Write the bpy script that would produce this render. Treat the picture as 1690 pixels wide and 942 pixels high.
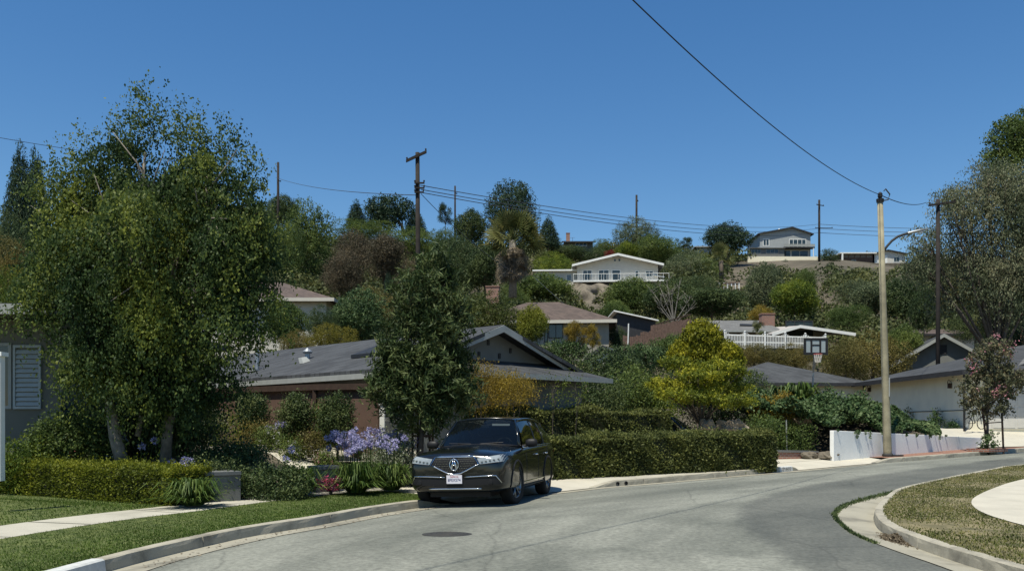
import bpy, math, random
import numpy as np
from mathutils import Vector, Matrix
from mathutils.bvhtree import BVHTree
random.seed(7)
S = bpy.context.scene
for o_ in list(bpy.data.objects): bpy.data.objects.remove(o_)
COL = S.collection
R = math.radians

# ------------------------------------------------ camera, sky, sun, exposure
FP, CX, Y0, CH = 1450.0, 845.0, 700.0, 1.65
cam = bpy.data.cameras.new('camera'); co = bpy.data.objects.new('camera', cam); COL.objects.link(co)
co.location = (0, 0, CH); co.rotation_euler = (R(90), 0, 0)
cam.sensor_width = 36; cam.lens = FP/1690*36; cam.shift_y = (Y0-471)/1690
cam.clip_start = .1; cam.clip_end = 6000
S.camera = co
SUN_EL, SUN_AZ = 67.0, -146.0          # azimuth measured from +Y towards +X
wd = bpy.data.worlds.new("World"); S.world = wd; wd.use_nodes = True
nt = wd.node_tree; nt.nodes.clear()
wo = nt.nodes.new('ShaderNodeOutputWorld'); bg = nt.nodes.new('ShaderNodeBackground')
sk = nt.nodes.new('ShaderNodeTexSky'); sk.sky_type = 'NISHITA'; sk.sun_disc = False
sk.sun_elevation = R(SUN_EL); sk.sun_rotation = R(SUN_AZ)
sk.altitude = 300; sk.air_density = 1.15; sk.dust_density = .15; sk.ozone_density = 3.2
bg.inputs[1].default_value = .09
hs_ = nt.nodes.new('ShaderNodeHueSaturation'); hs_.inputs['Saturation'].default_value = 1.28; hs_.inputs['Hue'].default_value = .502
nt.links.new(sk.outputs[0], hs_.inputs['Color']); nt.links.new(hs_.outputs[0], bg.inputs[0]); nt.links.new(bg.outputs[0], wo.inputs[0])
sl = bpy.data.lights.new('sun', 'SUN'); sl.energy = 4.9; sl.angle = R(.55); sl.color = (1, .95, .82)
so = bpy.data.objects.new('sun', sl); COL.objects.link(so)
sd = Vector((math.sin(R(SUN_AZ))*math.cos(R(SUN_EL)), math.cos(R(SUN_AZ))*math.cos(R(SUN_EL)), math.sin(R(SUN_EL))))
so.rotation_euler = sd.to_track_quat('Z', 'Y').to_euler(); so.location = (0, 0, 60)
S.view_settings.view_transform = 'Standard'; S.view_settings.look = 'None'
S.view_settings.exposure = .4; S.view_settings.gamma = 1
S.render.resolution_x = 1024; S.render.resolution_y = 570

# ------------------------------------------------ materials
M = {}
def nodes(name):
    m = bpy.data.materials.new(name); m.use_nodes = True; t = m.node_tree
    return m, t, t.nodes['Principled BSDF']
def N(t, kind, **kw):
    n = t.nodes.new(kind)
    for k, v in kw.items():
        if k[0] == 'i' and k[1:].isdigit(): n.inputs[int(k[1:])].default_value = v
        else: setattr(n, k, v)
    return n
def ramp(t, fac, stops):
    r = t.nodes.new('ShaderNodeValToRGB'); cr = r.color_ramp
    while len(cr.elements) < len(stops): cr.elements.new(.5)
    for e, (p, c) in zip(cr.elements, stops): e.position = p; e.color = (*c, 1)
    t.links.new(fac, r.inputs[0]); return r.outputs[0]
def mul(c, k): return tuple(min(1, max(0, x*k)) for x in c)
def mat(name, col, rough=.8, var=.15, scale=3.0, metal=0, bump=0, bscale=40, spec=.3, coat=0, col2=None, detail=5):
    m, t, b = nodes(name)
    tc = N(t, 'ShaderNodeTexCoord')
    nz = N(t, 'ShaderNodeTexNoise'); nz.inputs['Scale'].default_value = scale; nz.inputs['Detail'].default_value = detail
    t.links.new(tc.outputs['Object'], nz.inputs['Vector'])
    c = ramp(t, nz.outputs['Fac'], [(.3, mul(col, 1-var)), (.7, mul(col2 or col, 1+var))])
    t.links.new(c, b.inputs['Base Color'])
    b.inputs['Roughness'].default_value = rough; b.inputs['Metallic'].default_value = metal
    b.inputs['Specular IOR Level'].default_value = spec; b.inputs['Coat Weight'].default_value = coat
    if bump:
        n2 = N(t, 'ShaderNodeTexNoise'); n2.inputs['Scale'].default_value = bscale; n2.inputs['Detail'].default_value = 6
        t.links.new(tc.outputs['Object'], n2.inputs['Vector'])
        bp = N(t, 'ShaderNodeBump'); bp.inputs['Strength'].default_value = bump; bp.inputs['Distance'].default_value = .02
        t.links.new(n2.outputs['Fac'], bp.inputs['Height']); t.links.new(bp.outputs[0], b.inputs['Normal'])
    M[name] = m; return m
def leafmat(name, dark, mid, light, trans=.35, nscale=.6):
    """leaf colour varies leaf by leaf and from bough to bough"""
    m, t, b = nodes(name)
    at = N(t, 'ShaderNodeAttribute', attribute_name='rnd')
    tc = N(t, 'ShaderNodeTexCoord')
    geo = N(t, 'ShaderNodeNewGeometry')
    nz = N(t, 'ShaderNodeTexNoise'); nz.inputs['Scale'].default_value = nscale; nz.inputs['Detail'].default_value = 3
    t.links.new(geo.outputs['Position'], nz.inputs['Vector'])
    mx = N(t, 'ShaderNodeMath', operation='MULTIPLY_ADD'); mx.inputs[1].default_value = .55
    ma = N(t, 'ShaderNodeMath', operation='MULTIPLY_ADD'); ma.inputs[1].default_value = 1.6; ma.inputs[2].default_value = -.55
    t.links.new(nz.outputs['Fac'], ma.inputs[0])
    t.links.new(at.outputs['Fac'], mx.inputs[0]); t.links.new(ma.outputs[0], mx.inputs[2])
    c = ramp(t, mx.outputs[0], [(.1, dark), (.5, mid), (.95, light)])
    t.links.new(c, b.inputs['Base Color'])
    b.inputs['Roughness'].default_value = .55; b.inputs['Specular IOR Level'].default_value = .18
    tr = N(t, 'ShaderNodeBsdfTranslucent'); ms = N(t, 'ShaderNodeMixShader'); ms.inputs[0].default_value = trans
    out = t.nodes['Material Output']
    t.links.new(c, tr.inputs[0]); t.links.new(b.outputs[0], ms.inputs[1]); t.links.new(tr.outputs[0], ms.inputs[2])
    t.links.new(ms.outputs[0], out.inputs[0])
    M[name] = m; return m
def roofmat(name, col, var=.25, sx=3.2, sz=7):
    m, t, b = nodes(name); tc = N(t, 'ShaderNodeTexCoord')
    sp = N(t, 'ShaderNodeSeparateXYZ'); t.links.new(tc.outputs['Object'], sp.inputs[0])
    ad = N(t, 'ShaderNodeMath', operation='ADD'); t.links.new(sp.outputs[0], ad.inputs[0]); t.links.new(sp.outputs[1], ad.inputs[1])
    mz = N(t, 'ShaderNodeMath', operation='MULTIPLY'); mz.inputs[1].default_value = sz/1.0; t.links.new(sp.outputs[2], mz.inputs[0])
    cb = N(t, 'ShaderNodeCombineXYZ'); t.links.new(ad.outputs[0], cb.inputs[0]); t.links.new(mz.outputs[0], cb.inputs[1])
    br = N(t, 'ShaderNodeTexBrick'); br.inputs['Scale'].default_value = sx; br.inputs['Mortar Size'].default_value = .07
    br.inputs['Color1'].default_value = (*mul(col, 1-var), 1); br.inputs['Color2'].default_value = (*mul(col, 1+var), 1)
    br.inputs['Mortar'].default_value = (*mul(col, .5), 1); br.inputs['Brick Width'].default_value = .9; br.inputs['Row Height'].default_value = 3.4
    t.links.new(cb.outputs[0], br.inputs[0])
    nz = N(t, 'ShaderNodeTexNoise'); nz.inputs['Scale'].default_value = 1.1; nz.inputs['Detail'].default_value = 6
    t.links.new(tc.outputs['Object'], nz.inputs['Vector'])
    v = ramp(t, nz.outputs['Fac'], [(.3, (.78,)*3), (.7, (1.0,)*3)])
    mm = N(t, 'ShaderNodeMix', data_type='RGBA', blend_type='MULTIPLY'); mm.inputs[0].default_value = 1
    t.links.new(br.outputs[0], mm.inputs[6]); t.links.new(v, mm.inputs[7]); t.links.new(mm.outputs[2], b.inputs['Base Color'])
    b.inputs['Roughness'].default_value = .85; M[name] = m; return m
def brickmat(name, c1, c2, mortar, scale=1.0, bw=.22, rh=.075):
    m, t, b = nodes(name); tc = N(t, 'ShaderNodeTexCoord')
    sp = N(t, 'ShaderNodeSeparateXYZ'); t.links.new(tc.outputs['Object'], sp.inputs[0])
    ad = N(t, 'ShaderNodeMath', operation='ADD'); t.links.new(sp.outputs[0], ad.inputs[0]); t.links.new(sp.outputs[1], ad.inputs[1])
    cb = N(t, 'ShaderNodeCombineXYZ'); t.links.new(ad.outputs[0], cb.inputs[0]); t.links.new(sp.outputs[2], cb.inputs[1])
    br = N(t, 'ShaderNodeTexBrick'); br.inputs['Scale'].default_value = scale; br.inputs['Mortar Size'].default_value = .012
    br.inputs['Brick Width'].default_value = bw; br.inputs['Row Height'].default_value = rh
    br.inputs['Color1'].default_value = (*c1, 1); br.inputs['Color2'].default_value = (*c2, 1); br.inputs['Mortar'].default_value = (*mortar, 1)
    t.links.new(cb.outputs[0], br.inputs[0]); t.links.new(br.outputs[0], b.inputs['Base Color'])
    b.inputs['Roughness'].default_value = .9; M[name] = m; return m
def concmat(name, col, stain=.25, scale=1.2, joint=0):
    m, t, b = nodes(name); tc = N(t, 'ShaderNodeTexCoord')
    n1 = N(t, 'ShaderNodeTexNoise'); n1.inputs['Scale'].default_value = scale; n1.inputs['Detail'].default_value = 8; n1.inputs['Roughness'].default_value = .65
    n2 = N(t, 'ShaderNodeTexNoise'); n2.inputs['Scale'].default_value = 60; n2.inputs['Detail'].default_value = 3
    for n in (n1, n2): t.links.new(tc.outputs['Object'], n.inputs['Vector'])
    c = ramp(t, n1.outputs['Fac'], [(.32, mul(col, 1-stain)), (.5, col), (.75, mul(col, 1.12))])
    g = ramp(t, n2.outputs['Fac'], [(.3, (.86,)*3), (.7, (1,)*3)])
    mm = N(t, 'ShaderNodeMix', data_type='RGBA', blend_type='MULTIPLY'); mm.inputs[0].default_value = 1
    t.links.new(c, mm.inputs[6]); t.links.new(g, mm.inputs[7]); t.links.new(mm.outputs[2], b.inputs['Base Color'])
    b.inputs['Roughness'].default_value = .9
    bp = N(t, 'ShaderNodeBump'); bp.inputs['Strength'].default_value = .25; bp.inputs['Distance'].default_value = .01
    t.links.new(n2.outputs['Fac'], bp.inputs['Height']); t.links.new(bp.outputs[0], b.inputs['Normal'])
    M[name] = m; return m
def asphalt(name, a, bcol, fine=.35, a2=None, b2=None):
    m, t, b = nodes(name); tc = N(t, 'ShaderNodeTexCoord')
    n1 = N(t, 'ShaderNodeTexNoise'); n1.inputs['Scale'].default_value = .33; n1.inputs['Detail'].default_value = 9; n1.inputs['Roughness'].default_value = .62
    n2 = N(t, 'ShaderNodeTexNoise'); n2.inputs['Scale'].default_value = 15; n2.inputs['Detail'].default_value = 7; n2.inputs['Roughness'].default_value = .8
    n3 = N(t, 'ShaderNodeTexVoronoi', feature='DISTANCE_TO_EDGE'); n3.inputs['Scale'].default_value = .28
    n4 = N(t, 'ShaderNodeTexNoise'); n4.inputs['Scale'].default_value = 1.3; n4.inputs['Detail'].default_value = 6
    t.links.new(tc.outputs['Object'], n4.inputs['Vector'])
    wv = N(t, 'ShaderNodeMix', data_type='VECTOR'); wv.inputs[0].default_value = .22
    t.links.new(tc.outputs['Object'], wv.inputs[4]); t.links.new(n4.outputs['Color'], wv.inputs[5])
    t.links.new(wv.outputs[1], n3.inputs['Vector'])
    mp = N(t, 'ShaderNodeMapping'); mp.inputs['Scale'].default_value = (1, .45, 1); mp.inputs['Rotation'].default_value = (0, 0, R(-35))
    rc = N(t, 'ShaderNodeAttribute', attribute_name='rc'); mp.inputs['Rotation'].default_value = (0, 0, 0); mp.inputs['Scale'].default_value = (2.0, .42, 1)
    t.links.new(rc.outputs['Vector'], mp.inputs[0]); t.links.new(mp.outputs[0], n1.inputs['Vector'])
    t.links.new(tc.outputs['Object'], n2.inputs['Vector'])
    c = ramp(t, n1.outputs['Fac'], [(.36, a), (.5, mul([(x+y)/2 for x, y in zip(a, bcol)], 1)), (.62, bcol)])
    if a2:   # the older, darker strip of asphalt round the inner kerb, with a ragged edge
        c2 = ramp(t, n1.outputs['Fac'], [(.34, a2), (.64, b2)]); pa = N(t, 'ShaderNodeAttribute', attribute_name='patch')
        n5 = N(t, 'ShaderNodeTexNoise'); n5.inputs['Scale'].default_value = 5.5; n5.inputs['Detail'].default_value = 8; n5.inputs['Roughness'].default_value = .7; t.links.new(tc.outputs['Object'], n5.inputs['Vector'])
        q1 = N(t, 'ShaderNodeMath', operation='MULTIPLY_ADD'); q1.inputs[1].default_value = .8; q1.inputs[2].default_value = -.4; t.links.new(n5.outputs['Fac'], q1.inputs[0])
        q2 = N(t, 'ShaderNodeMath', operation='ADD'); t.links.new(pa.outputs['Fac'], q2.inputs[0]); t.links.new(q1.outputs[0], q2.inputs[1])
        q3 = N(t, 'ShaderNodeMapRange', interpolation_type='SMOOTHSTEP'); q3.inputs[1].default_value = -.22; q3.inputs[2].default_value = .16; t.links.new(q2.outputs[0], q3.inputs[0])
        m0 = N(t, 'ShaderNodeMix', data_type='RGBA'); t.links.new(q3.outputs[0], m0.inputs[0]); t.links.new(c, m0.inputs[6]); t.links.new(c2, m0.inputs[7]); c = m0.outputs[2]
    g = ramp(t, n2.outputs['Fac'], [(.28, (1-fine,)*3), (.72, (1+fine*.6,)*3)])
    k = ramp(t, n3.outputs['Distance'], [(.0, (.74,)*3), (.006, (1,)*3)])
    mm = N(t, 'ShaderNodeMix', data_type='RGBA', blend_type='MULTIPLY'); mm.inputs[0].default_value = 1
    m2 = N(t, 'ShaderNodeMix', data_type='RGBA', blend_type='MULTIPLY'); m2.inputs[0].default_value = 1
    t.links.new(c, mm.inputs[6]); t.links.new(g, mm.inputs[7]); t.links.new(mm.outputs[2], m2.inputs[6]); t.links.new(k, m2.inputs[7])
    t.links.new(m2.outputs[2], b.inputs['Base Color']); b.inputs['Roughness'].default_value = .88
    bp = N(t, 'ShaderNodeBump'); bp.inputs['Strength'].default_value = .5; bp.inputs['Distance'].default_value = .012
    t.links.new(n2.outputs['Fac'], bp.inputs['Height']); t.links.new(bp.outputs[0], b.inputs['Normal'])
    M[name] = m; return m
def glassmat(name, col, alpha=1.0, rough=.03):
    m, t, b = nodes(name)
    b.inputs['Base Color'].default_value = (*col, 1); b.inputs['Roughness'].default_value = rough; b.inputs['Specular IOR Level'].default_value = .6
    if alpha < 1:
        tr = N(t, 'ShaderNodeBsdfTransparent'); tr.inputs[0].default_value = (.75, .85, .82, 1)
        ms = N(t, 'ShaderNodeMixShader'); ms.inputs[0].default_value = alpha
        t.links.new(tr.outputs[0], ms.inputs[1]); t.links.new(b.outputs[0], ms.inputs[2]); t.links.new(ms.outputs[0], t.nodes['Material Output'].inputs[0])
    M[name] = m; return m

asphalt('road_asphalt', (.115, .121, .099), (.228, .232, .192), .6, (.070, .075, .064), (.135, .138, .116))
asphalt('dark_asphalt', (.066, .070, .060), (.118, .12, .10), .4)
concmat('concrete', (.40, .38, .31), .18)
concmat('kerb_concrete', (.34, .315, .245), .5, 1.6)
concmat('gutter_concrete', (.30, .28, .215), .5, .9)
concmat('bright_concrete', (.46, .43, .35), .12)
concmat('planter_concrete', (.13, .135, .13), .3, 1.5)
concmat('white_stucco', (.80, .80, .77), .06, .9)
mat('red_brick_paving', (.22, .12, .085), .9, .3, 8)
brickmat('brick', (.26, .10, .06), (.19, .07, .045), (.25, .22, .19))
mat('soil', (.075, .055, .038), .95, .4, 4, bump=.6)
mat('litter', (.16, .12, .075), .95, .5, 12)
mat('cream_stucco', (.74, .69, .53), .9, .06, 1.5)
mat('white_wall', (.52, .50, .45), .85, .05, 2)
mat('pale_wall', (.50, .47, .40), .85, .05, 2)
mat('tan_wall', (.27, .25, .205), .85, .08, 2)
mat('grey_wall', (.135, .135, .115), .85, .08, 2)
mat('grey_siding', (.16, .165, .155), .85, .1, 2)
mat('white_paint', (.72, .72, .68), .5, .06, 4)
mat('offwhite_trim', (.30, .31, .29), .55, .08, 4)
mat('black_trim', (.03, .03, .032), .6, .2, 4)
mat('shutter_paint', (.33, .36, .36), .6, .08, 5)
mat('brown_fence', (.10, .062, .046), .85, .1, 3)
mat('dark_brown_wood', (.045, .028, .02), .8, .2, 6)
mat('old_wood', (.13, .082, .062), .9, .35, 6)
mat('pole_wood', (.022, .018, .016), .9, .3, 3)
mat('lamp_pole', (.25, .225, .15), .8, .28, 2.2, bump=.3, bscale=20)
mat('galvanised', (.35, .37, .38), .45, .1, 6, metal=.7)
mat('black_metal', (.015, .015, .016), .5, .1, 6)
mat('bark', (.10, .082, .065), .9, .35, 9, bump=.5, bscale=30)
mat('pale_bark', (.19, .17, .14), .85, .35, 7, bump=.4, bscale=20)
mat('grey_bark', (.14, .13, .11), .85, .3, 6)
mat('twig_core', (.022, .026, .012), .95, .4, 6)
mat('boulder', (.20, .165, .12), .9, .25, 3, bump=.7, bscale=6)
mat('pale_stone', (.48, .45, .38), .9, .2, 8, bump=.5, bscale=10)
mat('rock_face', (.14, .12, .09), .95, .4, 1.1, bump=.9, bscale=3)
roofmat('dark_shingle', (.044, .047, .050), .42); roofmat('dark_shingle_b', (.046, .049, .051), .38)
roofmat('brown_shingle', (.092, .066, .053)); roofmat('grey_shingle', (.14, .14, .135))
roofmat('tan_shingle', (.20, .175, .145))
mat('flat_roof', (.34, .32, .30), .9, .1, 2)
glassmat('window_glass', (.03, .045, .05)); glassmat('car_glass', (.004, .006, .008), .62, .02); glassmat('dark_car_glass', (.003, .005, .006), .88, .02)
mat('car_paint', (.005, .0065, .007), .18, .05, 2, coat=.45, spec=.4)
mat('car_black', (.009, .009, .01), .55, .05, 2)
mat('tyre', (.014, .014, .014), .85, .1, 8)
mat('alloy', (.20, .21, .22), .3, .05, 8, metal=.9)
mat('chrome', (.7, .72, .74), .12, .03, 8, metal=1)
mat('head_lamp', (.24, .27, .28), .12, .12, 20, spec=.8)
mat('interior', (.035, .034, .033), .8, .1, 4)
mat('plate_white', (.62, .60, .64), .5, .04, 10); mat('plate_blue', (.05, .06, .16), .5, .04, 10); mat('plate_red', (.4, .07, .06), .5, .04, 10)
mat('net_white', (.6, .56, .5), .8, .1, 10)
mat('backboard_clear', (.26, .30, .31), .15, .05, 5)
mat('kerb_white', (.46, .47, .45), .8, .12, 9)
mat('kerb_digit', (.05, .05, .05), .8, .12, 9)
mat('iron_cover', (.035, .035, .033), .75, .2, 15, bump=.6, bscale=30)
mat('lens_pale', (.62, .66, .78), .3, .05, 6)
mat('skylight_dark', (.02, .022, .025), .6, .1, 6)
mat('cable_black', (.012, .014, .014), .6, .1, 6)
mat('copper_wire', (.045, .05, .055), .6, .1, 6)
mat('dark_dirt', (.028, .032, .016), .95, .4, 14)

leafmat('birch_leaf', (.022, .048, .018), (.072, .112, .034), (.24, .27, .045), .45, .75)
leafmat('evergreen_leaf', (.016, .032, .010), (.045, .072, .022), (.17, .20, .075), .25, 1.6)
leafmat('dark_leaf', (0.022, 0.041, 0.016), (0.050, 0.078, 0.028), (0.113, 0.140, 0.047), .28, .35)
leafmat('mid_leaf', (0.031, 0.057, 0.016), (0.078, 0.117, 0.031), (0.169, 0.208, 0.049), .35, .3)
leafmat('grey_leaf', (0.047, 0.070, 0.036), (0.098, 0.125, 0.062), (0.176, 0.195, 0.098), .3, .3)
leafmat('bright_leaf', (.035, .065, .012), (.10, .145, .022), (.26, .28, .03), .42, .7)
leafmat('yellow_leaf', (.06, .075, .008), (.20, .20, .015), (.42, .38, .03), .35, .9)
leafmat('olive_leaf', (0.058, 0.058, 0.018), (0.124, 0.111, 0.031), (0.221, 0.169, 0.046), .3, .4)
leafmat('brown_leaf', (0.034, 0.034, 0.018), (0.078, 0.065, 0.039), (0.137, 0.104, 0.058), .2, .4)
leafmat('orange_leaf', (.09, .07, .015), (.21, .15, .022), (.34, .26, .04), .35, .9)
leafmat('red_leaf', (.09, .012, .014), (.18, .02, .022), (.2, .05, .03), .3, .9)
leafmat('hedge_leaf', (.036, .048, .018), (.098, .115, .034), (.19, .20, .055), .35, 1.6)
leafmat('box_leaf', (.045, .062, .010), (.125, .15, .016), (.24, .25, .025), .38, 1.2)
leafmat('ivy_leaf', (0.017, 0.041, 0.014), (0.050, 0.090, 0.031), (0.144, 0.192, 0.078), .25, .9)
leafmat('strap_leaf', (.028, .058, .012), (.075, .125, .026), (.17, .22, .06), .35, 2)
leafmat('gum_leaf', (0.053, 0.074, 0.035), (0.126, 0.147, 0.080), (0.245, 0.227, 0.131), .3, .35)
leafmat('crepe_leaf', (0.049, 0.056, 0.031), (0.112, 0.119, 0.063), (0.224, 0.182, 0.105), .3, 1.5)
leafmat('pine_leaf', (0.012, 0.029, 0.016), (0.029, 0.054, 0.029), (0.060, 0.096, 0.043), .22, .5)
leafmat('palm_leaf', (.035, .05, .018), (.085, .10, .03), (.18, .17, .06), .3, .6)
leafmat('dead_frond', (.07, .055, .035), (.15, .12, .08), (.27, .22, .15), .2, .7)
leafmat('grass_blade', (.065, .095, .018), (.075, .125, .022), (.13, .18, .035), .4, .8)
leafmat('dry_grass', (.050, .066, .015), (.115, .13, .03), (.25, .22, .085), .38, 1.6)
leafmat('tier_leaf', (.035, .055, .01), (.14, .17, .02), (.40, .38, .035), .42, 1.1)
leafmat('violet_petal', (.22, .20, .36), (.36, .34, .54), (.52, .51, .68), .3, 4)
leafmat('white_petal', (.45, .45, .42), (.62, .62, .58), (.75, .74, .70), .35, 4)
leafmat('pink_petal', (.35, .10, .14), (.5, .22, .25), (.6, .34, .36), .35, 4)
leafmat('magenta_petal', (.30, .02, .07), (.5, .06, .16), (.65, .42, .5), .35, 6)
leafmat('silver_leaf', (.07, .10, .045), (.17, .20, .11), (.50, .50, .42), .3, 5)
leafmat('scrub_leaf', (0.029, 0.044, 0.016), (0.072, 0.088, 0.031), (0.150, 0.150, 0.049), .28, .08)

# ------------------------------------------------ mesh helpers
def link(name, me, parent=None, loc=None, rot=None):
    o = bpy.data.objects.new(name, me); COL.objects.link(o)
    if parent: o.parent = parent
    if loc is not None: o.location = loc
    if rot is not None: o.rotation_euler = rot
    return o
def tag(o, label=None, cat=None, group=None, kind=None):
    if label: o['label'] = label
    if cat: o['category'] = cat
    if group: o['group'] = group
    if kind: o['kind'] = kind
    return o
def thing(name, label, cat, loc=(0, 0, 0), yaw=0, group=None):
    o = bpy.data.objects.new(name, None); COL.objects.link(o); o.empty_display_size = .3
    o.location = loc; o.rotation_euler = (0, 0, yaw); return tag(o, label, cat, group)
class MB:
    def __init__(s): s.v = []; s.f = []
    def add(s, vs, fs):
        n = len(s.v); s.v += [tuple(map(float, v)) for v in vs]; s.f += [tuple(i+n for i in f) for f in fs]; return s
    def box(s, x0, x1, y0, y1, z0, z1):
        return s.add([(x0,y0,z0),(x1,y0,z0),(x1,y1,z0),(x0,y1,z0),(x0,y0,z1),(x1,y0,z1),(x1,y1,z1),(x0,y1,z1)],
              [(0,3,2,1),(4,5,6,7),(0,1,5,4),(1,2,6,5),(2,3,7,6),(3,0,4,7)])
    def prism(s, poly, vec):
        n = len(poly); vec = Vector(vec); a = [Vector(p) for p in poly]; b = [p+vec for p in a]
        return s.add(a+b, [tuple(range(n))[::-1], tuple(range(n, 2*n))]+[(i, (i+1) % n, n+(i+1) % n, n+i) for i in range(n)])
    def slab(s, quad, th):
        """quad given as 4 corners, thickened downwards along its normal"""
        q = [Vector(p) for p in quad]; nn = (q[1]-q[0]).cross(q[-1]-q[0]).normalized()
        if nn.z < 0: nn = -nn
        return s.prism(q, -nn*th)
    def tube(s, pts, rad, n=8, cap=True):
        pts = [Vector(p) for p in pts]
        if not hasattr(rad, '__len__'): rad = [rad]*len(pts)
        base = len(s.v); up = None
        for i, p in enumerate(pts):
            d = (pts[min(i+1, len(pts)-1)]-pts[max(i-1, 0)]).normalized()
            if up is None: up = Vector((0, 0, 1)) if abs(d.z) < .9 else Vector((1, 0, 0))
            a = d.cross(up).normalized(); b = d.cross(a).normalized(); up = b.cross(d) if False else up
            if a.length < .5: a = Vector((1, 0, 0)); b = d.cross(a)
            for k in range(n):
                t = 2*math.pi*k/n; q = p+(a*math.cos(t)+b*math.sin(t))*rad[i]; s.v.append((q.x, q.y, q.z))
        for i in range(len(pts)-1):
            for k in range(n):
                s.f.append((base+i*n+k, base+i*n+(k+1) % n, base+(i+1)*n+(k+1) % n, base+(i+1)*n+k))
        if cap:
            s.f.append(tuple(base+k for k in range(n))[::-1]); s.f.append(tuple(base+(len(pts)-1)*n+k for k in range(n)))
        return s
    def lathe(s, prof, n=24, axis='z', c=(0, 0, 0)):
        base = len(s.v)
        for r, h in prof:
            for k in range(n):
                t = 2*math.pi*k/n; a, b = r*math.cos(t), r*math.sin(t)
                s.v.append((c[0]+a, c[1]+b, c[2]+h) if axis == 'z' else (c[0]+h, c[1]+a, c[2]+b))
        for i in range(len(prof)-1):
            for k in range(n):
                s.f.append((base+i*n+k, base+i*n+(k+1) % n, base+(i+1)*n+(k+1) % n, base+(i+1)*n+k))
        return s
    def grid(s, fn, nu, nv):
        base = len(s.v)
        for j in range(nv+1):
            for i in range(nu+1): s.v.append(tuple(map(float, fn(i/nu, j/nv))))
        for j in range(nv):
            for i in range(nu):
                a = base+j*(nu+1)+i; s.f.append((a, a+1, a+nu+2, a+nu+1))
        return s
    def build(s, name, m, parent=None, loc=None, rot=None, smooth=False, bevel=0):
        me = bpy.data.meshes.new(name); me.from_pydata(s.v, [], s.f); me.materials.append(M[m] if isinstance(m, str) else m)
        if smooth: me.polygons.foreach_set('use_smooth', [True]*len(me.polygons))
        me.update(); o = link(name, me, parent, loc, rot)
        if bevel:
            b = o.modifiers.new('bevel', 'BEVEL'); b.width = bevel; b.segments = 2; b.limit_method = 'ANGLE'
        return o
def nsmooth(o, lv=1):
    m = o.modifiers.new('sub', 'SUBSURF'); m.levels = lv; m.render_levels = lv; return o
def npmesh(name, V, nper, rnd, m):
    """V: (faces*nper,3) array of separate small faces"""
    nf = len(V)//nper; me = bpy.data.meshes.new(name)
    me.vertices.add(len(V)); me.vertices.foreach_set('co', np.ascontiguousarray(V, dtype=np.float32).ravel())
    me.loops.add(len(V)); me.loops.foreach_set('vertex_index', np.arange(len(V), dtype=np.int32))
    me.polygons.add(nf); me.polygons.foreach_set('loop_start', np.arange(0, len(V), nper, dtype=np.int32))
    try: me.polygons.foreach_set('loop_total', np.full(nf, nper, dtype=np.int32))
    except Exception: pass
    a = me.attributes.new('rnd', 'FLOAT', 'FACE'); a.data.foreach_set('value', rnd.astype(np.float32))
    me.materials.append(M[m] if isinstance(m, str) else m); me.update(calc_edges=True); return me
def unit(a): return a/np.maximum(np.linalg.norm(a, axis=1, keepdims=True), 1e-9)
def leafquads(P, T, Nn, L, Wd):
    """diamond leaves at P, long axis T, facing Nn"""
    T = unit(T); B = unit(np.cross(T, Nn)); L = np.asarray(L).reshape(-1, 1); Wd = np.asarray(Wd).reshape(-1, 1)
    return np.stack([P-T*L*.5, P+B*Wd*.5-T*L*.08, P+T*L*.5, P-B*Wd*.5-T*L*.08], 1).reshape(-1, 3)
def ellip_pts(rg, n, lobes, rmin=.5):
    w = np.array([(l[3]*l[4]+l[4]*l[5]+l[3]*l[5]) for l in lobes]); w = w/w.sum()
    k = rg.choice(len(lobes), n, p=w); Lb = np.array(lobes, float)[k]
    u = unit(rg.normal(size=(n, 3))); r = (rmin**2+(1-rmin**2)*rg.random((n, 1)))**.5
    return Lb[:, :3]+u*r*Lb[:, 3:6], u
def crown(name, lobes, ntwig, per, size, m, seed=1, L=.5, droop=.2, jit=.08, aspect=.5, rmin=.5, up=0, zmin=None, hang=.3, out=1.0):
    rg = np.random.default_rng(seed); p, u = ellip_pts(rg, ntwig, lobes, rmin)
    if zmin is not None: p[:, 2] = np.maximum(p[:, 2], zmin+rg.random(ntwig)*.2)
    d = unit(u*out+rg.normal(size=u.shape)*.55+np.array([0, 0, up])); ln = L*(.5+rg.random((ntwig, 1)))
    s = rg.random((ntwig, per, 1)); dr = np.zeros((ntwig, 1, 3)); dr[..., 2] = -droop
    q = p[:, None]+d[:, None]*s*ln[:, None]+dr*(s**1.6)*ln[:, None]*2+rg.normal(size=(ntwig, per, 3))*jit
    q = q.reshape(-1, 3); n = len(q)
    T = rg.normal(size=(n, 3))+np.array([0, 0, -hang*3]); Nn = rg.normal(size=(n, 3))+np.repeat(u, per, 0)*.8+np.array([0, 0, .5])
    sz = size*(.6+.7*rg.random(n)); rv = np.clip(rg.random(n)*.75+np.repeat(rg.random(ntwig), per)*.35-.05, 0, 1)
    return npmesh(name, leafquads(q, T, Nn, sz, sz*aspect), 4, rv, m)
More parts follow.
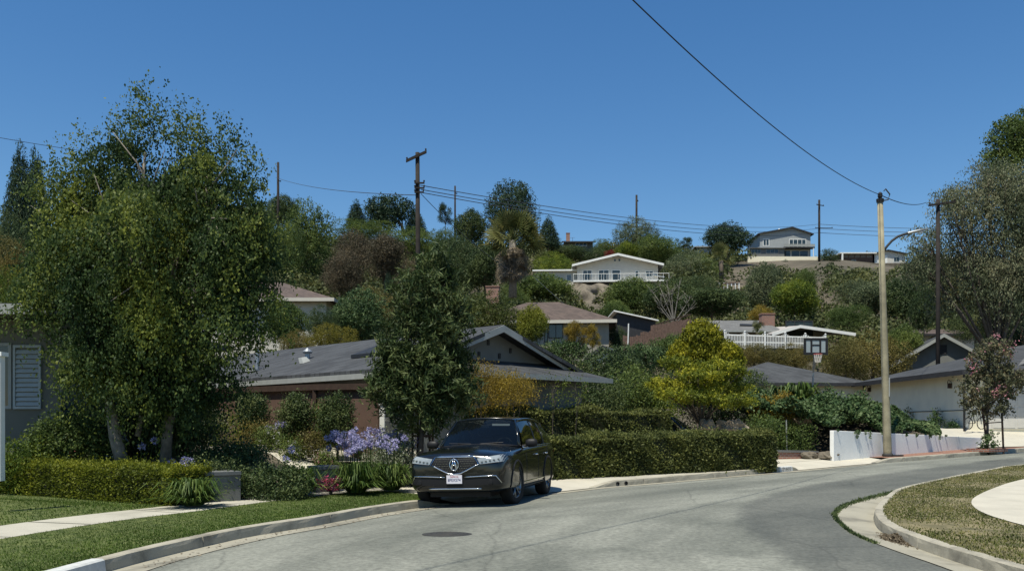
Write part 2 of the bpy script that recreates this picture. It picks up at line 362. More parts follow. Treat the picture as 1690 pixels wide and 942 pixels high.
def limbs(mb, base, lobes, r0, seed=0, trunk_top=None, nsub=3, n=8, lean=(0, 0)):
    rd = random.Random(seed); b = Vector(base); tt = Vector(trunk_top) if trunk_top else b+Vector((0, 0, .35*max(l[2] for l in lobes)))
    mid = b.lerp(tt, .5)+Vector((rd.uniform(-1, 1), rd.uniform(-1, 1), 0))*r0*.9
    mb.tube([b-Vector((0, 0, .3)), b+Vector((0, 0, .04)), mid, tt], [r0*1.5, r0*1.15, r0*.9, r0*.75], n)
    for l in lobes:
        c = Vector(l[:3]); m1 = tt.lerp(c, .5)+Vector((rd.uniform(-.2, .2), rd.uniform(-.2, .2), rd.uniform(-.1, .2)))*l[3]
        mb.tube([tt-Vector((0, 0, r0)), m1, c], [r0*.55, r0*.35, r0*.15], 6)
        for _ in range(nsub):
            e = c+Vector((rd.uniform(-1, 1)*l[3], rd.uniform(-1, 1)*l[4], rd.uniform(-.5, 1)*l[5]))*.8
            s0 = m1.lerp(c, rd.random()); mb.tube([s0, s0.lerp(e, .5)+Vector((0, 0, .08*l[5])), e], [r0*.25, r0*.14, r0*.05], 5)
    return mb
def fin(o):  # finish: evaluate modifiers into a plain mesh
    dg = bpy.context.evaluated_depsgraph_get(); me = bpy.data.meshes.new_from_object(o.evaluated_get(dg)); o.modifiers.clear(); o.data = me; return o
def textobj(name, s, size, m, parent, loc, rot, ext=.002, sx=1):
    cu = bpy.data.curves.new(name, 'FONT'); cu.body = s; cu.size = size; cu.extrude = ext; cu.align_x = 'CENTER'; cu.align_y = 'CENTER'
    o = bpy.data.objects.new(name, cu); COL.objects.link(o); dg = bpy.context.evaluated_depsgraph_get()
    me = bpy.data.meshes.new_from_object(o.evaluated_get(dg)); bpy.data.objects.remove(o)
    me.materials.clear(); me.materials.append(M[m]); o = link(name, me, parent, loc, rot); o.scale = (sx, 1, 1); return o

# ------------------------------------------------ where things are: pixel of the photograph + distance -> metres
def W(px, py, D): return Vector(((px-CX)/FP*D, D, CH-(py-Y0)/FP*D))
def XD(px, D): return (px-CX)/FP*D
def ZD(py, D): return CH-(py-Y0)/FP*D
def zr(y): 
    y = np.asarray(y, float); return .03*3*np.log1p(np.exp(np.clip((y-22)/3, -30, 30)))
def gp(px, py, off=0):
    a, b = 2.0, 200.0
    for _ in range(60):
        m = (a+b)/2
        if CH-(py-Y0)/FP*m-float(zr(m))-off > 0: a = m
        else: b = m
    return Vector(((px-CX)/FP*a, a, float(zr(a))+off))
def catmull(P, step=.35):
    P = [Vector((p[0], p[1])) for p in P]; out = []
    for i in range(len(P)-1):
        p0, p1, p2, p3 = P[max(i-1, 0)], P[i], P[i+1], P[min(i+2, len(P)-1)]
        n = max(1, int((p2-p1).length/step))
        for k in range(n):
            t = k/n; out.append(.5*((2*p1)+(p2-p0)*t+(2*p0-5*p1+4*p2-p3)*t*t+(3*p1-p0-3*p2+p3)*t**3))
    out.append(P[-1]); A = np.array([(p.x, p.y) for p in out])
    for _ in range(3): A[1:-1] = (A[:-2]+2*A[1:-1]+A[2:])/4
    return A
class Curve:
    def __init__(s, P, side):
        s.A = catmull(P); d = np.diff(s.A, axis=0); s.s = np.concatenate([[0], np.cumsum(np.linalg.norm(d, axis=1))])
        t = np.gradient(s.A, axis=0); t = t/np.linalg.norm(t, axis=1, keepdims=True)
        s.n = np.stack([-t[:, 1], t[:, 0]], 1)*side; s.side = side
    def at(s, q, o):
        q = np.asarray(q, float); x = np.interp(q, s.s, s.A[:, 0]); y = np.interp(q, s.s, s.A[:, 1])
        nx = np.interp(q, s.s, s.n[:, 0]); ny = np.interp(q, s.s, s.n[:, 1]); return x+nx*o, y+ny*o
    def near(s, p): return float(s.s[np.argmin((s.A[:, 0]-p[0])**2+(s.A[:, 1]-p[1])**2)])
    def sd(s, X, Y):
        X = np.asarray(X, float); Y = np.asarray(Y, float); sh = X.shape; X = X.ravel(); Y = Y.ravel(); out = np.empty(len(X))
        A = s.A[:-1]; B = s.A[1:]; D = B-A; L2 = (D**2).sum(1)
        for i in range(0, len(X), 20000):
            x = X[i:i+20000, None]; y = Y[i:i+20000, None]
            t = np.clip(((x-A[:, 0])*D[:, 0]+(y-A[:, 1])*D[:, 1])/L2, 0, 1)
            dx = x-(A[:, 0]+t*D[:, 0]); dy = y-(A[:, 1]+t*D[:, 1]); dd = dx*dx+dy*dy; k = dd.argmin(1); r = np.arange(len(k))
            cr = D[k, 0]*(y[:, 0]-A[k, 1])-D[k, 1]*(x[:, 0]-A[k, 0]); out[i:i+20000] = np.sqrt(dd[r, k])*np.sign(cr)*s.side
        return out.reshape(sh)
KLp = [(-6.2, -30), (-5.6, -10), (-5.1, 3)]+[gp(*p) for p in [(186,942),(271,919),(420,884),(502,872),(687,839),(968,807),(1049,800),(1179,788.5),(1289,779),(1432,766),(1690,745)]]+[(36, 50), (60, 72)]
KL = Curve(KLp, 1)
KRp = [(7.6, -30), (6.2, -8), (5.45, 4)]+[gp(*p) for p in [(1621,942),(1515,906),(1456,880),(1441.5,858),(1447,844),(1467,824),(1486,814),(1557,797),(1645,779),(1690,773)]]+[(30, 38.5), (56, 60)]
KR = Curve(KRp, -1)
def sstep(a, b, x):
    t = np.clip((np.asarray(x, float)-a)/(b-a), 0, 1); return t*t*(3-2*t)
def roadz(x, y):
    d = np.maximum(0, -np.maximum(KL.sd(x, y), KR.sd(x, y))); return zr(y)+.12*(1-np.exp(-d/1.2))
HY = [0, 34, 42, 50, 62, 75, 88, 100, 120, 140, 155, 170, 190, 215, 260, 320, 500, 900, 3000]
HZ = [.5, .75, 1.4, 2.4, 4.3, 7.3, 10.4, 13.3, 18.6, 23.6, 27.2, 31, 36.0, 38, 38, 31, 12, 0, -10]
def G(x, y, dl=None, dr=None):
    x = np.asarray(x, float); y = np.asarray(y, float); x, y = np.broadcast_arrays(x, y)
    if dl is None: dl = KL.sd(x, y); dr = KR.sd(x, y)
    near = zr(y)-.08+.19*sstep(.3, 1.6, dl)+.19*sstep(.3, 1.6, dr)
    near = near+.82*sstep(.1, 2.6, np.minimum(dl-4.0, (x+6.2)*.5+(y-16.2)*.87))*(1-sstep(-2, 3, x))*sstep(.2, .5, dl)
    T = np.interp(y, HY, HZ)+sstep(120, 200, y)*4.5*(1-sstep(-30, 60, x))
    T = T+sstep(60, 110, y)*(1.2*np.sin(x*.045+y*.03)+.7*np.sin(x*.11-y*.07+1))
    z = near+(T-near)*sstep(36, 54, y)
    z = z+1.55*np.exp(-((x-15.6)/4.6)**2-((y-42.5)/4.6)**2)*sstep(2, 4.5, dl)
    for x0, x1, y0, y1, pz, bl in PADS:
        w = sstep(x0-bl, x0, x)*(1-sstep(x1, x1+bl, x))*sstep(y0-bl, y0, y)*(1-sstep(y1, y1+bl, y))*sstep(2.5, 5, dl); z = z+(pz-z)*w
    return z
PADS = [(-13, 3, 27.5, 44, .85, 2.5), (12, 60, 55, 70, 1.42, 2.5), (22.6, 60, 44.0, 56, 1.42, 2.2), (-30, -10.5, 21.3, 32, 1.1, .9)]
def gz(x, y): return float(G(np.array([x]), np.array([y]))[0])
# ================================================ THE SETTING
def inpoly(x, y, Q):
    c = np.zeros(len(x), bool); n = len(Q); j = n-1
    for i in range(n):
        xi, yi = Q[i]; xj, yj = Q[j]; cond = ((yi > y) != (yj > y)) & (x < (xj-xi)*(y-yi)/(yj-yi+1e-12)+xi); c ^= cond; j = i
    return c

def sheet(name, m, P, label=None, kind='structure', th=None):
    mb = MB(); n, k = len(P), len(P[0])
    mb.v = [tuple(map(float, p)) for r in P for p in r]
    for i in range(n-1):
        for j in range(k-1): mb.f.append((i*k+j, i*k+j+1, (i+1)*k+j+1, (i+1)*k+j))
    o = mb.build(name, m)
    if kind: tag(o, label, kind=kind)
    return o
def axis(lo, hi, flo, fhi, fine, grow):
    a = [flo]; st = fine
    while a[0] > lo: st *= grow; a.insert(0, a[0]-st)
    b = list(np.arange(flo+fine, fhi, fine)); st = fine; c = [fhi]
    while c[-1] < hi: st *= grow; c.append(c[-1]+st)
    return np.array(a+b+c)
gx = axis(-1500, 1500, -22, 42, .4, 1.09); gy = axis(-60, 3000, 2, 62, .4, 1.035)
XX, YY = np.meshgrid(gx, gy); ZZ = G(XX, YY)
mb = MB(); mb.v = list(zip(XX.ravel().tolist(), YY.ravel().tolist(), ZZ.ravel().tolist())); k = len(gx)
mb.f = [(j*k+i, j*k+i+1, (j+1)*k+i+1, (j+1)*k+i) for j in range(len(gy)-1) for i in range(k-1)]
m, t, b = nodes('hill_ground'); tc = N(t, 'ShaderNodeTexCoord')
n1 = N(t, 'ShaderNodeTexNoise'); n1.inputs['Scale'].default_value = .12; n1.inputs['Detail'].default_value = 10; n1.inputs['Roughness'].default_value = .7
t.links.new(tc.outputs['Object'], n1.inputs['Vector'])
t.links.new(ramp(t, n1.outputs['Fac'], [(.3, (.035, .036, .018)), (.48, (.075, .062, .04)), (.62, (.105, .088, .06)), (.75, (.15, .125, .09))]), b.inputs['Base Color'])
b.inputs['Roughness'].default_value = .95; M['hill_ground'] = m
tag(mb.build('ground', 'hill_ground', smooth=True), kind='structure')

# road
rx = np.arange(-8, 58, .3); ry = np.arange(-28, 70, .3); RX, RY = np.meshgrid(rx, ry)
DL = KL.sd(RX, RY); DR = KR.sd(RX, RY); d_ = np.maximum(0, -np.maximum(DL, DR)); RZ = zr(RY)+.12*(1-np.exp(-d_/1.2))
ok = (DL < .35) & (DR < .35); mb = MB(); k = len(rx); mb.v = list(zip(RX.ravel().tolist(), RY.ravel().tolist(), RZ.ravel().tolist()))
okc = ok[:-1, :-1] & ok[1:, :-1] & ok[:-1, 1:] & ok[1:, 1:]
mb.f = [(j*k+i, j*k+i+1, (j+1)*k+i+1, (j+1)*k+i) for j, i in zip(*np.nonzero(okc))]
road = mb.build('road', 'road_asphalt', smooth=True); tag(road, kind='structure')
def resamp(P, n):
    P = np.array([(p[0], p[1]) for p in P]); A = catmull(P, .2); s = np.concatenate([[0], np.cumsum(np.linalg.norm(np.diff(A, axis=0), axis=1))])
    q = np.linspace(0, s[-1], n); return np.stack([np.interp(q, s, A[:, 0]), np.interp(q, s, A[:, 1])], 1)
def between(name, m, A, B, nv, dz, zf=roadz, jit=0, seed=0):
    rg = np.random.default_rng(seed); n = len(A); P = []
    ja = np.convolve(rg.normal(size=n+8), np.ones(3)/3, 'same')[4:-4]*jit
    for i in range(n):
        a = A[i]; bb = B[i]; dd = (a-bb)/max(1e-6, np.linalg.norm(a-bb)); a = a+dd*ja[i]
        xs = np.linspace(a[0], bb[0], nv); ys = np.linspace(a[1], bb[1], nv); zs = zf(xs, ys)+dz; P.append(list(zip(xs, ys, zs)))
    return sheet(name, m, P)
GEp = [(1690,774.5),(1570,796),(1484,811.5),(1425,827.6),(1392,840),(1377.6,855),(1392,872.5),(1413,888),(1475,913),(1557,942),(1720,1010),(1990,1150)]
OUp = [(1690,757),(1491,782.6),(1361,803),(1290,819),(1244,835),(1221,851),(1226,872),(1265,908),(1310,941),(1430,1010),(1640,1150)]
GE = resamp([gp(*p) for p in GEp], 150); OU = resamp([gp(*p) for p in OUp], 150)
PP = np.concatenate([OU, GE[::-1]]); fx, fy_ = RX.ravel(), RY.ravel(); ins = inpoly(fx, fy_, PP); dm = np.full(len(fx), 1e9)
for a_, b_ in zip(OU[:-1], OU[1:]):
    d__ = b_-a_; tt_ = np.clip(((fx-a_[0])*d__[0]+(fy_-a_[1])*d__[1])/(d__@d__+1e-9), 0, 1); dm = np.minimum(dm, np.hypot(fx-a_[0]-tt_*d__[0], fy_-a_[1]-tt_*d__[1]))
inside = ins | ((DR.ravel() > -.9) & (fy_ > 8)); at_ = road.data.attributes.new('patch', 'FLOAT', 'POINT'); at_.data.foreach_set('value', np.where(inside, np.clip(dm, .0, 3), -np.clip(dm, 0, 3)).astype(np.float32))
ks = np.array([KL.s[np.argmin((KL.A[:, 0]-x)**2+(KL.A[:, 1]-y)**2)] for x, y in zip(fx, fy_)]); ar_ = road.data.attributes.new('rc', 'FLOAT_VECTOR', 'POINT'); ar_.data.foreach_set('vector', np.stack([-DL.ravel(), ks, ks*0], 1).astype(np.float32).ravel())
KI = resamp([gp(*p) for p in [(1690,773.4),(1645,779.2),(1557,797),(1486,814),(1467,824),(1447,844),(1441.5,858),(1456,880),(1515,906),(1621,942),(1850,1010),(2200,1150)]], 150)
between('gutter', 'gutter_concrete', GE, KI, 6, .011)
# left gutter
qs = np.linspace(2, KL.near(gp(1432, 766)), 120); A_ = np.stack(KL.at(qs, -.48), 1); B_ = np.stack(KL.at(qs, .02), 1)
between('gutter', 'gutter_concrete', A_, B_, 4, .007, jit=.03)
# kerbs
def kerb(name, C, s0, s1, m='kerb_concrete', t0=0, t1=0, hk=.15, label=None):
    q = np.arange(s0, s1, .25); jn = np.arange(s0+2.1, s1-1, 3.05); q = np.unique(np.concatenate([q, jn, jn-.014, jn+.014, [s1]])); mb = MB(); rg = np.random.default_rng(int(s0*10))
    prof = [(0, -.06), (.012, .6), (.02, .93), (.045, 1), (.165, 1.0), (.172, .9), (.172, -.1)]
    pts = []
    for s in q:
        f = 1.0
        if t0: f = min(f, .12+.88*float(sstep(0, t0, s-s0)))
        if t1: f = min(f, .12+.88*float(sstep(0, t1, s1-s)))
        for o, z in prof:
            x, y = C.at(s, o+rg.normal()*.003); h = hk*z*f if z > 0 else z
            if np.any(np.abs(jn-s) < .002) and z > 0: h -= .018; x, y = C.at(s, o+.02)
            pts.append((float(x), float(y), float(zr(y))+h+.006+rg.normal()*.0015))
    n = len(prof); mb.v = pts
    for i in range(len(q)-1):
        for j in range(n-1): mb.f.append((i*n+j, i*n+j+1, (i+1)*n+j+1, (i+1)*n+j))
    mb.f.append(tuple(range(n))); mb.f.append(tuple((len(q)-1)*n+j for j in range(n))[::-1])
    o = mb.build(name, m); tag(o, kind='structure')
    return o
sL1 = KL.near(gp(124, 942)); sD0 = KL.near(gp(742, 833)); sD1 = KL.near(gp(968, 807)); sE0 = KL.near(gp(1292, 779)); sE1 = KL.near(gp(1437, 766)); sF = KL.near((34, 48))
kerb('kerb', KL, 3, sL1-.02); kerb('kerb', KL, sL1-.02, sD0, t1=1.0); kerb('kerb', KL, sD1, sE0+1.1, t0=1.2, t1=.35); kerb('kerb', KL, sE1, sF, t0=1.5)
kerb('kerb', KR, 3, KR.s[-1]-3)
# ribbons beside the left kerb
def rib(name, m, s0, s1, o0, o1, z0=.152, z1=.152, n=6, C=KL, useG=False, zf=None):
    q = np.arange(s0, s1, .35); q = np.append(q, s1); P = []
    for s in q:
        os_ = np.linspace(o0, o1, n); xs, ys = zip(*[C.at(s, o) for o in os_]); xs = np.array(xs, float); ys = np.array(ys, float)
        zs = zr(C.at(s, 0)[1])+np.linspace(z0, z1, n)
        if useG: zs = np.maximum(zs, G(xs, ys)+.03)
        P.append(list(zip(xs, ys, zs)))
    return sheet(name, m, P)
mat('lawn_earth', (.05, .075, .018), .95, .35, 5, col2=(.085, .10, .03))
sW = KL.near(gp(660, 842))
rib('parkway', 'lawn_earth', 3, sD0+.2, .165, 2.36, .15, .165)
rib('sidewalk', 'concrete', 3, sD0+.2, 2.36, 3.5, .168, .172)
rib('lawn_bank', 'lawn_earth', 3, KL.near(gp(590, 855)), 3.5, 9.5, .165, .2, 14, useG=True)
rib('driveway', 'bright_concrete', sD0+.2, sD1+1.25, .01, 1.3, .022, .16)
rib('driveway', 'bright_concrete', sD0+.2, sD1+1.25, 1.3, 9, .164, .22, 14, useG=True)
rib('sidewalk', 'concrete', sD1+1.25, sE0+.35, .165, 1.9, .156, .16)
P = []
for o_ in np.linspace(.1, 1.9, 6):
    x, y = KL.at(sD1+1.25, o_); zz = float(zr(KL.at(sD1+1.25, 0)[1])); x2, y2 = KL.at(sD1+.55, o_); P.append([(float(x), float(y), zz+.157), (float(x2), float(y2), zz-.02)])
sheet('sidewalk', 'concrete', P)
rib('driveway', 'bright_concrete', sE0+.35, sE1+1.55, .01, 1.2, .022, .16)
rib('driveway', 'bright_concrete', sE0-1.5, sE1+1.55, 1.2, 4.4, .166, .20, 8, useG=True)
rib('sidewalk', 'red_brick_paving', sE1+1.55, sF, .165, 2.1, .156, .16)
jm = MB()
def joint(C, s, o0, o1, dz):
    q = []
    for ss in (s-.009, s+.009):
        for oo in (o0, o1): x, y = C.at(ss, oo); q.append((float(x), float(y), float(zr(C.at(ss, 0)[1]))+dz))
    jm.add([q[0], q[1], q[3], q[2]], [(0, 1, 2, 3)])
for s in np.arange(6, sD0, 1.35): joint(KL, s, 2.36, 3.5, .1755)
for s in np.arange(sD1+2, sE0, 1.5): joint(KL, s, .17, 1.9, .164)
tag(jm.build('pavement_joints', 'dark_dirt'), kind='structure')
# island on the right
ix = np.arange(4.5, 40, .11); iy = np.arange(-4, 42, .11); IX, IY = np.meshgrid(ix, iy); DRi = KR.sd(IX, IY)
okv = DRi > .045; IZ = zr(IY)+.151; k = len(ix); okc = okv[:-1, :-1] & okv[1:, :-1] & okv[:-1, 1:] & okv[1:, 1:] & (DRi[:-1, :-1] < 9)
vid = -np.ones(IX.shape, int); jj, ii = np.nonzero(okc); use = np.zeros(IX.shape, bool)
for a_, b_ in ((0, 0), (1, 0), (0, 1), (1, 1)): use[jj+a_, ii+b_] = True
vid[use] = np.arange(use.sum()); mb = MB(); mb.v = list(zip(IX[use].tolist(), IY[use].tolist(), IZ[use].tolist()))
mb.f = [(int(vid[j, i]), int(vid[j, i+1]), int(vid[j+1, i+1]), int(vid[j+1, i])) for j, i in zip(jj, ii)]
mat('dry_earth', (.085, .085, .035), .95, .4, 3, col2=(.16, .135, .075)); tag(mb.build('island_lawn', 'dry_earth'), kind='structure')
SWp = [gp(x, y, .165) for x, y in [(1800,768),(1690,790),(1645,803),(1613,817),(1603,827),(1611,839),(1640,852),(1690,866),(1800,896)]]
sw = resamp(SWp, 60); right = resamp([Vector((20, 24.5, 0)), Vector((16, 21, 0)), Vector((13.6, 18, 0)), Vector((11.6, 14.6, 0)), Vector((9.6, 11.4, 0))], 60)
P = []
for a_, c_ in zip(sw, right): 
    xs = np.linspace(a_[0], c_[0], 8); ys = np.linspace(a_[1], c_[1], 8); P.append(list(zip(xs, ys, zr(ys)+.165)))
SWP = np.concatenate([sw, right[::-1]]); sheet('sidewalk', 'bright_concrete', P)
# cover in the road
p = gp(738, 881, .11); mb = MB(); mb.lathe([(.001, .012), (.30, .012), (.31, .004), (.37, .004), (.375, -.02)], 36)
for r_ in (.08, .16, .24): mb.lathe([(r_, .012), (r_+.01, .018), (r_+.02, .012)], 30)
o = mb.build('manhole_cover', 'iron_cover', loc=(p.x, p.y, float(roadz(np.array([p.x]), np.array([p.y]))[0]))); o.scale = (.95, .72, 1); tag(o, 'dark oval iron cover set in the asphalt in front of the parked car', 'manhole cover')
# white painted stretch of kerb + house number on the kerb
def kerbpaint(name, C, s0, s1, mt, label, cat, hk=.15):
    q = np.linspace(s0, s1, 10); P = []
    for s in q:
        r = []
        for o, z in [(-.004, .012), (.006, .09), (.014, .146), (.043, .163), (.168, .163)]:
            x, y = C.at(s, o); r.append((float(x), float(y), float(zr(y))+z))
        P.append(r)
    mb = MB(); n = 5; mb.v = [p for r in P for p in r]
    for i in range(9):
        for j in range(n-1): mb.f.append((i*n+j, i*n+j+1, (i+1)*n+j+1, (i+1)*n+j))
    return tag(mb.build(name, mt), label, cat)
kerbpaint('kerb_marking', KL, sL1-1.6, sL1+.02, 'kerb_white', 'white painted kerb end at the bottom left beside the grass', 'kerb marking')
s0, s1 = KL.near(gp(1288, 779)), KL.near(gp(1309, 777.5)); s0 = KL.near(gp(1290, 779)); 
kn = kerbpaint('house_number', KL, s0+.0, s0+.72, 'kerb_white', 'white house number block painted on the kerb by the hedge end', 'house number')
c0 = KL.at(s0+.36, -.006); tt = KL.at(s0+.3, 0); ang = math.atan2(float(tt[1]-KL.at(s0-.4, 0)[1]), float(tt[0]-KL.at(s0-.4, 0)[0]))
tx = textobj('digits', '21602', .135, 'kerb_digit', kn, (float(c0[0])+.012*math.sin(ang), float(c0[1])-.012*math.cos(ang), float(zr(c0[1]))+.088), (R(86), 0, ang), .001, 1.5)
# two drain pipes in the kerb
for k, px in enumerate((1023, 1031)):
    s = KL.near(gp(px, 802)); x, y = KL.at(s, .015); mb = MB(); mb.lathe([(.001, 0), (.04, 0), (.05, 0), (.05, .03)], 14, 'z')
    o = mb.build('drain_hole', 'black_metal', loc=(float(x), float(y)-.012, float(zr(y))+.07), rot=(R(90), 0, ang-.1)); tag(o, ['round black drain outlet in the kerb, nearer the parked car', 'round black drain outlet in the kerb, farther from the parked car'][k], 'drain', 'drain outlets in the kerb')

# ------------------------------------------------ walls and planters near the street
def wallthing(name, label, cat, A, B, za0, za1, zb0, zb1, th, m, cap=None, nseg=1):
    """upright wall from A to B, bottom/top heights at each end, thickness away from the street (+normal)"""
    A = Vector((A[0], A[1], 0)); B = Vector((B[0], B[1], 0)); d = (B-A).normalized(); nn = Vector((-d.y, d.x, 0))*th
    r = thing(name, label, cat, (A.x, A.y, za0)) if cap else None
    off = Vector((A.x, A.y, za0)) if cap else Vector((A.x, A.y, za0))
    mb = MB(); q = [A+Vector((0, 0, za0)), B+Vector((0, 0, zb0)), B+Vector((0, 0, zb1)), A+Vector((0, 0, za1))]
    mb.prism([p-off for p in q], nn)
    if not cap: return tag(mb.build(name, m, loc=off, bevel=.012), label, cat)
    mb.build('wall', m, r); c = MB(); e = nn.normalized()*.04
    q = [A-e+Vector((0, 0, za1+.003)), B-e+Vector((0, 0, zb1+.003)), B-e+Vector((0, 0, zb1+.07)), A-e+Vector((0, 0, za1+.07))]
    c.prism([p-off for p in q], nn+e*2); c.build('coping', cap, r); return r
WA = gp(1376, 757.5, .16); WB = Vector((XD(1621, 38.7), 38.7, 0))
wallthing('retaining_wall', 'white stucco retaining wall below the ivy bank behind the street lamp', 'retaining wall', WA, WB, WA.z-.2, ZD(710, WA.y), float(zr(38.7))+.0, ZD(722, 38.7), .15, 'white_stucco')
# grey utility vent at its right end
o = MB().box(-.22, .22, -.03, .0, -.14, .14); 
for i in range(6): o.box(-.19, .19, -.045, -.03, -.12+i*.042, -.10+i*.042)
v = Vector((XD(1611, 38.3), 38.42, ZD(728, 38.3))); tag(o.build('vent_grille', 'galvanised', loc=v, rot=(0, 0, math.atan2(WB.y-WA.y, WB.x-WA.x))), 'small grey grille at the right end of the white retaining wall', 'grille')
# low brick edging beside the driveway
a = W(1278, 752, 31.0); b = W(1350, 750, 31.6)
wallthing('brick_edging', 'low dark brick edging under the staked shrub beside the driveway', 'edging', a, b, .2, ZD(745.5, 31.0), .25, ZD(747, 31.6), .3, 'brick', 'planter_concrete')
# concrete planter wall by the left pavement, and a lower one by the lilies
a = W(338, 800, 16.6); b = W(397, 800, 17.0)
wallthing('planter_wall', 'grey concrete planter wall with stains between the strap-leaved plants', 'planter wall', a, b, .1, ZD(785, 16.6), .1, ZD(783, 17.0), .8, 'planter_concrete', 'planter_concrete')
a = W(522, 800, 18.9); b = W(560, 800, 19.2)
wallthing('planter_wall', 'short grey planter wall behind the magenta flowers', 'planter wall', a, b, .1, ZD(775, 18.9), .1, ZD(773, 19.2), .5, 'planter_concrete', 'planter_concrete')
# upper garden path
P = []
for px in np.linspace(330, 640, 14):
    P.append([tuple(W(px, 0, 22.3)[:2])+(ZD(760, 22.3)+.02*j,) if False else (XD(px, 22.0+j*.5), 22.0+j*.5, max(gz(XD(px, 22+j*.5), 22+j*.5)+.03, .72)) for j in range(5)])
sheet('path', 'bright_concrete', P)
# garage driveway
fr = resamp([Vector((19.6, 38.2, 0)), Vector((23, 41, 0))-Vector((0, 1.9, 0)), Vector((28, 43.0, 0)), Vector((36, 49, 0))], 30)
bk = resamp([Vector((18.4, 43.6, 0)), Vector((22.5, 44.3, 0)), Vector((28, 45.6, 0)), Vector((36, 52, 0))], 30); P = []
for a_, c_ in zip(fr, bk):
    xs = np.linspace(a_[0], c_[0], 12); ys = np.linspace(a_[1], c_[1], 12); zz = np.linspace(float(zr(a_[1]))+.175, 1.435, 12)
    P.append(list(zip(xs, ys, np.maximum(zz, G(xs, ys)+.03))))
sheet('driveway', 'bright_concrete', P)
# brick ring round the young street tree
c = gp(1637, 744.5, .16); mb = MB(); 
for i in range(10):
    x0 = -.75+i*.15; mb.box(x0, x0+.142, -.45, -.34, 0, .13+.012*(i % 3)); mb.box(x0, x0+.142, .34, .45, 0, .13)
for i in range(6): mb.box(-.75, -.64, -.33+i*.11, -.225+i*.11, 0, .13); mb.box(.64, .75, -.33+i*.11, -.225+i*.11, 0, .13)
mb.box(-.63, .63, -.335, .335, 0, .08); tag(mb.build('tree_planter', 'brick', loc=(c.x, c.y+.35, c.z-.02), rot=(0, 0, .6)), 'low red brick planter ring round the pink-flowering young tree', 'planter')

# ------------------------------------------------ buildings
def window(root, o, u, n, w, h, fm='white_paint', panes=2, rows=1, fw=.07, proud=.04, name='window', gm='window_glass'):
    """window with its lower left corner at o, width along u, outward normal n"""
    o = Vector(o); u = Vector(u).normalized(); n = Vector(n).normalized(); up = Vector((0, 0, 1)); mb = MB()
    def bar(a, b, c, d, pr=proud):
        q = [o+u*a+up*c, o+u*b+up*c, o+u*b+up*d, o+u*a+up*d]; mb.prism([x-n*.02 for x in q], n*(pr+.02))
    bar(0, w, 0, fw); bar(0, w, h-fw, h); bar(0, fw, fw, h-fw); bar(w-fw, w, fw, h-fw)
    for i in range(1, panes): bar(w*i/panes-fw*.4, w*i/panes+fw*.4, fw, h-fw, proud*.85)
    for i in range(1, rows): bar(fw, w-fw, h*i/rows-fw*.3, h*i/rows+fw*.3, proud*.7)
    f = mb.build(name, fm, root); g = MB(); q = [o+u*(fw*.8)+up*(fw*.8), o+u*(w-fw*.8)+up*(fw*.8), o+u*(w-fw*.8)+up*(h-fw*.8), o+u*(fw*.8)+up*(h-fw*.8)]
    g.prism([x+n*.003 for x in q], n*.008); g.build('pane', gm, f); return f
def gable_y(root, x0, x1, y0, y1, z0, h, rise, over, wm, rm, tm, th=.14, fasc=.2, peak=None, yover=None, roofname='roof'):
    """block whose gable ends face front and back (ridge along y)"""
    xm = (x0+x1)/2 if peak is None else peak; yo = over if yover is None else yover
    w = MB(); w.prism([(x0, y0, z0), (x1, y0, z0), (x1, y0, h), (xm, y0, h+rise), (x0, y0, h)], (0, y1-y0, 0)); w.build('wall', wm, root)
    sl = rise/(xm-x0); sr = rise/(x1-xm); r = MB(); e = .02
    L = [(x0-over, y0-yo, h-sl*over+e+th), (xm, y0-yo, h+rise+e+th), (xm, y1+yo, h+rise+e+th), (x0-over, y1+yo, h-sl*over+e+th)]
    Rr = [(xm, y0-yo, h+rise+e+th), (x1+over, y0-yo, h-sr*over+e+th), (x1+over, y1+yo, h-sr*over+e+th), (xm, y1+yo, h+rise+e+th)]
    r.prism(L, (0, 0, -th)); r.prism(Rr, (0, 0, -th)); ro = r.build(roofname, rm, root)
    f = MB(); q = .035
    for yy in (y0-yo-q-.002, y1+yo+.002):
        f.prism([(x0-over-.01, yy, h-sl*over+th-fasc), (xm, yy, h+rise+th-fasc), (xm, yy, h+rise+th-.01), (x0-over-.01, yy, h-sl*over+th-.01)], (0, q, 0))
        f.prism([(xm+.001, yy, h+rise+th-fasc), (x1+over+.01, yy, h-sr*over+th-fasc), (x1+over+.01, yy, h-sr*over+th-.01), (xm+.001, yy, h+rise+th-.01)], (0, q, 0))
    f.box(x0-over-q-.012, x0-over-.012, y0-yo, y1+yo, h-sl*over+th-fasc+.01, h-sl*over+th-.02); f.box(x1+over+.012, x1+over+q+.012, y0-yo, y1+yo, h-sr*over+th-fasc+.01, h-sr*over+th-.02)
    f.build('fascia', tm, root); return ro
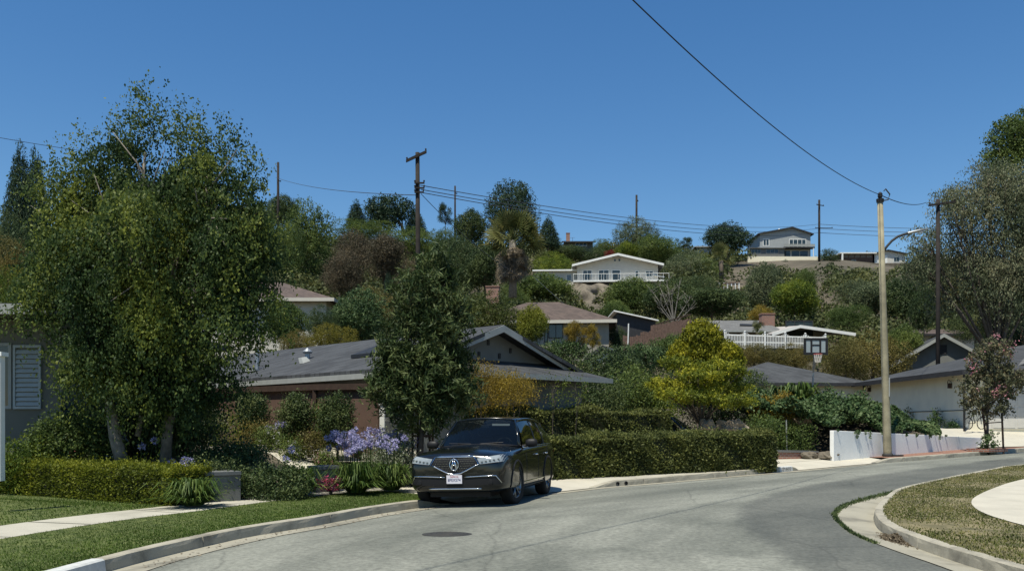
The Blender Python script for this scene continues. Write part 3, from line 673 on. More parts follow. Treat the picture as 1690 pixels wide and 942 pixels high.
def gable_x(root, x0, x1, y0, y1, z0, h, rise, over, wm, rm, tm, th=.14, fasc=.2):
    ym = (y0+y1)/2; s = rise/(ym-y0); w = MB(); w.prism([(x0, y0, z0), (x0, y1, z0), (x0, y1, h), (x0, ym, h+rise), (x0, y0, h)], (x1-x0, 0, 0)); w.build('wall', wm, root)
    r = MB(); e = .02+th
    r.prism([(x0-over, y0-over, h-s*over+e), (x1+over, y0-over, h-s*over+e), (x1+over, ym, h+rise+e), (x0-over, ym, h+rise+e)], (0, 0, -th))
    r.prism([(x0-over, ym, h+rise+e), (x1+over, ym, h+rise+e), (x1+over, y1+over, h-s*over+e), (x0-over, y1+over, h-s*over+e)], (0, 0, -th)); ro = r.build('roof', rm, root)
    f = MB(); f.box(x0-over, x1+over, y0-over-.045, y0-over-.008, h-s*over+e-fasc, h-s*over+e-.015)
    for xx in (x0-over-.04, x1+over+.003):
        f.prism([(xx, y0-over, h-s*over+e-fasc), (xx, ym, h+rise+e-fasc), (xx, ym, h+rise+e-.015), (xx, y0-over, h-s*over+e-.015)], (.035, 0, 0))
        f.prism([(xx, ym+.001, h+rise+e-fasc), (xx, y1+over, h-s*over+e-fasc), (xx, y1+over, h-s*over+e-.015), (xx, ym+.001, h+rise+e-.015)], (.035, 0, 0))
    f.build('fascia', tm, root); return ro
def hip(root, x0, x1, y0, y1, z0, h, rise, over, wm, rm, tm, wall=True, fasc=.2):
    if wall: MB().box(x0, x1, y0, y1, z0, h).build('wall', wm, root)
    X0, X1, Y0_, Y1 = x0-over, x1+over, y0-over, y1+over; w, d = X1-X0, Y1-Y0_; r = MB(); b = h+.005; t = h+rise; q = min(w, d)/2
    if w >= d: A, B = (X0+q, (Y0_+Y1)/2, t), (X1-q, (Y0_+Y1)/2, t)
    else: A, B = ((X0+X1)/2, Y0_+q, t), ((X0+X1)/2, Y1-q, t)
    c = [(X0, Y0_, b), (X1, Y0_, b), (X1, Y1, b), (X0, Y1, b)]
    if w >= d: r.add(c+[A, B], [(0, 1, 5, 4), (1, 2, 5), (2, 3, 4, 5), (3, 0, 4), (0, 3, 2, 1)])
    else: r.add(c+[A, B], [(0, 1, 4), (1, 2, 5, 4), (2, 3, 5), (3, 0, 4, 5), (0, 3, 2, 1)])
    ro = r.build('roof', rm, root); f = MB(); k = .04
    f.box(X0-k, X1+k, Y0_-k, Y0_-.003, b-fasc+.02, b+.03); f.box(X0-k, X1+k, Y1+.003, Y1+k, b-fasc+.02, b+.03)
    f.box(X0-k, X0-.003, Y0_-.002, Y1+.002, b-fasc+.02, b+.03); f.box(X1+.003, X1+k, Y0_-.002, Y1+.002, b-fasc+.02, b+.03)
    f.build('fascia', tm, root); return ro
def chimney(roof, x, y, z0, z1, w=.9, d=.7, m='brick', flash=True):
    c = MB().box(x-w/2, x+w/2, y-d/2, y+d/2, z0, z1).build('chimney', m, roof)
    MB().box(x-w/2-.05, x+w/2+.05, y-d/2-.05, y+d/2+.05, z1+.002, z1+.09).build('chimney_cap', m, c)
    if flash: MB().box(x-w/2-.04, x+w/2+.04, y-d/2-.04, y+d/2+.04, z0, z0+.28).build('flashing', 'white_paint', c)

# --- grey house at the left edge 
r = thing('house', 'grey single-storey house at the left edge with a louvred shutter', 'house', (-19.6, 20.0, 1.1))
MB().box(0, 9.35, 0, 9, -1, 2.93).build('wall', 'grey_wall', r)
MB().box(-1, 10.0, -1.0, 10, 3.02, 3.17).build('roof', 'dark_shingle', r); MB().box(-1, 10.04, -1.05, -1.003, 2.93, 3.15).build('fascia', 'offwhite_trim', r)
MB().box(-.5, 9.6, -.96, -.05, 2.955, 3.0).build('soffit', 'grey_wall', r)
sh = MB(); x0, x1, z0, z1 = 8.27, 8.9, .9, 2.35
sh.box(x0, x0+.05, -.06, 0, z0, z1); sh.box(x1-.05, x1, -.06, 0, z0, z1); sh.box(x0+.05, x1-.05, -.06, 0, z0, z0+.06); sh.box(x0+.05, x1-.05, -.06, 0, z1-.06, z1)
for i in range(12):
    z = z0+.08+i*.107; sh.prism([(x0+.05, -.05, z), (x1-.05, -.05, z), (x1-.05, -.012, z+.085), (x0+.05, -.012, z+.085)], (0, .008, -.01))
s_ = sh.build('shutter', 'shutter_paint', r)
window(r, (6.6, 0, .9), (1, 0, 0), (0, -1, 0), 1.62, 1.5, 'offwhite_trim', 2)

# --- shingled house in the middle: corner towards us, gable end to the right
r = thing('house', 'dark-shingled house with a white-trimmed gable in the middle behind the hedges', 'house', (-2.7, 25.1, .85), R(45))
h = 2.5
w = MB(); w.box(0, 7.2, 0, 17, -1, h).build('wall', 'grey_siding', r)
sl = .37; ap = 3.6; zt = h+sl*ap; gy0 = .75
# main roof slabs over the ridge
rf = MB(); ov = .55; th = .12
rf.prism([(-ov, -.15, h-sl*ov+th), (ap, gy0-.55, zt+th), (ap, 17.6, zt+th), (-ov, 17.6, h-sl*ov+th)], (0, 0, -th))
rf.prism([(ap, gy0-.55, zt+th), (7.2+ov, -.15, h-sl*ov+th), (7.2+ov, 17.6, h-sl*ov+th), (ap, 17.6, zt+th)], (0, 0, -th))
roofB = rf.build('roof', 'dark_shingle', r)
MB().prism([(.55, gy0+.02, h+.2), (6.65, gy0+.02, h+.2), (ap, gy0+.02, zt-.01)], (0, .1, 0)).build('gable_wall', 'grey_siding', r)
MB().prism([(-ov-.05, -.75, h-.13), (7.2+ov+.05, -.75, h-.13), (6.7, gy0+.05, h+.36), (.5, gy0+.05, h+.36)], (0, 0, -.1)).build('skirt_roof', 'dark_shingle', r)
f = MB()
for sx in (-1, 1):
    xe = ap+sx*(ap-.15); ze = h+sl*.15
    f.prism([(xe, gy0-.62, ze-.12), (ap, gy0-.62, zt-.12), (ap, gy0-.62, zt+.1), (xe, gy0-.62, ze+.1)], (0, .04, 0))
f.build('gable_trim', 'offwhite_trim', r)
g = MB(); g.box(-ov-.1, 7.2+ov+.1, -.86, -.76, h-.3, h-.14); g.box(-ov-.13, -ov-.03, -.75, 17.6, h-.36, h-.2)
g.build('gutter', 'offwhite_trim', r)
for i, (x, z) in enumerate(((2.6, .75), (3.5, .95), (4.5, .75), (3.1, .55), (4.0, .55))): MB().box(x-.05, x+.05, gy0-.01, gy0+.015, h+z-.12, h+z+.05).build('gable_vent', 'black_trim', r)
# roof furniture on the long slope that faces left
def onslope(x, y): return (x, y, h+sl*x+.13)
sk_ = MB(); sk_.prism([(.9, 3.2, h+sl*.9+.14), (2.0, 3.2, h+sl*2+.14), (2.0, 4.6, h+sl*2+.14), (.9, 4.6, h+sl*.9+.14)], (0, 0, .12)); sk_.build('skylight', 'skylight_dark', roofB)
x, y, z = onslope(1.5, 8.2); v = MB().tube([(x, y, z-.1), (x, y, z+.25)], .09, 12); v.lathe([(.16, .3), (.18, .36), (.02, .5)], 12, c=(x, y, z-.1)); v.build('roof_vent', 'galvanised', roofB)
x, y, z = onslope(1.0, 7.6); MB().prism([(x-.15, y-.15, z-.05), (x+.15, y-.15, z+.05), (x+.08, y, z+.2), (x-.12, y, z+.16)], (0, .22, 0)).build('roof_vent', 'offwhite_trim', roofB)
x, y, z = onslope(.6, 10.2); v = MB().tube([(x, y, z-.1), (x, y, z+.75)], .07, 12); v.build('vent_pipe', 'galvanised', roofB); MB().box(x-.35, x+.35, y-.5, y+.5, z-.09, z-.03).build('flashing', 'offwhite_trim', roofB)
hip(r, -6.5, -.9, 13, 22, -1, h+.1, 1.2, .5, 'grey_siding', 'dark_shingle_b', 'offwhite_trim')
window(r, (-.003, 7.5, 1.0), (0, 1, 0), (-1, 0, 0), 1.6, 1.2, 'black_trim', 2)
MB().box(-.45, -.02, 13.4, 14.0, 1.6, 2.2).build('electric_box', 'white_paint', r)

# --- brown fence in front of it
r = thing('fence', 'smooth brown boundary fence with a dark top rail behind the clipped shrubs', 'fence', (0, 0, 0))
fp = [W(628, 0, 22.6), W(520, 0, 24.2), W(430, 0, 25.6), W(340, 0, 27.2), W(250, 0, 28.8)]; fz = [ZD(636, 22.6), ZD(637.5, 24.2), ZD(641, 25.6), ZD(646, 27.2), ZD(651, 28.8)]
r.location = (fp[0].x, fp[0].y, .8); off = Vector(r.location); pn = MB(); cp = MB()
for i in range(4):
    a, b = Vector((fp[i].x, fp[i].y, 0)), Vector((fp[i+1].x, fp[i+1].y, 0)); nn = Vector((b-a).cross(Vector((0, 0, 1)))).normalized()
    q = [a+Vector((0, 0, .4)), b+Vector((0, 0, .4)), b+Vector((0, 0, fz[i+1])), a+Vector((0, 0, fz[i]))]; pn.prism([x-off for x in q], nn*.05)
    for e in (a, b): pass
    q = [a+nn*.1+Vector((0, 0, fz[i]-.1)), b+nn*.1+Vector((0, 0, fz[i+1]-.1)), b+nn*.1+Vector((0, 0, fz[i+1]+.06)), a+nn*.1+Vector((0, 0, fz[i]+.06))]; cp.prism([x-off for x in q], -nn*.2)
pn.build('panel', 'brown_fence', r); cp.build('top_rail', 'dark_brown_wood', r)
for i in range(5):
    q = Vector((fp[i].x, fp[i].y, 0))-off; MB().box(q.x-.05, q.x+.05, q.y-.1, q.y+.0, -.6, fz[i]-.8-.11).build('post', 'dark_brown_wood', r)
p = W(631, 0, 22.3); tag(MB().box(-.06, .06, -.06, .06, 0, ZD(668, 22.3)-.75).box(-.08, .08, -.08, .08, ZD(668, 22.3)-.748, ZD(668, 22.3)-.7).build('gate_post', 'white_paint', loc=(p.x, p.y, .75)), 'narrow white post at the right end of the brown fence', 'post')
# --- white post at the left edge of the picture
x = XD(-2.5, 14.8); mb = MB().box(-.07, .07, -.07, .07, 0, ZD(588, 14.8)-.7); mb.prism([(-.11, -.11, ZD(588, 14.8)-.698), (.11, -.11, ZD(588, 14.8)-.698), (.11, .11, ZD(588, 14.8)-.698), (-.11, .11, ZD(588, 14.8)-.698)], (0, 0, .07))
tag(mb.build('white_post', 'white_paint', loc=(x, 14.8, .7)), 'white painted post standing at the left edge behind the box hedge', 'post')

# --- garage house on the right
r = thing('house', 'cream stucco house with a dark hip roof and garage at the right above the driveway', 'house', (22.85, 43.8, 1.42))
h = 2.87
MB().box(0, 17, 0, 13, -1.2, h).build('wall', 'cream_stucco', r)
X0, X1, Y0_, Y1 = -.75, 17.8, -.75, 13.8; b = h+.01; rr = MB(); t = h+1.9
rr.add([(X0, Y0_, b), (X1, Y0_, b), (X1, Y1, b), (X0, Y1, b), (X0+7.2, (Y0_+Y1)/2, t), (X1-7.2, (Y0_+Y1)/2, t)], [(0, 1, 5, 4), (1, 2, 5), (2, 3, 4, 5), (3, 0, 4), (0, 3, 2, 1)])
rr.build('roof', 'dark_shingle', r)
f = MB(); f.box(X0-.05, X1, Y0_-.05, Y0_-.003, b-.22, b+.03); f.box(X0-.05, X0-.003, Y0_-.002, Y1, b-.22, b+.03); f.build('fascia', 'black_trim', r)
dr = MB(); dr.box(1.05, 5.9, -.05, 0, 0, 2.25)
gd = dr.build('garage_door', 'white_wall', r); pn = MB()
for i in range(4):
    for j in range(4): pn.box(1.12+j*1.2, 2.2+j*1.2, -.065, -.051, .06+i*.55, .52+i*.55)
pn.build('door_panel', 'white_wall', gd)
MB().box(.86, 1.03, -.07, 0, 0, 2.3).box(1.03, 5.9, -.07, 0, 2.26, 2.4).build('door_frame', 'white_wall', r)
MB().tube([(-.62, -.62, -.4), (-.62, -.62, h)], .055, 8).build('porch_post', 'black_metal', r)
for (yy, zz) in ((1.9, 2.25), (12.2, 2.45)): 
    l = MB().box(-.16, 0, yy-.09, yy+.09, zz-.14, zz+.12); l.tube([(0, yy, zz+.2), (-.16, yy, zz+.3), (-.2, yy, zz+.12)], .02, 6); l.build('wall_lamp', 'dark_brown_wood', r)
MB().tube([(-.02, .2, .95), (-.02, 7, .95)], .02, 6).build('wall_wire', 'black_metal', r)
gr = gable_y(r, 2.6, 12.5, 1.0, 9, h, h+.15, 1.75, .6, 'grey_siding', 'grey_shingle', 'black_trim', roofname='roof')
vt = MB()
for i in range(7): vt.box(6.6, 8.5, .93, .995, h+.55+i*.1, h+.6+i*.1)
vt.build('gable_louvre', 'offwhite_trim', r)
# wing to the left with its own hip roof
hip(r, -9.6, -.05, 13.3, 24, -1, h, 1.75, .6, 'cream_stucco', 'dark_shingle_b', 'black_trim')
# --- gable of the house behind the garage
D = 72; r = thing('house', 'house with a wide pale-trimmed gable rising behind the garage roof', 'house', (XD(1468, D), D, 1.8), R(-14))
gable_y(r, .6, 7.4, 0, 12, -1, ZD(598, D)-1.8, 2.1, .5, 'grey_siding', 'dark_shingle', 'offwhite_trim', fasc=.3)
MB().box(3.8, 4.3, -.05, -.003, ZD(590, D)-1.8+.2, ZD(590, D)-1.8+.95).build('gable_vent', 'black_trim', r)
hip(r, 6.5, 19, 2, 12, -1, ZD(592, D)-1.8, 1.5, .6, 'grey_wall', 'tan_shingle', 'offwhite_trim')
MB().tube([(11.2, 5, 5.8), (11.2, 5, 8.1)], .14, 10).build('vent_pipe', 'brick', r)

# --- brown-roofed house, left on the hill foot
D = 66; z0 = ZD(505, D)-2.9; r = thing('house', 'brown-roofed house half hidden behind the birch on the left', 'house', (XD(440, D), D, z0))
x1 = XD(545, D)-XD(440, D); hip(r, -9, x1-.3, 0, 9, -3, ZD(494, D)-z0, 2.0, .7, 'pale_wall', 'brown_shingle', 'pale_wall', fasc=.25)
# --- brown-roofed house in the middle
D = 72; z0 = ZD(566, D); r = thing('house', 'beige house with a long brown shingle roof and brick chimney above the middle garden', 'house', (XD(838, D), D, z0), R(-6))
wx = XD(1010, D)-XD(838, D); eh = ZD(531, D)-z0
ro = hip(r, -3, wx-.3, 0, 8.5, -2, eh, 2.15, .6, 'tan_wall', 'brown_shingle', 'pale_wall', fasc=.25)
chimney(ro, -1.6, 3.0, eh+.6, ZD(474, 75)-z0, 1.1, .8, flash=False)
window(r, (wx-2.0, -.003, .5), (1, 0, 0), (0, -1, 0), .55, 1.35, 'black_trim', 1); window(r, (wx-5.2, -.003, .35), (1, 0, 0), (0, -1, 0), 1.2, 1.5, 'black_trim', 2); window(r, (3.0, -.003, .0), (1, 0, 0), (0, -1, 0), .3, 1.9, 'black_trim', 1)
# --- dark blue-grey shed with a pale roof edge beside it
D = 78; z0 = ZD(560, D); r = thing('shed', 'dark blue-grey building with a thin white roof edge under the dark trees', 'shed', (XD(1018, D), D, z0))
x1 = XD(1082, D)-XD(1018, D); a, b = ZD(516, D)-z0, ZD(531, D)-z0
MB().prism([(0, 0, -2), (x1, 0, -2), (x1, 0, b), (0, 0, a)], (0, 7, 0)).build('wall', 'black_trim', r)
MB().prism([(-.3, -.4, a+.08), (x1+.2, -.4, b+.03), (x1+.2, -.4, b+.14), (-.3, -.4, a+.19)], (0, 7.8, 0)).build('roof', 'white_paint', r)
# --- board fence
r = thing('fence', 'weathered reddish board fence stepping up behind the yellow-topped tree', 'fence', (0, 0, 0)); D = 66
A, B = W(1074, 560, D+3), W(1140, 560, D-2); r.location = (A.x, A.y, A.z); L = Vector((B.x-A.x, B.y-A.y, 0)); n = 30; pn = MB()
for i in range(n):
    q = L*(i/n); e = L*((i+.93)/n); zt_ = (ZD(537, D+3)*(1-i/n)+ZD(525, D-2)*i/n)-A.z+random.uniform(-.05, .05)
    pn.prism([(q.x, q.y, -1.5), (e.x, e.y, -1.5), (e.x, e.y, zt_), (q.x, q.y, zt_)], (0, .03, 0))
pn.build('board_panel', 'old_wood', r); MB().prism([(0, .035, 1.0), (L.x, L.y+.035, 1.3), (L.x, L.y+.035, 1.4), (0, .035, 1.1)], (0, .06, 0)).build('rail', 'dark_brown_wood', r)
r = thing('fence', 'low leaning red-brown fence panels right of the beige house', 'fence', (XD(1028, 70), 70, ZD(565, 70))); pn = MB()
for i in range(14):
    x = i*.175; pn.box(x, x+.16, 0, .03, -.6, .55+.3*(i > 7)+random.uniform(-.1, .1))
pn.build('board_panel', 'old_wood', r); MB().tube([(.4, -.05, -.3), (.45, -.05, 1.5)], .05).build('post', 'white_paint', r)

# --- house with the white picket fence
D = 76; z0 = ZD(562, D); r = thing('house', 'low house with brick chimney and long pale eaves behind the white picket fence', 'house', (XD(1200, D), D, z0))
w_ = XD(1385, D)-XD(1200, D); eh = ZD(546, D)-z0; MB().box(-2, w_-1, .5, 9, -2, eh+.1).build('wall', 'tan_wall', r)
rr = MB(); rr.prism([(-3, -.6, eh), (4.6, -.6, eh+.0), (4.4, 5, eh+1.5), (-1.5, 5, eh+1.5)], (0, 0, -.12)); ro = rr.build('roof', 'grey_shingle', r)
MB().box(-3, 4.5, -.66, -.61, eh-.16, eh+.01).build('fascia', 'offwhite_trim', r)
e = ZD(537, D-3)-z0; rr = MB(); rr.prism([(3.2, -2.5, e-.62), (5.5, -2.5, e+.05), (w_+.4, -2.5, e-.62), (w_+.4, 5, e+.1), (5.5, 5, e+.75), (3.2, 5, e+.1)], (0, 0, -.1)); rr.build('porch_roof', 'flat_roof', r)
f = MB(); f.prism([(3.15, -2.56, e-.82), (5.5, -2.56, e-.15), (5.5, -2.56, e+.1), (3.15, -2.56, e-.57)], (0, .05, 0)); f.prism([(5.501, -2.56, e-.15), (w_+.45, -2.56, e-.82), (w_+.45, -2.56, e-.57), (5.501, -2.56, e+.1)], (0, .05, 0)); f.build('fascia', 'white_paint', r)
chimney(ro, XD(1280, D)-XD(1200, D), 2.6, eh+.3, ZD(518, D+2)-z0, 1.15, .9)
MB().prism([(1.5, 1.6, eh+.62), (3.3, 1.2, eh+.5), (3.5, 1.9, eh+.7), (1.7, 2.3, eh+.8)], (0, 0, .1)).build('skylight', 'skylight_dark', ro)
window(r, (5.2, .497, .2), (1, 0, 0), (0, -1, 0), 2.4, 1.6, 'black_trim', 3)
# scalloped white picket fence
D = 70; r = thing('fence', 'white scalloped picket fence above the reddish shrubs', 'fence', (XD(1196, D), D, ZD(568, D))); x1 = XD(1362, D)-XD(1196, D); np_ = 64; z0 = ZD(568, D); po = MB(); seg = x1/5
for i in range(np_):
    x = x1*i/np_; u = (x/seg) % 1; zt_ = ZD(545+6*x/x1, D)-z0-.38*math.sin(math.pi*u); po.prism([(x, 0, -.3), (x+.05, 0, -.3), (x+.05, 0, zt_-.04), (x+.025, 0, zt_), (x, 0, zt_-.04)], (0, .025, 0))
po.build('pickets', 'white_paint', r)
MB().prism([(0, .03, .18), (x1, .03, .0), (x1, .03, .1), (0, .03, .28)], (0, .05, 0)).prism([(0, .03, .72), (x1, .03, .48), (x1, .03, .58), (0, .03, .82)], (0, .05, 0)).build('rail', 'white_paint', r)
for i in range(6):
    x = x1*i/5; z = ZD(546+6*x/x1, D)-z0; MB().box(x-.06, x+.06, -.09, -.004, -.4, z).lathe([(.001, 0), (.08, .01), (.07, .06), (.001, .09)], 10, c=(x, -.045, z)).build('post', 'white_paint', r)

# --- white gabled house on the hill
D = 140; z0 = ZD(465, D); r = thing('house', 'white low-gabled house with a railed balcony halfway up the hill', 'house', (XD(947, D), D, z0), R(-3))
w_ = XD(1088, D)-XD(947, D); eh = ZD(438, D)-z0
gable_y(r, .5, w_-.3, 0, 12, -1.2, eh, 1.5, .75, 'white_wall', 'flat_roof', 'white_paint', fasc=.34, yover=1.3)
for a, b_, c, d, pn in ((1.4, 2.9, 0, 1.85, 2), (3.9, 5.6, 0, 1.85, 2), (6.0, 7.4, .1, 1.75, 1), (9.7, 10.3, .75, .95, 1), (11.3, 12.6, .7, .95, 2)):
    window(r, (a, -.003, c), (1, 0, 0), (0, -1, 0), b_-a, d, 'white_paint', pn, fw=.09)
window(r, (6.35, -.003, eh+.55), (1, 0, 0), (0, -1, 0), .35, .45, 'white_wall', 1, fw=.04); window(r, (7.05, -.003, eh+.55), (1, 0, 0), (0, -1, 0), .35, .45, 'white_wall', 1, fw=.04)
MB().box(-.1, w_+1.2, -1.9, -.02, -.32, -.05).build('balcony_deck', 'white_paint', r)
rl = MB(); rl.tube([(-.1, -1.85, .92), (w_+1.2, -1.85, .92)], .04, 6); rl.tube([(-.1, -1.85, .92), (-.1, 0, .92)], .04, 6)
for i in range(18): x = -.1+(w_+1.3)*i/17; rl.tube([(x, -1.85, -.05), (x, -1.85, .92)], .03, 5)
rl.build('balcony_rail', 'white_paint', r)
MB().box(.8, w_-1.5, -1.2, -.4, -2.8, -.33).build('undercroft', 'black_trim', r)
MB().box(-6.2, .45, 1.2, 9, -1.2, 1.85).build('wing_wall', 'pale_wall', r); MB().box(-6.6, .7, .6, 9.3, 1.87, 2.1).build('wing_roof', 'white_paint', r); window(r, (-1.1, 1.197, .3), (1, 0, 0), (0, -1, 0), .7, 1.1, 'white_paint', 2)
# pale green awning and yellow-green rail to its right
a = W(1080, 455, 139); o = MB().prism([(0, 0, 0), (1.6, 0, -.2), (1.6, 0, -.1), (0, 0, .1)], (0, 1.2, 0)); tag(o.build('awning', 'white_paint', loc=a), 'small white awning at the right corner of the white gabled house', 'awning')
r = thing('balustrade', 'pale yellow-green handrail running right from the white gabled house', 'handrail', W(1096, 462, 137)); L_ = W(1200, 466, 132)-W(1096, 462, 137)
MB().tube([(0, 0, 0), tuple(L_)], .06, 6).build('rail', 'palm_leaf', r); q = MB()
for i in range(9): e = L_*(i/8); q.tube([(e.x, e.y, e.z-1), tuple(e)], .04, 5)
q.build('posts', 'offwhite_trim', r)
r = thing('stair_railing', 'white posts of a reddish deck stair among the hillside trees', 'railing', W(1188, 478, 128)); q = MB()
for i in range(6): q.box(i*.55, i*.55+.12, 0, .12, 0, 1.0+.02*i)
q.build('posts', 'white_paint', r); MB().prism([(0, -.05, .75), (3, -.05, 1.1), (3, -.05, 1.22), (0, -.05, .87)], (0, .04, 0)).build('rail', 'old_wood', r); MB().box(-.5, 3.2, .15, 2, -.3, 0).build('deck', 'old_wood', r)

# --- two-storey house on the ridge
D = 185; z0 = ZD(421, D); r = thing('house', 'two-storey grey house on the ridge with a white balcony and chimney', 'house', (XD(1252, D), D, z0))
s = D/FP
x1 = (1340-1252)*s; eh = (421-393)*s; e2 = (421-386)*s
mat('light_grey_wall', (.31, .325, .32), .85, .06, 2); gable_y(r, .3, x1-.3, 0, 10, -1, eh+.9, 1.25, .5, 'light_grey_wall', 'dark_shingle', 'black_trim', peak=(1307-1252)*s, fasc=.25)
window(r, (.9, -.003, (421-406)*s), (1, 0, 0), (0, -1, 0), 1.35, 1.5, 'white_paint', 2, fw=.13); window(r, (6.4, -.003, (421-409)*s), (1, 0, 0), (0, -1, 0), 3.6, 1.85, 'white_paint', 4, fw=.13)
MB().box(4.9, x1+.1, -1.6, -.01, 1.22, 1.45).build('balcony_deck', 'black_trim', r); q = MB(); q.box(4.9, x1+.1, -1.62, -1.56, 1.95, 2.03)
for i in range(12): x = 4.9+(x1-4.8)*i/12; q.box(x, x+.05, -1.61, -1.57, 1.45, 1.95)
q.box(4.9, x1+.1, -1.6, -1.585, 1.5, 1.9); q.build('balcony_rail', 'offwhite_trim', r)
MB().box(-2.2, 4.8, -2, -.01, -1, 1.05).build('lower_wall', 'grey_siding', r); MB().prism([(-2.9, -2.4, 1.1), (4.9, -2.4, 1.1), (4.9, -.02, 1.55), (-2.3, -.02, 1.55)], (0, 0, -.12)).build('lower_roof', 'grey_shingle', r)
for a, c in ((-2.1, 2.0), (1.0, 2.6)): window(r, (a, -2.003, -.1), (1, 0, 0), (0, -1, 0), c, .95, 'offwhite_trim', 3)
window(r, (5.0, -.003, -.45), (1, 0, 0), (0, -1, 0), 1.7, 1.45, 'white_paint', 1, 1); window(r, (6.85, -.003, -.45), (1, 0, 0), (0, -1, 0), 3.6, 1.45, 'white_paint', 2)
MB().tube([(x1-.2, -1.5, -.8), (x1-.2, -1.5, 1.2)], .09, 6).build('balcony_post', 'white_paint', r)
c = MB(); cx_, cz = (1294-1252)*s, eh+1.9; c.box(cx_-.4, cx_+.4, 3, 3.8, cz-1, cz+.35); c.build('chimney', 'white_paint', r); MB().lathe([(.45, .36), (.5, .42), (.2, .75), (.05, .85)], 12, c=(cx_, 3.4, cz)).build('chimney_cap', 'white_paint', r)
wallthing('garden_wall', 'long low white garden wall in front of the two-storey ridge house', 'garden wall', (XD(1234, 179), 179), (XD(1354, 179), 179), ZD(434, 179)-1, ZD(423, 179), ZD(434, 179)-1, ZD(423.5, 179), .3, 'cream_stucco')
# --- flat long house and small gabled house farther right on the ridge
D = 186; z0 = ZD(433, D); s = D/FP; r = thing('house', 'long low ridge house with a striped brown wall under a pale roof edge', 'house', (XD(1387, D), D, z0))
MB().box(0, 7.2, 0, 7, -1.5, 1.75).build('wall', 'brown_fence', r); MB().box(-.3, 7.4, -.7, 7.4, 1.77, 2.0).build('fascia', 'white_paint', r); MB().prism([(-.3, -.6, 2.01), (7.4, -.6, 2.01), (6.9, 3, 2.45), (.5, 3, 2.45)], (0, 0, -.005)).build('roof', 'grey_shingle', r)
MB().box(0.05, .35, -.7, -.3, -1, 1.76).build('post', 'white_paint', r); window(r, (2.4, -.003, -.1), (1, 0, 0), (0, -1, 0), .9, .7, 'pale_wall', 1, fw=.05)
q = MB()
for i in range(5): q.prism([(.7+i*1.25, -.02, 1.65), (1.7+i*1.25, -.02, 1.65), (1.55+i*1.25, -.02, 1.0), (.55+i*1.25, -.02, 1.0)], (0, .015, 0))
q.build('wall_panel', 'tan_shingle', r)
r = thing('house', 'small white gabled house on the ridge right of the street lamp', 'house', (XD(1452, D), D, z0))
gable_y(r, -1.5, 5.4, 0, 7, -1.5, 1.75, .75, .5, 'white_wall', 'dark_shingle', 'black_trim', peak=1.6, fasc=.2); window(r, (2.9, -.003, .1), (1, 0, 0), (0, -1, 0), 1.3, 1.0, 'white_paint', 2)
MB().box(-.9, 1.6, -.05, -.003, -1.2, 1.5).build('garage_door', 'white_paint', r)
wallthing('garden_wall', 'long dark stone wall along the ridge below the low houses', 'garden wall', (XD(1358, 178), 178), (XD(1535, 182), 182), ZD(446, 178)-1, ZD(434, 178), ZD(452, 182)-1, ZD(434, 182), .4, 'rock_face')
# --- skyline house with chimney
D = 178; z0 = ZD(408, D); s = D/FP; r = thing('house', 'low skyline house with a flat pale roof and a red chimney', 'house', (XD(928, D), D, z0))
MB().box(.3, 6.2, 0, 6, -2, 1.05).build('wall', 'grey_wall', r); ro = MB().prism([(-.2, -.8, 1.08), (6.7, -.8, 1.08), (5.9, 3, 1.6), (.6, 3, 1.6)], (0, 0, -.1)).build('roof', 'flat_roof', r)
MB().box(-.2, 6.7, -.86, -.81, .8, 1.07).build('fascia', 'black_trim', r); chimney(ro, 1.25, 1.5, 1.1, 3.1, .75, .6, flash=False); window(r, (2.6, -.003, .2), (1, 0, 0), (0, -1, 0), 2.4, .7, 'white_paint', 3)
q = MB().tube([(2.2, 1.5, 1.3), (2.2, 1.5, 2.3)], .03, 5).tube([(1.7, 1.5, 2.2), (2.7, 1.5, 2.25)], .02, 5); q.build('antenna', 'black_metal', r)
D = 182; r = thing('house', 'low dark-roofed house on the skyline between two trees', 'house', (XD(1146, D), D, ZD(412, D))); hip(r, .5, 3.6, 0, 4, -2, .6, .5, .5, 'pale_wall', 'brown_shingle', 'offwhite_trim')
# --- buildings glimpsed through the gum tree
D = 84; z0 = ZD(566, D); r = thing('house', 'brown-roofed house glimpsed between the trunks behind the right-hand gable', 'house', (XD(1552, D), D, z0)); hip(r, -4, 5.5, 0, 7, -2, ZD(552, D)-z0, .9, .5, 'pale_wall', 'brown_shingle', 'black_trim')
D = 170; z0 = ZD(437, D); r = thing('house', 'pale flat-roofed ridge house seen through the big gum tree', 'house', (XD(1551, D), D, z0)); MB().box(0, 9, 0, 6, -2, 1.2).build('wall', 'white_wall', r); MB().box(-.4, 9.4, -.5, 6.4, 1.22, 1.45).build('roof', 'white_paint', r); window(r, (1, -.003, .2), (1, 0, 0), (0, -1, 0), 2, .7, 'white_paint', 2)
# small dark roof below the board fence
D = 50; z0 = ZD(600, D); r = thing('shed', 'little dark pitched roof with a white gable half buried in shrubs', 'shed', (XD(974, D), D, z0), R(-20)); gable_y(r, 0, 1.6, 0, 3.5, -1.5, .35, .5, .25, 'white_wall', 'dark_shingle', 'black_trim')
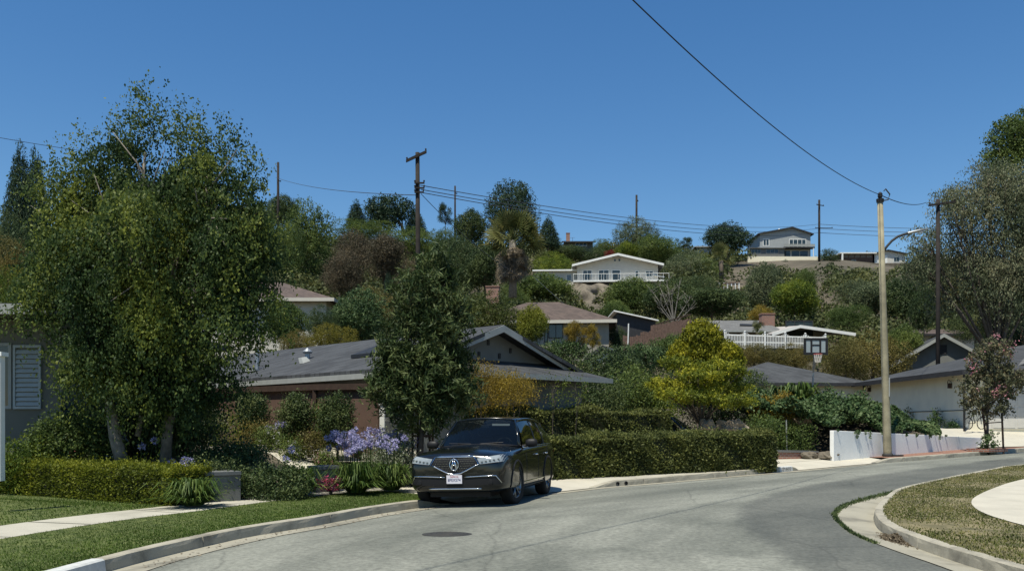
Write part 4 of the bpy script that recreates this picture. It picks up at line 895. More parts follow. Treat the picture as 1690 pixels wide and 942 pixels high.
# ================================================ THE PARKED CAR
def interp_tab(tab, y, k): return float(np.interp(y, [t[0] for t in tab], [t[k] for t in tab]))
def make_suv(name, label, loc, rot, full=True):
    r = thing(name, label, 'car', loc); r.rotation_euler = rot
    # y, z_bottom, half width, z_shoulder, half width at shoulder, z_top centre
    T = [(-2.50,.44,.55,.70,.48,.76),(-2.49,.36,.75,.82,.66,.90),(-2.45,.31,.87,.90,.78,.985),(-2.35,.29,.93,.95,.84,1.03),(-2.15,.28,.965,.985,.87,1.07),(-1.9,.27,.985,1.0,.90,1.10),
         (-1.55,.26,.99,1.01,.905,1.13),(-1.2,.24,.985,1.02,.905,1.15),(-.95,.22,.98,1.04,.905,1.16),(-.5,.22,.975,1.06,.90,1.08),(.3,.22,.975,1.075,.90,1.09),(1.0,.22,.98,1.09,.90,1.10),
         (1.6,.22,.985,1.11,.89,1.12),(2.0,.24,.965,1.12,.86,1.13),(2.25,.27,.93,1.10,.82,1.11),(2.40,.32,.87,1.05,.75,1.06),(2.47,.42,.76,.98,.65,.99)]
    mb = MB(); K = 11
    for y, zb, w, zs, ws, zt in T:
        h = [(0, zb), (.82*w, zb), (.955*w, zb+.05), (.992*w, zb+.14), (w*.985, .47), (w, .66 if zs > .75 else zs*.75), (w*.99, zs-.10), (ws+.03, zs-.012), (ws-.06, zs+.012+.12*(zt-zs)), (.5*ws, zs+.85*(zt-zs)), (0, zt)]
        full_ = h+[(-a, b) for a, b in h[-2:0:-1]]
        mb.v += [(a, y, b) for a, b in full_]
    n = 2*K-2
    for i in range(len(T)-1):
        for k in range(n): mb.f.append((i*n+k, i*n+(k+1) % n, (i+1)*n+(k+1) % n, (i+1)*n+k))
    mb.f.append(tuple(range(n))[::-1]); mb.f.append(tuple((len(T)-1)*n+k for k in range(n)))
    body = mb.build('body', 'car_paint', r, smooth=True)
    m_ = body.modifiers.new('s', 'SUBSURF'); m_.levels = 2; m_.render_levels = 2
    cut = MB()
    AX = (-1.53, 1.29); WR = .385  # axles
    for ya in AX:
        for sx in (-1, 1):
            pts = [(sx*.58, ya, .37), (sx*1.2, ya, .37)]
            cut.tube(pts if sx > 0 else pts[::-1], .445, 40)
            x0, x1 = sorted((sx*.58, sx*1.2)); 
    co_ = cut.build('cutter', 'car_black'); 
    bm_ = body.modifiers.new('b', 'BOOLEAN'); bm_.object = co_; bm_.operation = 'DIFFERENCE'; bm_.solver = 'EXACT'
    # cabin floor opening so the interior can be seen
    c2 = MB().box(-.80, .80, -.78, 1.9, .62, 1.4).build('cutter2', 'car_black'); b2 = body.modifiers.new('c', 'BOOLEAN'); b2.object = c2; b2.operation = 'DIFFERENCE'; b2.solver = 'EXACT'
    fin(body); body.data.materials.append(M['car_black'])
    for p_ in body.data.polygons:
        c_ = p_.center
        if abs(c_.x) > .5 and min(math.hypot(c_.y-ya, c_.z-.37) for ya in AX) < .4465 and (abs(c_.x) < .6 or abs(p_.normal.x) < .5): p_.material_index = 1
        if c_.z < .27 or (abs(c_.x) < .79 and -.77 < c_.y < 1.89 and .6 < c_.z < 1.045 and abs(p_.normal.y)+abs(p_.normal.x)+abs(p_.normal.z) > 0 and c_.z < 1.0 and abs(c_.x) < .805): p_.material_index = 1
    bpy.data.objects.remove(co_); bpy.data.objects.remove(c2)
    bvh = BVHTree.FromPolygons([v.co[:] for v in body.data.vertices], [p.vertices[:] for p in body.data.polygons])
    def fy(x, z, e=.006):
        h = bvh.ray_cast(Vector((x, -4, z)), Vector((0, 1, 0)))[0]; return (h.y if h else -2.45)-e
    def sx_(y, z, side=1, e=.004):
        h = bvh.ray_cast(Vector((3*side, y, z)), Vector((-side, 0, 0)))[0]; return (h.x if h else .97*side)+e*side
    def fstrip(nm, pts, wd, m, parent=r, e=.012, dep=.03):
        """tube laid over the front skin through (x,z) points"""
        q = []
        for i in range(len(pts)-1):
            a, b = pts[i], pts[i+1]; k = max(1, int(abs(b[0]-a[0])/.08))
            for j in range(k+(i == len(pts)-2)): t = j/k; x, z = a[0]+(b[0]-a[0])*t, a[1]+(b[1]-a[1])*t; q.append((x, fy(x, z, e), z))
        return MB().tube(q, wd/2, 6).build(nm, m, parent, smooth=True)
    def fpatch(nm, poly, m, parent=r, e=.006, nu=12, nv=6):
        """panel with corner order bl, br, tr, tl draped on the front skin"""
        mb = MB(); bl, br, tr, tl = [Vector((p[0], p[1], 0)) for p in poly]
        def f(u, v):
            p = bl.lerp(br, u).lerp(tl.lerp(tr, u), v); return (p.x, fy(p.x, p.y, e), p.y)
        mb.grid(f, nu, nv); return mb.build(nm, m, parent, smooth=True)
    # grille: five-sided, emblem in the middle
    g1 = fpatch('grille', [(-.46, .80), (.46, .80), (.38, .925), (-.38, .925)], 'car_black', e=.012)
    fpatch('grille_lower', [(-.10, .635), (.10, .635), (.455, .799), (-.455, .799)], 'car_black', g1, e=.012)
    fstrip('grille_frame', [(-.38, .935), (.38, .935), (.475, .80), (.12, .64), (0, .625), (-.12, .64), (-.475, .80), (-.38, .935)], .026, 'chrome', g1, e=.018)
    st = MB(); rr = random.Random(3)
    for j in range(6):
        for i in range(-14, 15):
            x = (i+.5*(j % 2))*.032; z = .69+j*.042
            lim = .40-(.0 if z > .8 else (.80-z)*2.1)
            if abs(x) < lim and math.hypot(x, z-.80) > .115: y = fy(x, z, .016); st.box(x-.005, x+.005, y-.004, y+.006, z-.004, z+.004)
    st.build('grille_studs', 'chrome', g1)
    em = MB(); ye = fy(0, .80, .03)
    for i in range(28):
        t = 2*math.pi*i/28
    em.tube([(.085*math.sin(2*math.pi*i/28), ye, .80+.10*math.cos(2*math.pi*i/28)) for i in range(29)], .012, 6)
    for s in (-1, 1): em.tube([(s*.012, ye-.004, .875), (s*.048, ye-.004, .728)], [.013, .020], 6)
    em.tube([(-.028, ye-.004, .79), (.028, ye-.004, .79)], .010, 6); em.build('emblem', 'chrome', g1, smooth=True)
    MB().lathe([(.001, 0), (.085, 0)], 24, 'x').build('emblem_back', 'black_trim', g1, loc=(0, ye+.012, .80), rot=(0, 0, R(90)))
    # head lamps
    for s in (-1, 1):
        P = [(s*.50, .80), (s*.915, .84), (s*.94, .975), (s*.44, .905)]
        hl = fpatch('headlight', P, 'head_lamp', e=.01, nu=14, nv=5)
        fstrip('lamp_trim', [(s*.49, .795), (s*.90, .835)], .014, 'car_black', hl, e=.012); q = MB()
        for i in range(5):
            x = s*(.54+i*.075); z = .83+i*.011; y = fy(x, z, .014); q.box(x-.018, x+.018, y-.006, y+.004, z-.002, z+.022)
        q.build('lamp_lens', 'alloy', hl)
        # bumper intakes with chrome edge
        ip = fpatch('bumper_intake', [(s*.38, .42), (s*.88, .44), (s*.84, .57), (s*.34, .55)], 'car_black', e=.01)
        fstrip('chrome_trim', [(s*.19, .575), (s*.55, .59), (s*.80, .595), (s*.89, .46)], .020, 'chrome', ip, e=.02)
        MB().lathe([(.001, -.012), (.04, -.01), (.045, 0)], 14, 'x').build('fog_lamp', 'car_black', ip, loc=(s*.70, fy(s*.70, .48, .012), .48), rot=(0, 0, R(90)))
    fpatch('lower_intake', [(-.42, .40), (.42, .40), (.36, .55), (-.36, .55)], 'car_black', e=.009)
    fstrip('skid_trim', [(-.52, .365), (.52, .365)], .026, 'chrome', e=.02)
    fstrip('upper_lip', [(-.36, .955), (.36, .955)], .014, 'chrome', e=.006)
    # number plate
    pm = MB().box(-.153, .153, 0, .012, -.077, .077); py = fy(0, .53, .035); pl = pm.build('number_plate', 'plate_white', r, loc=(0, py, .535), bevel=.004)
    textobj('plate_state', 'California', .042, 'plate_red', pl, (0, -.002, .052), (R(90), 0, 0), .001)
    textobj('plate_number', '8FEX574', .075, 'plate_blue', pl, (0, -.002, -.012), (R(90), 0, 0), .001, .92)
    MB().box(-.165, .165, .013, .02, -.09, .09).build('plate_frame', 'car_black', pl)
    # cabin: roof panel
    def roofpt(u, v):
        y = -.33+2.28*v; w = .665-.05*max(0, v-.6)-.03*(1-v)**4; x = (2*u-1)*w
        zc = 1.625+.075*math.sin(math.pi*min(1, (v*.9+.08)))**.8-.03*v*v; return (x, y-.06*(1-(2*u-1)**2)*(1-v)**3*1.2, zc-.055*abs(2*u-1)**3.0)
    rp = MB().grid(roofpt, 16, 20).build('roof', 'car_paint', r, smooth=True); so_ = rp.modifiers.new('t', 'SOLIDIFY'); so_.thickness = .03; so_.offset = -1; fin(rp)
    def edge(v, s): return Vector(roofpt(1 if s > 0 else 0, v))
    def wbot(u): x = (2*u-1)*.84; return Vector((x, -1.10+.30*abs(2*u-1)**2, 1.135-.045*abs(2*u-1)**2))
    def wtop(u): p = roofpt(u, 0); return Vector(p)
    ws = MB().grid(lambda u, v: tuple(wbot(u).lerp(wtop(u), v)+Vector((0, -.035*math.sin(math.pi*v), .02*math.sin(math.pi*v)))), 16, 8).build('windshield', 'car_glass', r, smooth=True)
    MB().tube([tuple(wbot(i/12)+Vector((0, .0, -.005))) for i in range(13)], .022, 6).build('cowl', 'car_black', r, smooth=True)
    MB().tube([tuple(wtop(i/12)+Vector((0, -.002, 0))) for i in range(13)], .018, 6).build('windshield_frame', 'car_paint', r, smooth=True)
    # rear glass and tail gate
    def rb(u): x = (2*u-1)*.76; return Vector((x, 2.40-.22*abs(2*u-1)**2, 1.10))
    MB().grid(lambda u, v: tuple(rb(u).lerp(Vector(roofpt(u, 1)), v)), 12, 6).build('rear_window', 'dark_car_glass', r, smooth=True)
    MB().grid(lambda u, v: tuple(Vector(roofpt(u, 1))+Vector((0, .16*v, -.02*v))), 10, 2).build('spoiler', 'car_paint', r, smooth=True)
    for s in (-1, 1):
        lo = lambda y: Vector((sx_(y, 1.02, s, -.07) if False else s*(.892-.02*max(0, y-1.3)), y, 1.065+.03*(y+.8)/2.8))
        def hi(v): return edge(v, s)+Vector((0, 0, -.02))
        # side glass between the sill and the roof edge
        yb = np.linspace(-.80, 2.12, 20)
        def side(u, v):
            a = lo(-.80+2.92*u); b = hi(min(1, max(0, u*1.0))); p = a.lerp(b, v); p.x += s*.03*math.sin(math.pi*v); return tuple(p)
        def pane(u0, u1): 
            return MB().grid(lambda u, v: side(u0+(u1-u0)*u, .03+.94*v), 8, 6).build('side_window', 'dark_car_glass', r, smooth=True)
        pane(.03, .405); pane(.435, .70); pane(.725, .93)
        def strip(u0, u1, m='car_black', nm='pillar', e=.004): 
            g = MB().grid(lambda u, v: tuple(Vector(side(u0+(u1-u0)*u, v))+Vector((s*e, 0, 0))), 2, 6).build(nm, m, r, smooth=True); return g
        strip(.40, .44); strip(.695, .73); strip(.925, 1.0, 'car_paint')
        pts = [tuple(wbot(1 if s > 0 else 0)), tuple(wbot(1 if s > 0 else 0).lerp(wtop(1 if s > 0 else 0), .5)+Vector((s*.012, -.02, .015))), tuple(wtop(1 if s > 0 else 0))]
        MB().tube(pts, .034, 8).build('pillar', 'car_paint', r, smooth=True)
        MB().tube([tuple(edge(v, s)+Vector((s*.004, 0, -.012))) for v in np.linspace(0, 1, 14)]+[tuple(rb(1 if s > 0 else 0)+Vector((0, -.04, 0)))], .03, 8).build('roof_rail', 'car_paint', r, smooth=True)
        MB().tube([tuple(lo(y)+Vector((s*.028, 0, .0))) for y in np.linspace(-.82, 2.1, 12)], .013, 6).build('window_trim', 'chrome', r, smooth=True)
        # mirror
        mi = MB().lathe([(.001, -.13), (.06, -.12), (.085, -.05), (.085, .05), (.06, .11), (.001, .12)], 14, 'x').build('side_mirror', 'car_black', r, loc=(s*1.07, -.66, 1.14), smooth=True); mi.scale = (1, .75, 1)
        MB().tube([(s*.88, -.66, 1.08), (s*1.0, -.66, 1.10)], .028, 6).build('mirror_arm', 'car_black', mi, loc=(-s*1.07, .66/.75*1, -1.14)) if False else None
        MB().tube([(-s*.2, 0, -.06), (-s*.07, 0, -.04)], .03, 6).build('mirror_arm', 'car_black', mi)
        # doors: seams, handles, sill
        for y, z0, z1 in ((-.72, .34, 1.05), (.36, .34, 1.07), (1.28, .82, 1.09)):
            MB().tube([(sx_(y+(.0 if z > .6 else -.0), z, s, .001), y+.03*(z-.7), z) for z in np.linspace(z0, z1, 8)], .005, 4).build('door_seam', 'black_metal', r)
        MB().tube([(sx_(y, .33, s, .003), y, .33) for y in np.linspace(-1.02, .82, 10)], .02, 6).build('sill', 'car_black', r)
        MB().tube([(sx_(y, .40, s, .006), y, .40) for y in np.linspace(-.98, .80, 10)], .012, 6).build('door_moulding', 'chrome', r)
        for y in (.16, 1.12):
            x = sx_(y, .90, s, .012); MB().tube([(x, y-.1, .9), (x+s*.02, y-.05, .905), (x+s*.02, y+.05, .905), (x, y+.1, .9)], .014, 6).build('door_handle', 'chrome', r, smooth=True)
        for ya in AX:
            MB().tube([(sx_(ya+.46*math.cos(t), max(.3, .37+.46*math.sin(t)), s, .003), ya+.46*math.cos(t), .37+.46*math.sin(t)) for t in np.linspace(-.12, math.pi+.12, 24)], .016, 6).build('wheel_arch', 'car_black', r, smooth=True)
        for ya in AX:
            wl = thing('wheel', None, None, (s*.845, ya, WR), 0); wl.parent = r
            wl.rotation_euler = (random.uniform(0, 1), 0, R(-8) if ya < 0 else 0)
            MB().lathe([(.25, -.11), (.30, -.125), (.345, -.125), (.375, -.105), (.385, -.06), (.386, .06), (.375, .105), (.345, .125), (.30, .125), (.25, .11)], 40, 'x').build('tyre', 'tyre', wl, smooth=True)
            MB().lathe([(.262, -s*.12), (.262, s*.10), (.255, s*.112), (.235, s*.10), (.23, -s*.1)], 36, 'x').build('rim', 'alloy', wl, smooth=True)
            sp = MB()
            for k in range(5):
                for dd in (-.16, .16):
                    t = k*2*math.pi/5+dd; sp.tube([(s*.07, .05*math.cos(t-dd), .05*math.sin(t-dd)), (s*.085, .15*math.cos(t), .15*math.sin(t)), (s*.10, .245*math.cos(t+dd*.4), .245*math.sin(t+dd*.4))], [.02, .017, .016], 6)
            sp.lathe([(.001, s*.10), (.05, s*.095), (.06, s*.06)], 16, 'x'); sp.build('spokes', 'alloy', wl, smooth=True)
            MB().lathe([(.001, -s*.02), (.2, -s*.02)], 24, 'x').build('brake_disc', 'iron_cover', wl)
        MB().grid(lambda u, v: (sx_(2.25+.15*u, .88+.12*v, s, .006), 2.25+.15*u, .88+.12*v), 3, 3).build('tail_light', 'plate_red', r)
    # interior
    MB().box(-.78, .78, -1.0, -.42, .9, 1.02).box(.2, .55, -.46, -.36, .98, 1.07).build('dashboard', 'interior', r, bevel=.03)
    stg = MB().tube([(.38+.19*math.cos(t), -.30+.06*math.sin(t), 1.07+.18*math.sin(t)) for t in np.linspace(0, 2*math.pi, 25)], .016, 6); stg.tube([(.22, -.3, 1.06), (.54, -.3, 1.06)], .02, 6); stg.build('steering_wheel', 'interior', r, smooth=True)
    for s in (-1, 1):
        se = MB().box(s*.38-.25, s*.38+.25, .1, .62, .62, .78); se.prism([(s*.38-.24, .5, .75), (s*.38+.24, .5, .75), (s*.38+.21, .72, 1.28), (s*.38-.21, .72, 1.28)], (0, .12, .02)); se.box(s*.38-.12, s*.38+.12, .74, .84, 1.3, 1.46)
        se.build('seat', 'interior', r, bevel=.04)
    MB().box(-.62, .62, 1.3, 1.45, .7, 1.32).build('rear_seat', 'interior', r, bevel=.04)
    MB().box(-.1, .1, -.42, -.39, 1.46, 1.52).build('rear_view_mirror', 'interior', r, bevel=.01)
    MB().prism([(.18, -.47, 1.50), (.56, -.46, 1.49), (.56, -.44, 1.53), (.18, -.45, 1.54)], (0, .01, 0)).build('glint_strip', 'plate_white', r)  # white strip inside the windscreen, put in for a sunlit reflection
    MB().box(-.6, .6, -2.2, 2.2, .20, .30).build('underbody', 'car_black', r)
    for s in (-1, 1):
        MB().tube([(s*.1, -1.08, 1.15), (s*.1+.5*s if s < 0 else .55, -.98, 1.165)], .008, 4).build('wiper', 'car_black', r)
    return r
PHI = R(14.5)
FR = gp(845, 829, .10); cpos = Vector((FR.x, FR.y, 0))+Vector((-.845*math.cos(PHI)+1.53*math.sin(PHI), .845*math.sin(PHI)+1.53*math.cos(PHI), 0))
def road_at(lx, ly):
    x = cpos.x+lx*math.cos(PHI)+ly*math.sin(PHI); y = cpos.y-lx*math.sin(PHI)+ly*math.cos(PHI); return float(roadz(np.array([x]), np.array([y]))[0])
zFL, zFR, zRL, zRR = road_at(-.845, -1.53), road_at(.845, -1.53), road_at(-.845, 1.29), road_at(.845, 1.29)
roll = math.atan2((zFR+zRR-zFL-zRL)/2, 1.69); pitch = math.atan2((zRL+zRR-zFL-zFR)/2, 2.82)
suv = make_suv('parked_car', 'black five-door SUV parked at the left kerb facing us', (cpos.x, cpos.y, (zFL+zFR+zRL+zRR)/4-.004), (pitch, -roll, -PHI)); suv.scale = (1, 1, 1.045)
# a second dark car, mostly hidden between the hedges
def copy_tree(o, parent=None):
    c = o.copy(); COL.objects.link(c); c.parent = parent
    for ch in list(o.children): copy_tree(ch, c)
    return c
c2 = copy_tree(suv); cx_, cy_ = XD(1126, 31.9)-.7, 31.9
c2.location = (cx_, cy_, .2); c2.rotation_euler = (0, 0, R(78)); c2['label'] = 'dark car almost hidden between the two clipped hedges, only its windscreen pillar in sight'

# ================================================ STREET LAMP, POLES, CABLES
b = W(1465, 755, 32.6); b.z = float(zr(32.6))+.155; tp = W(1452.5, 334, 32.6)
r = thing('street_lamp', 'tall pale street lamp pole with a curved arm standing before the white wall', 'street lamp', b)
d = tp-b; P_ = lambda t: d*t
MB().tube([P_(-.01), P_(.02), P_(.25), P_(.6), P_(1)], [.16, .15, .135, .118, .10], 16).build('pole', 'lamp_pole', r, smooth=True)
MB().lathe([(.2, 0), (.2, .06), (.16, .1)], 16).box(.15, .55, -.1, .12, .0, .05).build('base', 'iron_cover', r)
cpt = MB().lathe([(.13, 0), (.14, .12), (.12, .13)], 12, c=tuple(d)); cpt.lathe([(.04, .12), (.085, .2), (.085, .32), (.03, .38)], 12, c=tuple(d)); cpt.build('cap', 'black_metal', r)
MB().tube([d+Vector((.05, 0, .05)), d+Vector((.3, 0, .1)), d+Vector((.36, 0, .3)), d+Vector((.2, 0, .5)), d+Vector((.14, 0, .42))], .025, 6).build('weather_head', 'iron_cover', r)
a0 = P_((755-415)/(755-334)); ar = [a0+Vector((.08, 0, 0)), a0+Vector((.2, 0, .18)), a0+Vector((.38, 0, .38)), a0+Vector((.6, 0, .54)), a0+Vector((.82, 0, .62)), a0+Vector((.98, 0, .65))]
MB().tube(ar, .045, 8).build('arm', 'iron_cover', r, smooth=True)
l = MB(); e = ar[-1]
def lum(u, v):
    t = 2*math.pi*u; w = [.05, .10, .12, .15, .14, .10, .02][int(round(v*6))]; x = v*.80; return (e.x-.02+x, e.y+w*math.cos(t), e.z+.02+x*.2+(.055 if v < .6 else .03)*math.sin(t)*(w/.12)**.5)
l.grid(lum, 16, 6); hd = l.build('lamp_head', 'galvanised', r, smooth=True); MB().lathe([(.001, -.04), (.1, -.02), (.11, 0)], 14, c=(e.x+.45, e.y, e.z+.06)).build('lens', 'lens_pale', hd)
MB().box(-.02, .02, -.15, -.135, 2.2, 2.9).build('sign_plate', 'offwhite_trim', r)
def upole(label, base, top, r0, arms=(), ins=(), m='pole_wood', extra=None, name='utility_pole'):
    r = thing(name, label, 'utility pole', base); d = Vector(top)-Vector(base)
    MB().tube([d*-.05, d*.5, d], [r0*1.25, r0*1.1, r0], 10).build('pole', m, r, smooth=True)
    for (h, L0, L1, yaw, tilt, th) in arms:
        c = d*(1-h/d.length); v = Vector((math.cos(yaw), math.sin(yaw), tilt)); n_ = Vector((-math.sin(yaw), math.cos(yaw), 0))
        q = [c+v*L0-Vector((0, 0, th/2)), c+v*L1-Vector((0, 0, th/2)), c+v*L1+Vector((0, 0, th/2)), c+v*L0+Vector((0, 0, th/2))]
        ao = MB().prism([x-n_*(r0+.12) for x in q], n_*.12).build('crossarm', m, r); im = MB()
        for t in (.04, .96) if len(ins) == 0 else ins: p = c+v*(L0+(L1-L0)*t)-n_*(r0+.06); MB().lathe([(.03, th/2-.02), (.05, th/2+.06), (.07, th/2+.10), (.03, th/2+.16)], 8, c=tuple(p)).build('insulator', 'black_metal', ao)
    return r
D = 62; b0 = W(691, 0, D); b0.z = gz(b0.x, D); tpp = W(689, 252, D)
pA = upole('large dark utility pole with a tilted crossarm rising left of centre behind the street tree', b0, tpp, .15, [(.3, -.78, .66, 0, .46, .2), (2.2, -.2, .5, 0, .0, .1), (2.55, -.2, .5, 0, 0, .1), (2.85, -.2, .45, 0, 0, .1)])
def sp(label, px, ytop, ybase, D, arms=(), r0=.14): 
    b = W(px, 0, D); b.z = min(ZD(ybase, D)-1.5, gz(b.x, D)); return upole(label, b, W(px, ytop, D), r0, arms)
sp('bare thin utility pole on the skyline just right of the birch crown', 459, 268, 330, 150, [(3.2, -.4, .4, 1.2, 0, .1)], .2)
sp('thin grey utility pole on the skyline between the pine and the dark round tree', 751, 307, 370, 165, [(1.4, -.4, .4, 1.2, 0, .1)], .16)
sp('thin dark utility pole on the skyline in front of the grey-green round tree', 1050.5, 322, 385, 176, [(1.2, -.3, .3, 1.2, 0, .1)], .2)
sp('dark utility pole with a short crossarm right of the two-storey ridge house', 1352, 330, 440, 174, [(1.1, -1.0, 1.0, .5, 0, .14), (5.6, -.9, 2.6, 0, 0, .1)], .2)
pB = sp('dark utility pole with a broken-looking crossarm in front of the big gum tree', 1548, 329, 560, 58, [(.35, -.75, 1.1, .1, .16, .12)], .12)
def cable(label, A, B, sag, rad, m='copper_wire', n=40, grp=None):
    A, B = Vector(A), Vector(B); pts = [A.lerp(B, t)-Vector((0, 0, 4*sag*t*(1-t))) for t in np.linspace(0, 1, n)]
    o = MB().tube([p-A for p in pts], rad, 5).build('power_line', m, loc=A); return tag(o, label, 'cable', grp)
tl = tp+Vector((0, 0, .28)); E = Vector((-12, -8, 10.6))
cable('thick black service cable sweeping down from the upper right sky to the street lamp pole', tl, E, 1.95, .012, 'cable_black', 90)
cable('thin cable from the street lamp pole top to the utility pole by the gum tree', tl, W(1529, 334, 58), .25, .018, 'cable_black')
for k, (y0, y1, y2) in enumerate(((306, 370, 374), (313, 377, 380), (318, 384, 387))):
    w_ = ['uppermost', 'middle', 'lowest'][k]
    cable(f'{w_} of the three long wires running right from the large dark utility pole', W(694+k, y0, 61.9), W(1351, y1, 174), 1.6, .030)
    cable(f'{w_} of the three wires crossing the sky behind the street lamp', W(1351, y1, 174.1), W(1760, y2, 176), .7, .045)
cable('thin wire from the large dark utility pole down right towards the dead-skirted palm', W(695, 320, 61.9), W(862, 458, 72), .5, .022)
cable('faint wire crossing the sky left of the large dark utility pole', W(686, 322, 61.9), W(455, 293, 150), .6, .03)
cable('faint wire in the sky above the far left conifers', W(-20, 224, 90), W(330, 268, 150), .5, .03)
cable('service wire dropping across the brown-roofed house in the middle', W(880, 455, 100), W(1010, 560, 71), .3, .02)

# ================================================ BASKETBALL HOOP, BICYCLE
D = 47; hb = W(1348, 640, D); hb.z = gz(hb.x, D)
r = thing('basketball_hoop', 'basketball hoop with a black-framed clear backboard above the ivy bank', 'basketball hoop', hb)
s = D/FP; top = ZD(557.5, D)-hb.z; bot = ZD(585.5, D)-hb.z; xl, xr = (1326-1348)*s, (1366-1348)*s
f = MB(); t = .13
f.box(xl, xr, -.05, 0, top-t, top); f.box(xl, xr, -.05, 0, bot, bot+t); f.box(xl, xl+t, -.049, -.001, bot+t, top-t); f.box(xr-t, xr, -.049, -.001, bot+t, top-t)
w3 = (xr-xl)/3; f.box(xl+w3-.07, xl+w3+.03, -.049, -.001, bot+t, top-t); f.box(xr-w3-.03, xr-w3+.07, -.049, -.001, bot+t, top-t); f.box(xl+w3+.03, xr-w3-.03, -.048, -.002, top-.42, top-.35)
f.build('backboard_frame', 'black_metal', r); MB().box(xl+t, xr-t, -.03, -.02, bot+t, top-t).build('backboard', 'backboard_clear', r)
mx_ = (xl+xr)/2
MB().tube([(mx_+.225*math.cos(a), -.35+.225*math.sin(a), bot+.02) for a in np.linspace(0, 2*math.pi, 20)], .014, 6).build('rim', 'plate_red', r)
nt_ = MB()
for i in range(12):
    a = 2*math.pi*i/12; a2 = a+.5; nt_.tube([(mx_+.22*math.cos(a), -.35+.22*math.sin(a), bot+.01), (mx_+.14*math.cos(a2), -.35+.14*math.sin(a2), bot-.42)], .008, 4); a2 = a-.5; nt_.tube([(mx_+.22*math.cos(a), -.35+.22*math.sin(a), bot+.01), (mx_+.14*math.cos(a2), -.35+.14*math.sin(a2), bot-.42)], .008, 4)
nt_.build('net', 'net_white', r); MB().tube([(.05, .9, -.3), (.05, .7, bot-.9), (mx_, .02, bot+.3)], .05, 8).tube([(.05, .75, bot-.7), (mx_, .02, top-.3)], .03, 6).tube([(.05, .7, bot-.9), (mx_+.15, .02, bot+.1)], .03, 6).build('pole', 'galvanised', r)
D = 42.9; bp_ = W(1609, 706, D); bp_.z = 1.40
r = thing('bicycle', 'small dark bicycle leaning by the corner of the cream garage wall', 'bicycle', bp_, R(20))
for x in (-.42, .42):
    wl = MB().tube([(x+.28*math.cos(a), 0, .3+.28*math.sin(a)) for a in np.linspace(0, 2*math.pi, 24)], .022, 6).build('wheel', 'tyre', r); q = MB()
    for i in range(8): a = math.pi*i/8; q.tube([(x-.27*math.cos(a), 0, .3-.27*math.sin(a)), (x+.27*math.cos(a), 0, .3+.27*math.sin(a))], .005, 4)
    q.build('spokes', 'galvanised', wl)
MB().tube([(-.42, 0, .3), (-.15, 0, .75), (.3, 0, .78), (0, 0, .3), (-.42, 0, .3)], .02, 6).tube([(.42, 0, .3), (.28, 0, .95)], .02, 6).tube([(0, 0, .3), (-.18, 0, .88)], .02, 6).build('frame', 'black_metal', r)
MB().box(-.28, -.08, -.05, .05, .88, .93).build('saddle', 'car_black', r, bevel=.02); MB().tube([(.28, -.22, 1.0), (.28, 0, .96), (.28, .22, 1.0)], .018, 6).build('handlebar', 'black_metal', r)
# ================================================ VEGETATION
def tree(name, label, base, lobes, ntwig, per, size, lm, bm='bark', r0=.15, seed=1, cat='tree', trunk_top=None, group=None, nsub=3, trunk=True, **kw):
    """lobes relative to base"""
    r = thing(name, label, cat, base, group=group)
    if trunk: limbs(MB(), (0, 0, 0), lobes, r0, seed, trunk_top, nsub).build('trunk', bm, r, smooth=True)
    link('crown', crown('crown', lobes, ntwig, per, size, lm, seed, **kw), r); return r
def plobes(base, D, L):
    """lobes from (px, py, half width px, half height px, depth offset m)"""
    s = D/FP; return [((px-CX)*s-base.x, dd, ZD(py, D)-base.z, hw*s, (hw*s+hh*s)*.5 if len(q) < 1 else q[0], hh*s) for (px, py, hw, hh, dd, *q) in L]
# --- weeping birch on the left
D = 18.0; b = Vector((XD(222, D), D, gz(XD(222, D), D)))
L = plobes(b, D, [(240, 290, 95, 90, .2), (330, 330, 85, 95, .3), (150, 370, 95, 80, .1), (250, 420, 130, 100, -.2), (385, 430, 65, 120, 0), (90, 430, 70, 110, .3), (205, 530, 110, 90, 0), (335, 540, 92, 105, -.3), (75, 470, 40, 50, .2), (410, 400, 42, 90, .1), (255, 615, 120, 55, -.1), (140, 590, 42, 50, .2)])
r = thing('birch_tree', 'tall weeping birch with pale trunks and yellow-green leaves in the left front garden', 'tree', b)
t = MB()
def TP(px, py, dd=0): p = W(px, py, D); return Vector((p.x-b.x, dd, p.z-b.z))
t.tube([TP(205, 775), TP(190, 720), TP(176, 650, .1), TP(190, 520, .2), TP(225, 400), TP(240, 250)], [.14, .12, .095, .085, .06, .02], 10)
t.tube([TP(262, 775, .3), TP(268, 700, .3), TP(290, 620, .2), TP(320, 500, .1), TP(345, 400), TP(340, 260)], [.12, .10, .09, .075, .05, .015], 10)
t.tube([TP(220, 720, .2), TP(232, 640, .3), TP(150, 470, .2), TP(110, 400, .1)], [.06, .05, .04, .015], 8)
t.tube([TP(330, 470, -.3), TP(360, 400, -.7), TP(378, 388, -.8), TP(400, 430, -.9)], [.035, .025, .018, .008], 6); t.tube([TP(340, 430, -.3), TP(372, 375, -.8), TP(398, 378, -.9)], [.03, .02, .008], 6)
rd = random.Random(5)
for l in L:
    for _ in range(5):
        c = Vector(l[:3]); e = c+Vector((rd.uniform(-1, 1)*l[3], rd.uniform(-1, 1)*l[4], rd.uniform(-.6, 1)*l[5]))*.85; s0 = TP(rd.choice((235, 300)), 480+rd.uniform(-60, 60)).lerp(c, .4)
        t.tube([s0, s0.lerp(e, .55)+Vector((0, 0, .25)), e], [.03, .018, .006], 5)
t.build('trunk', 'pale_bark', r, smooth=True)
rq = random.Random(9); LL = []
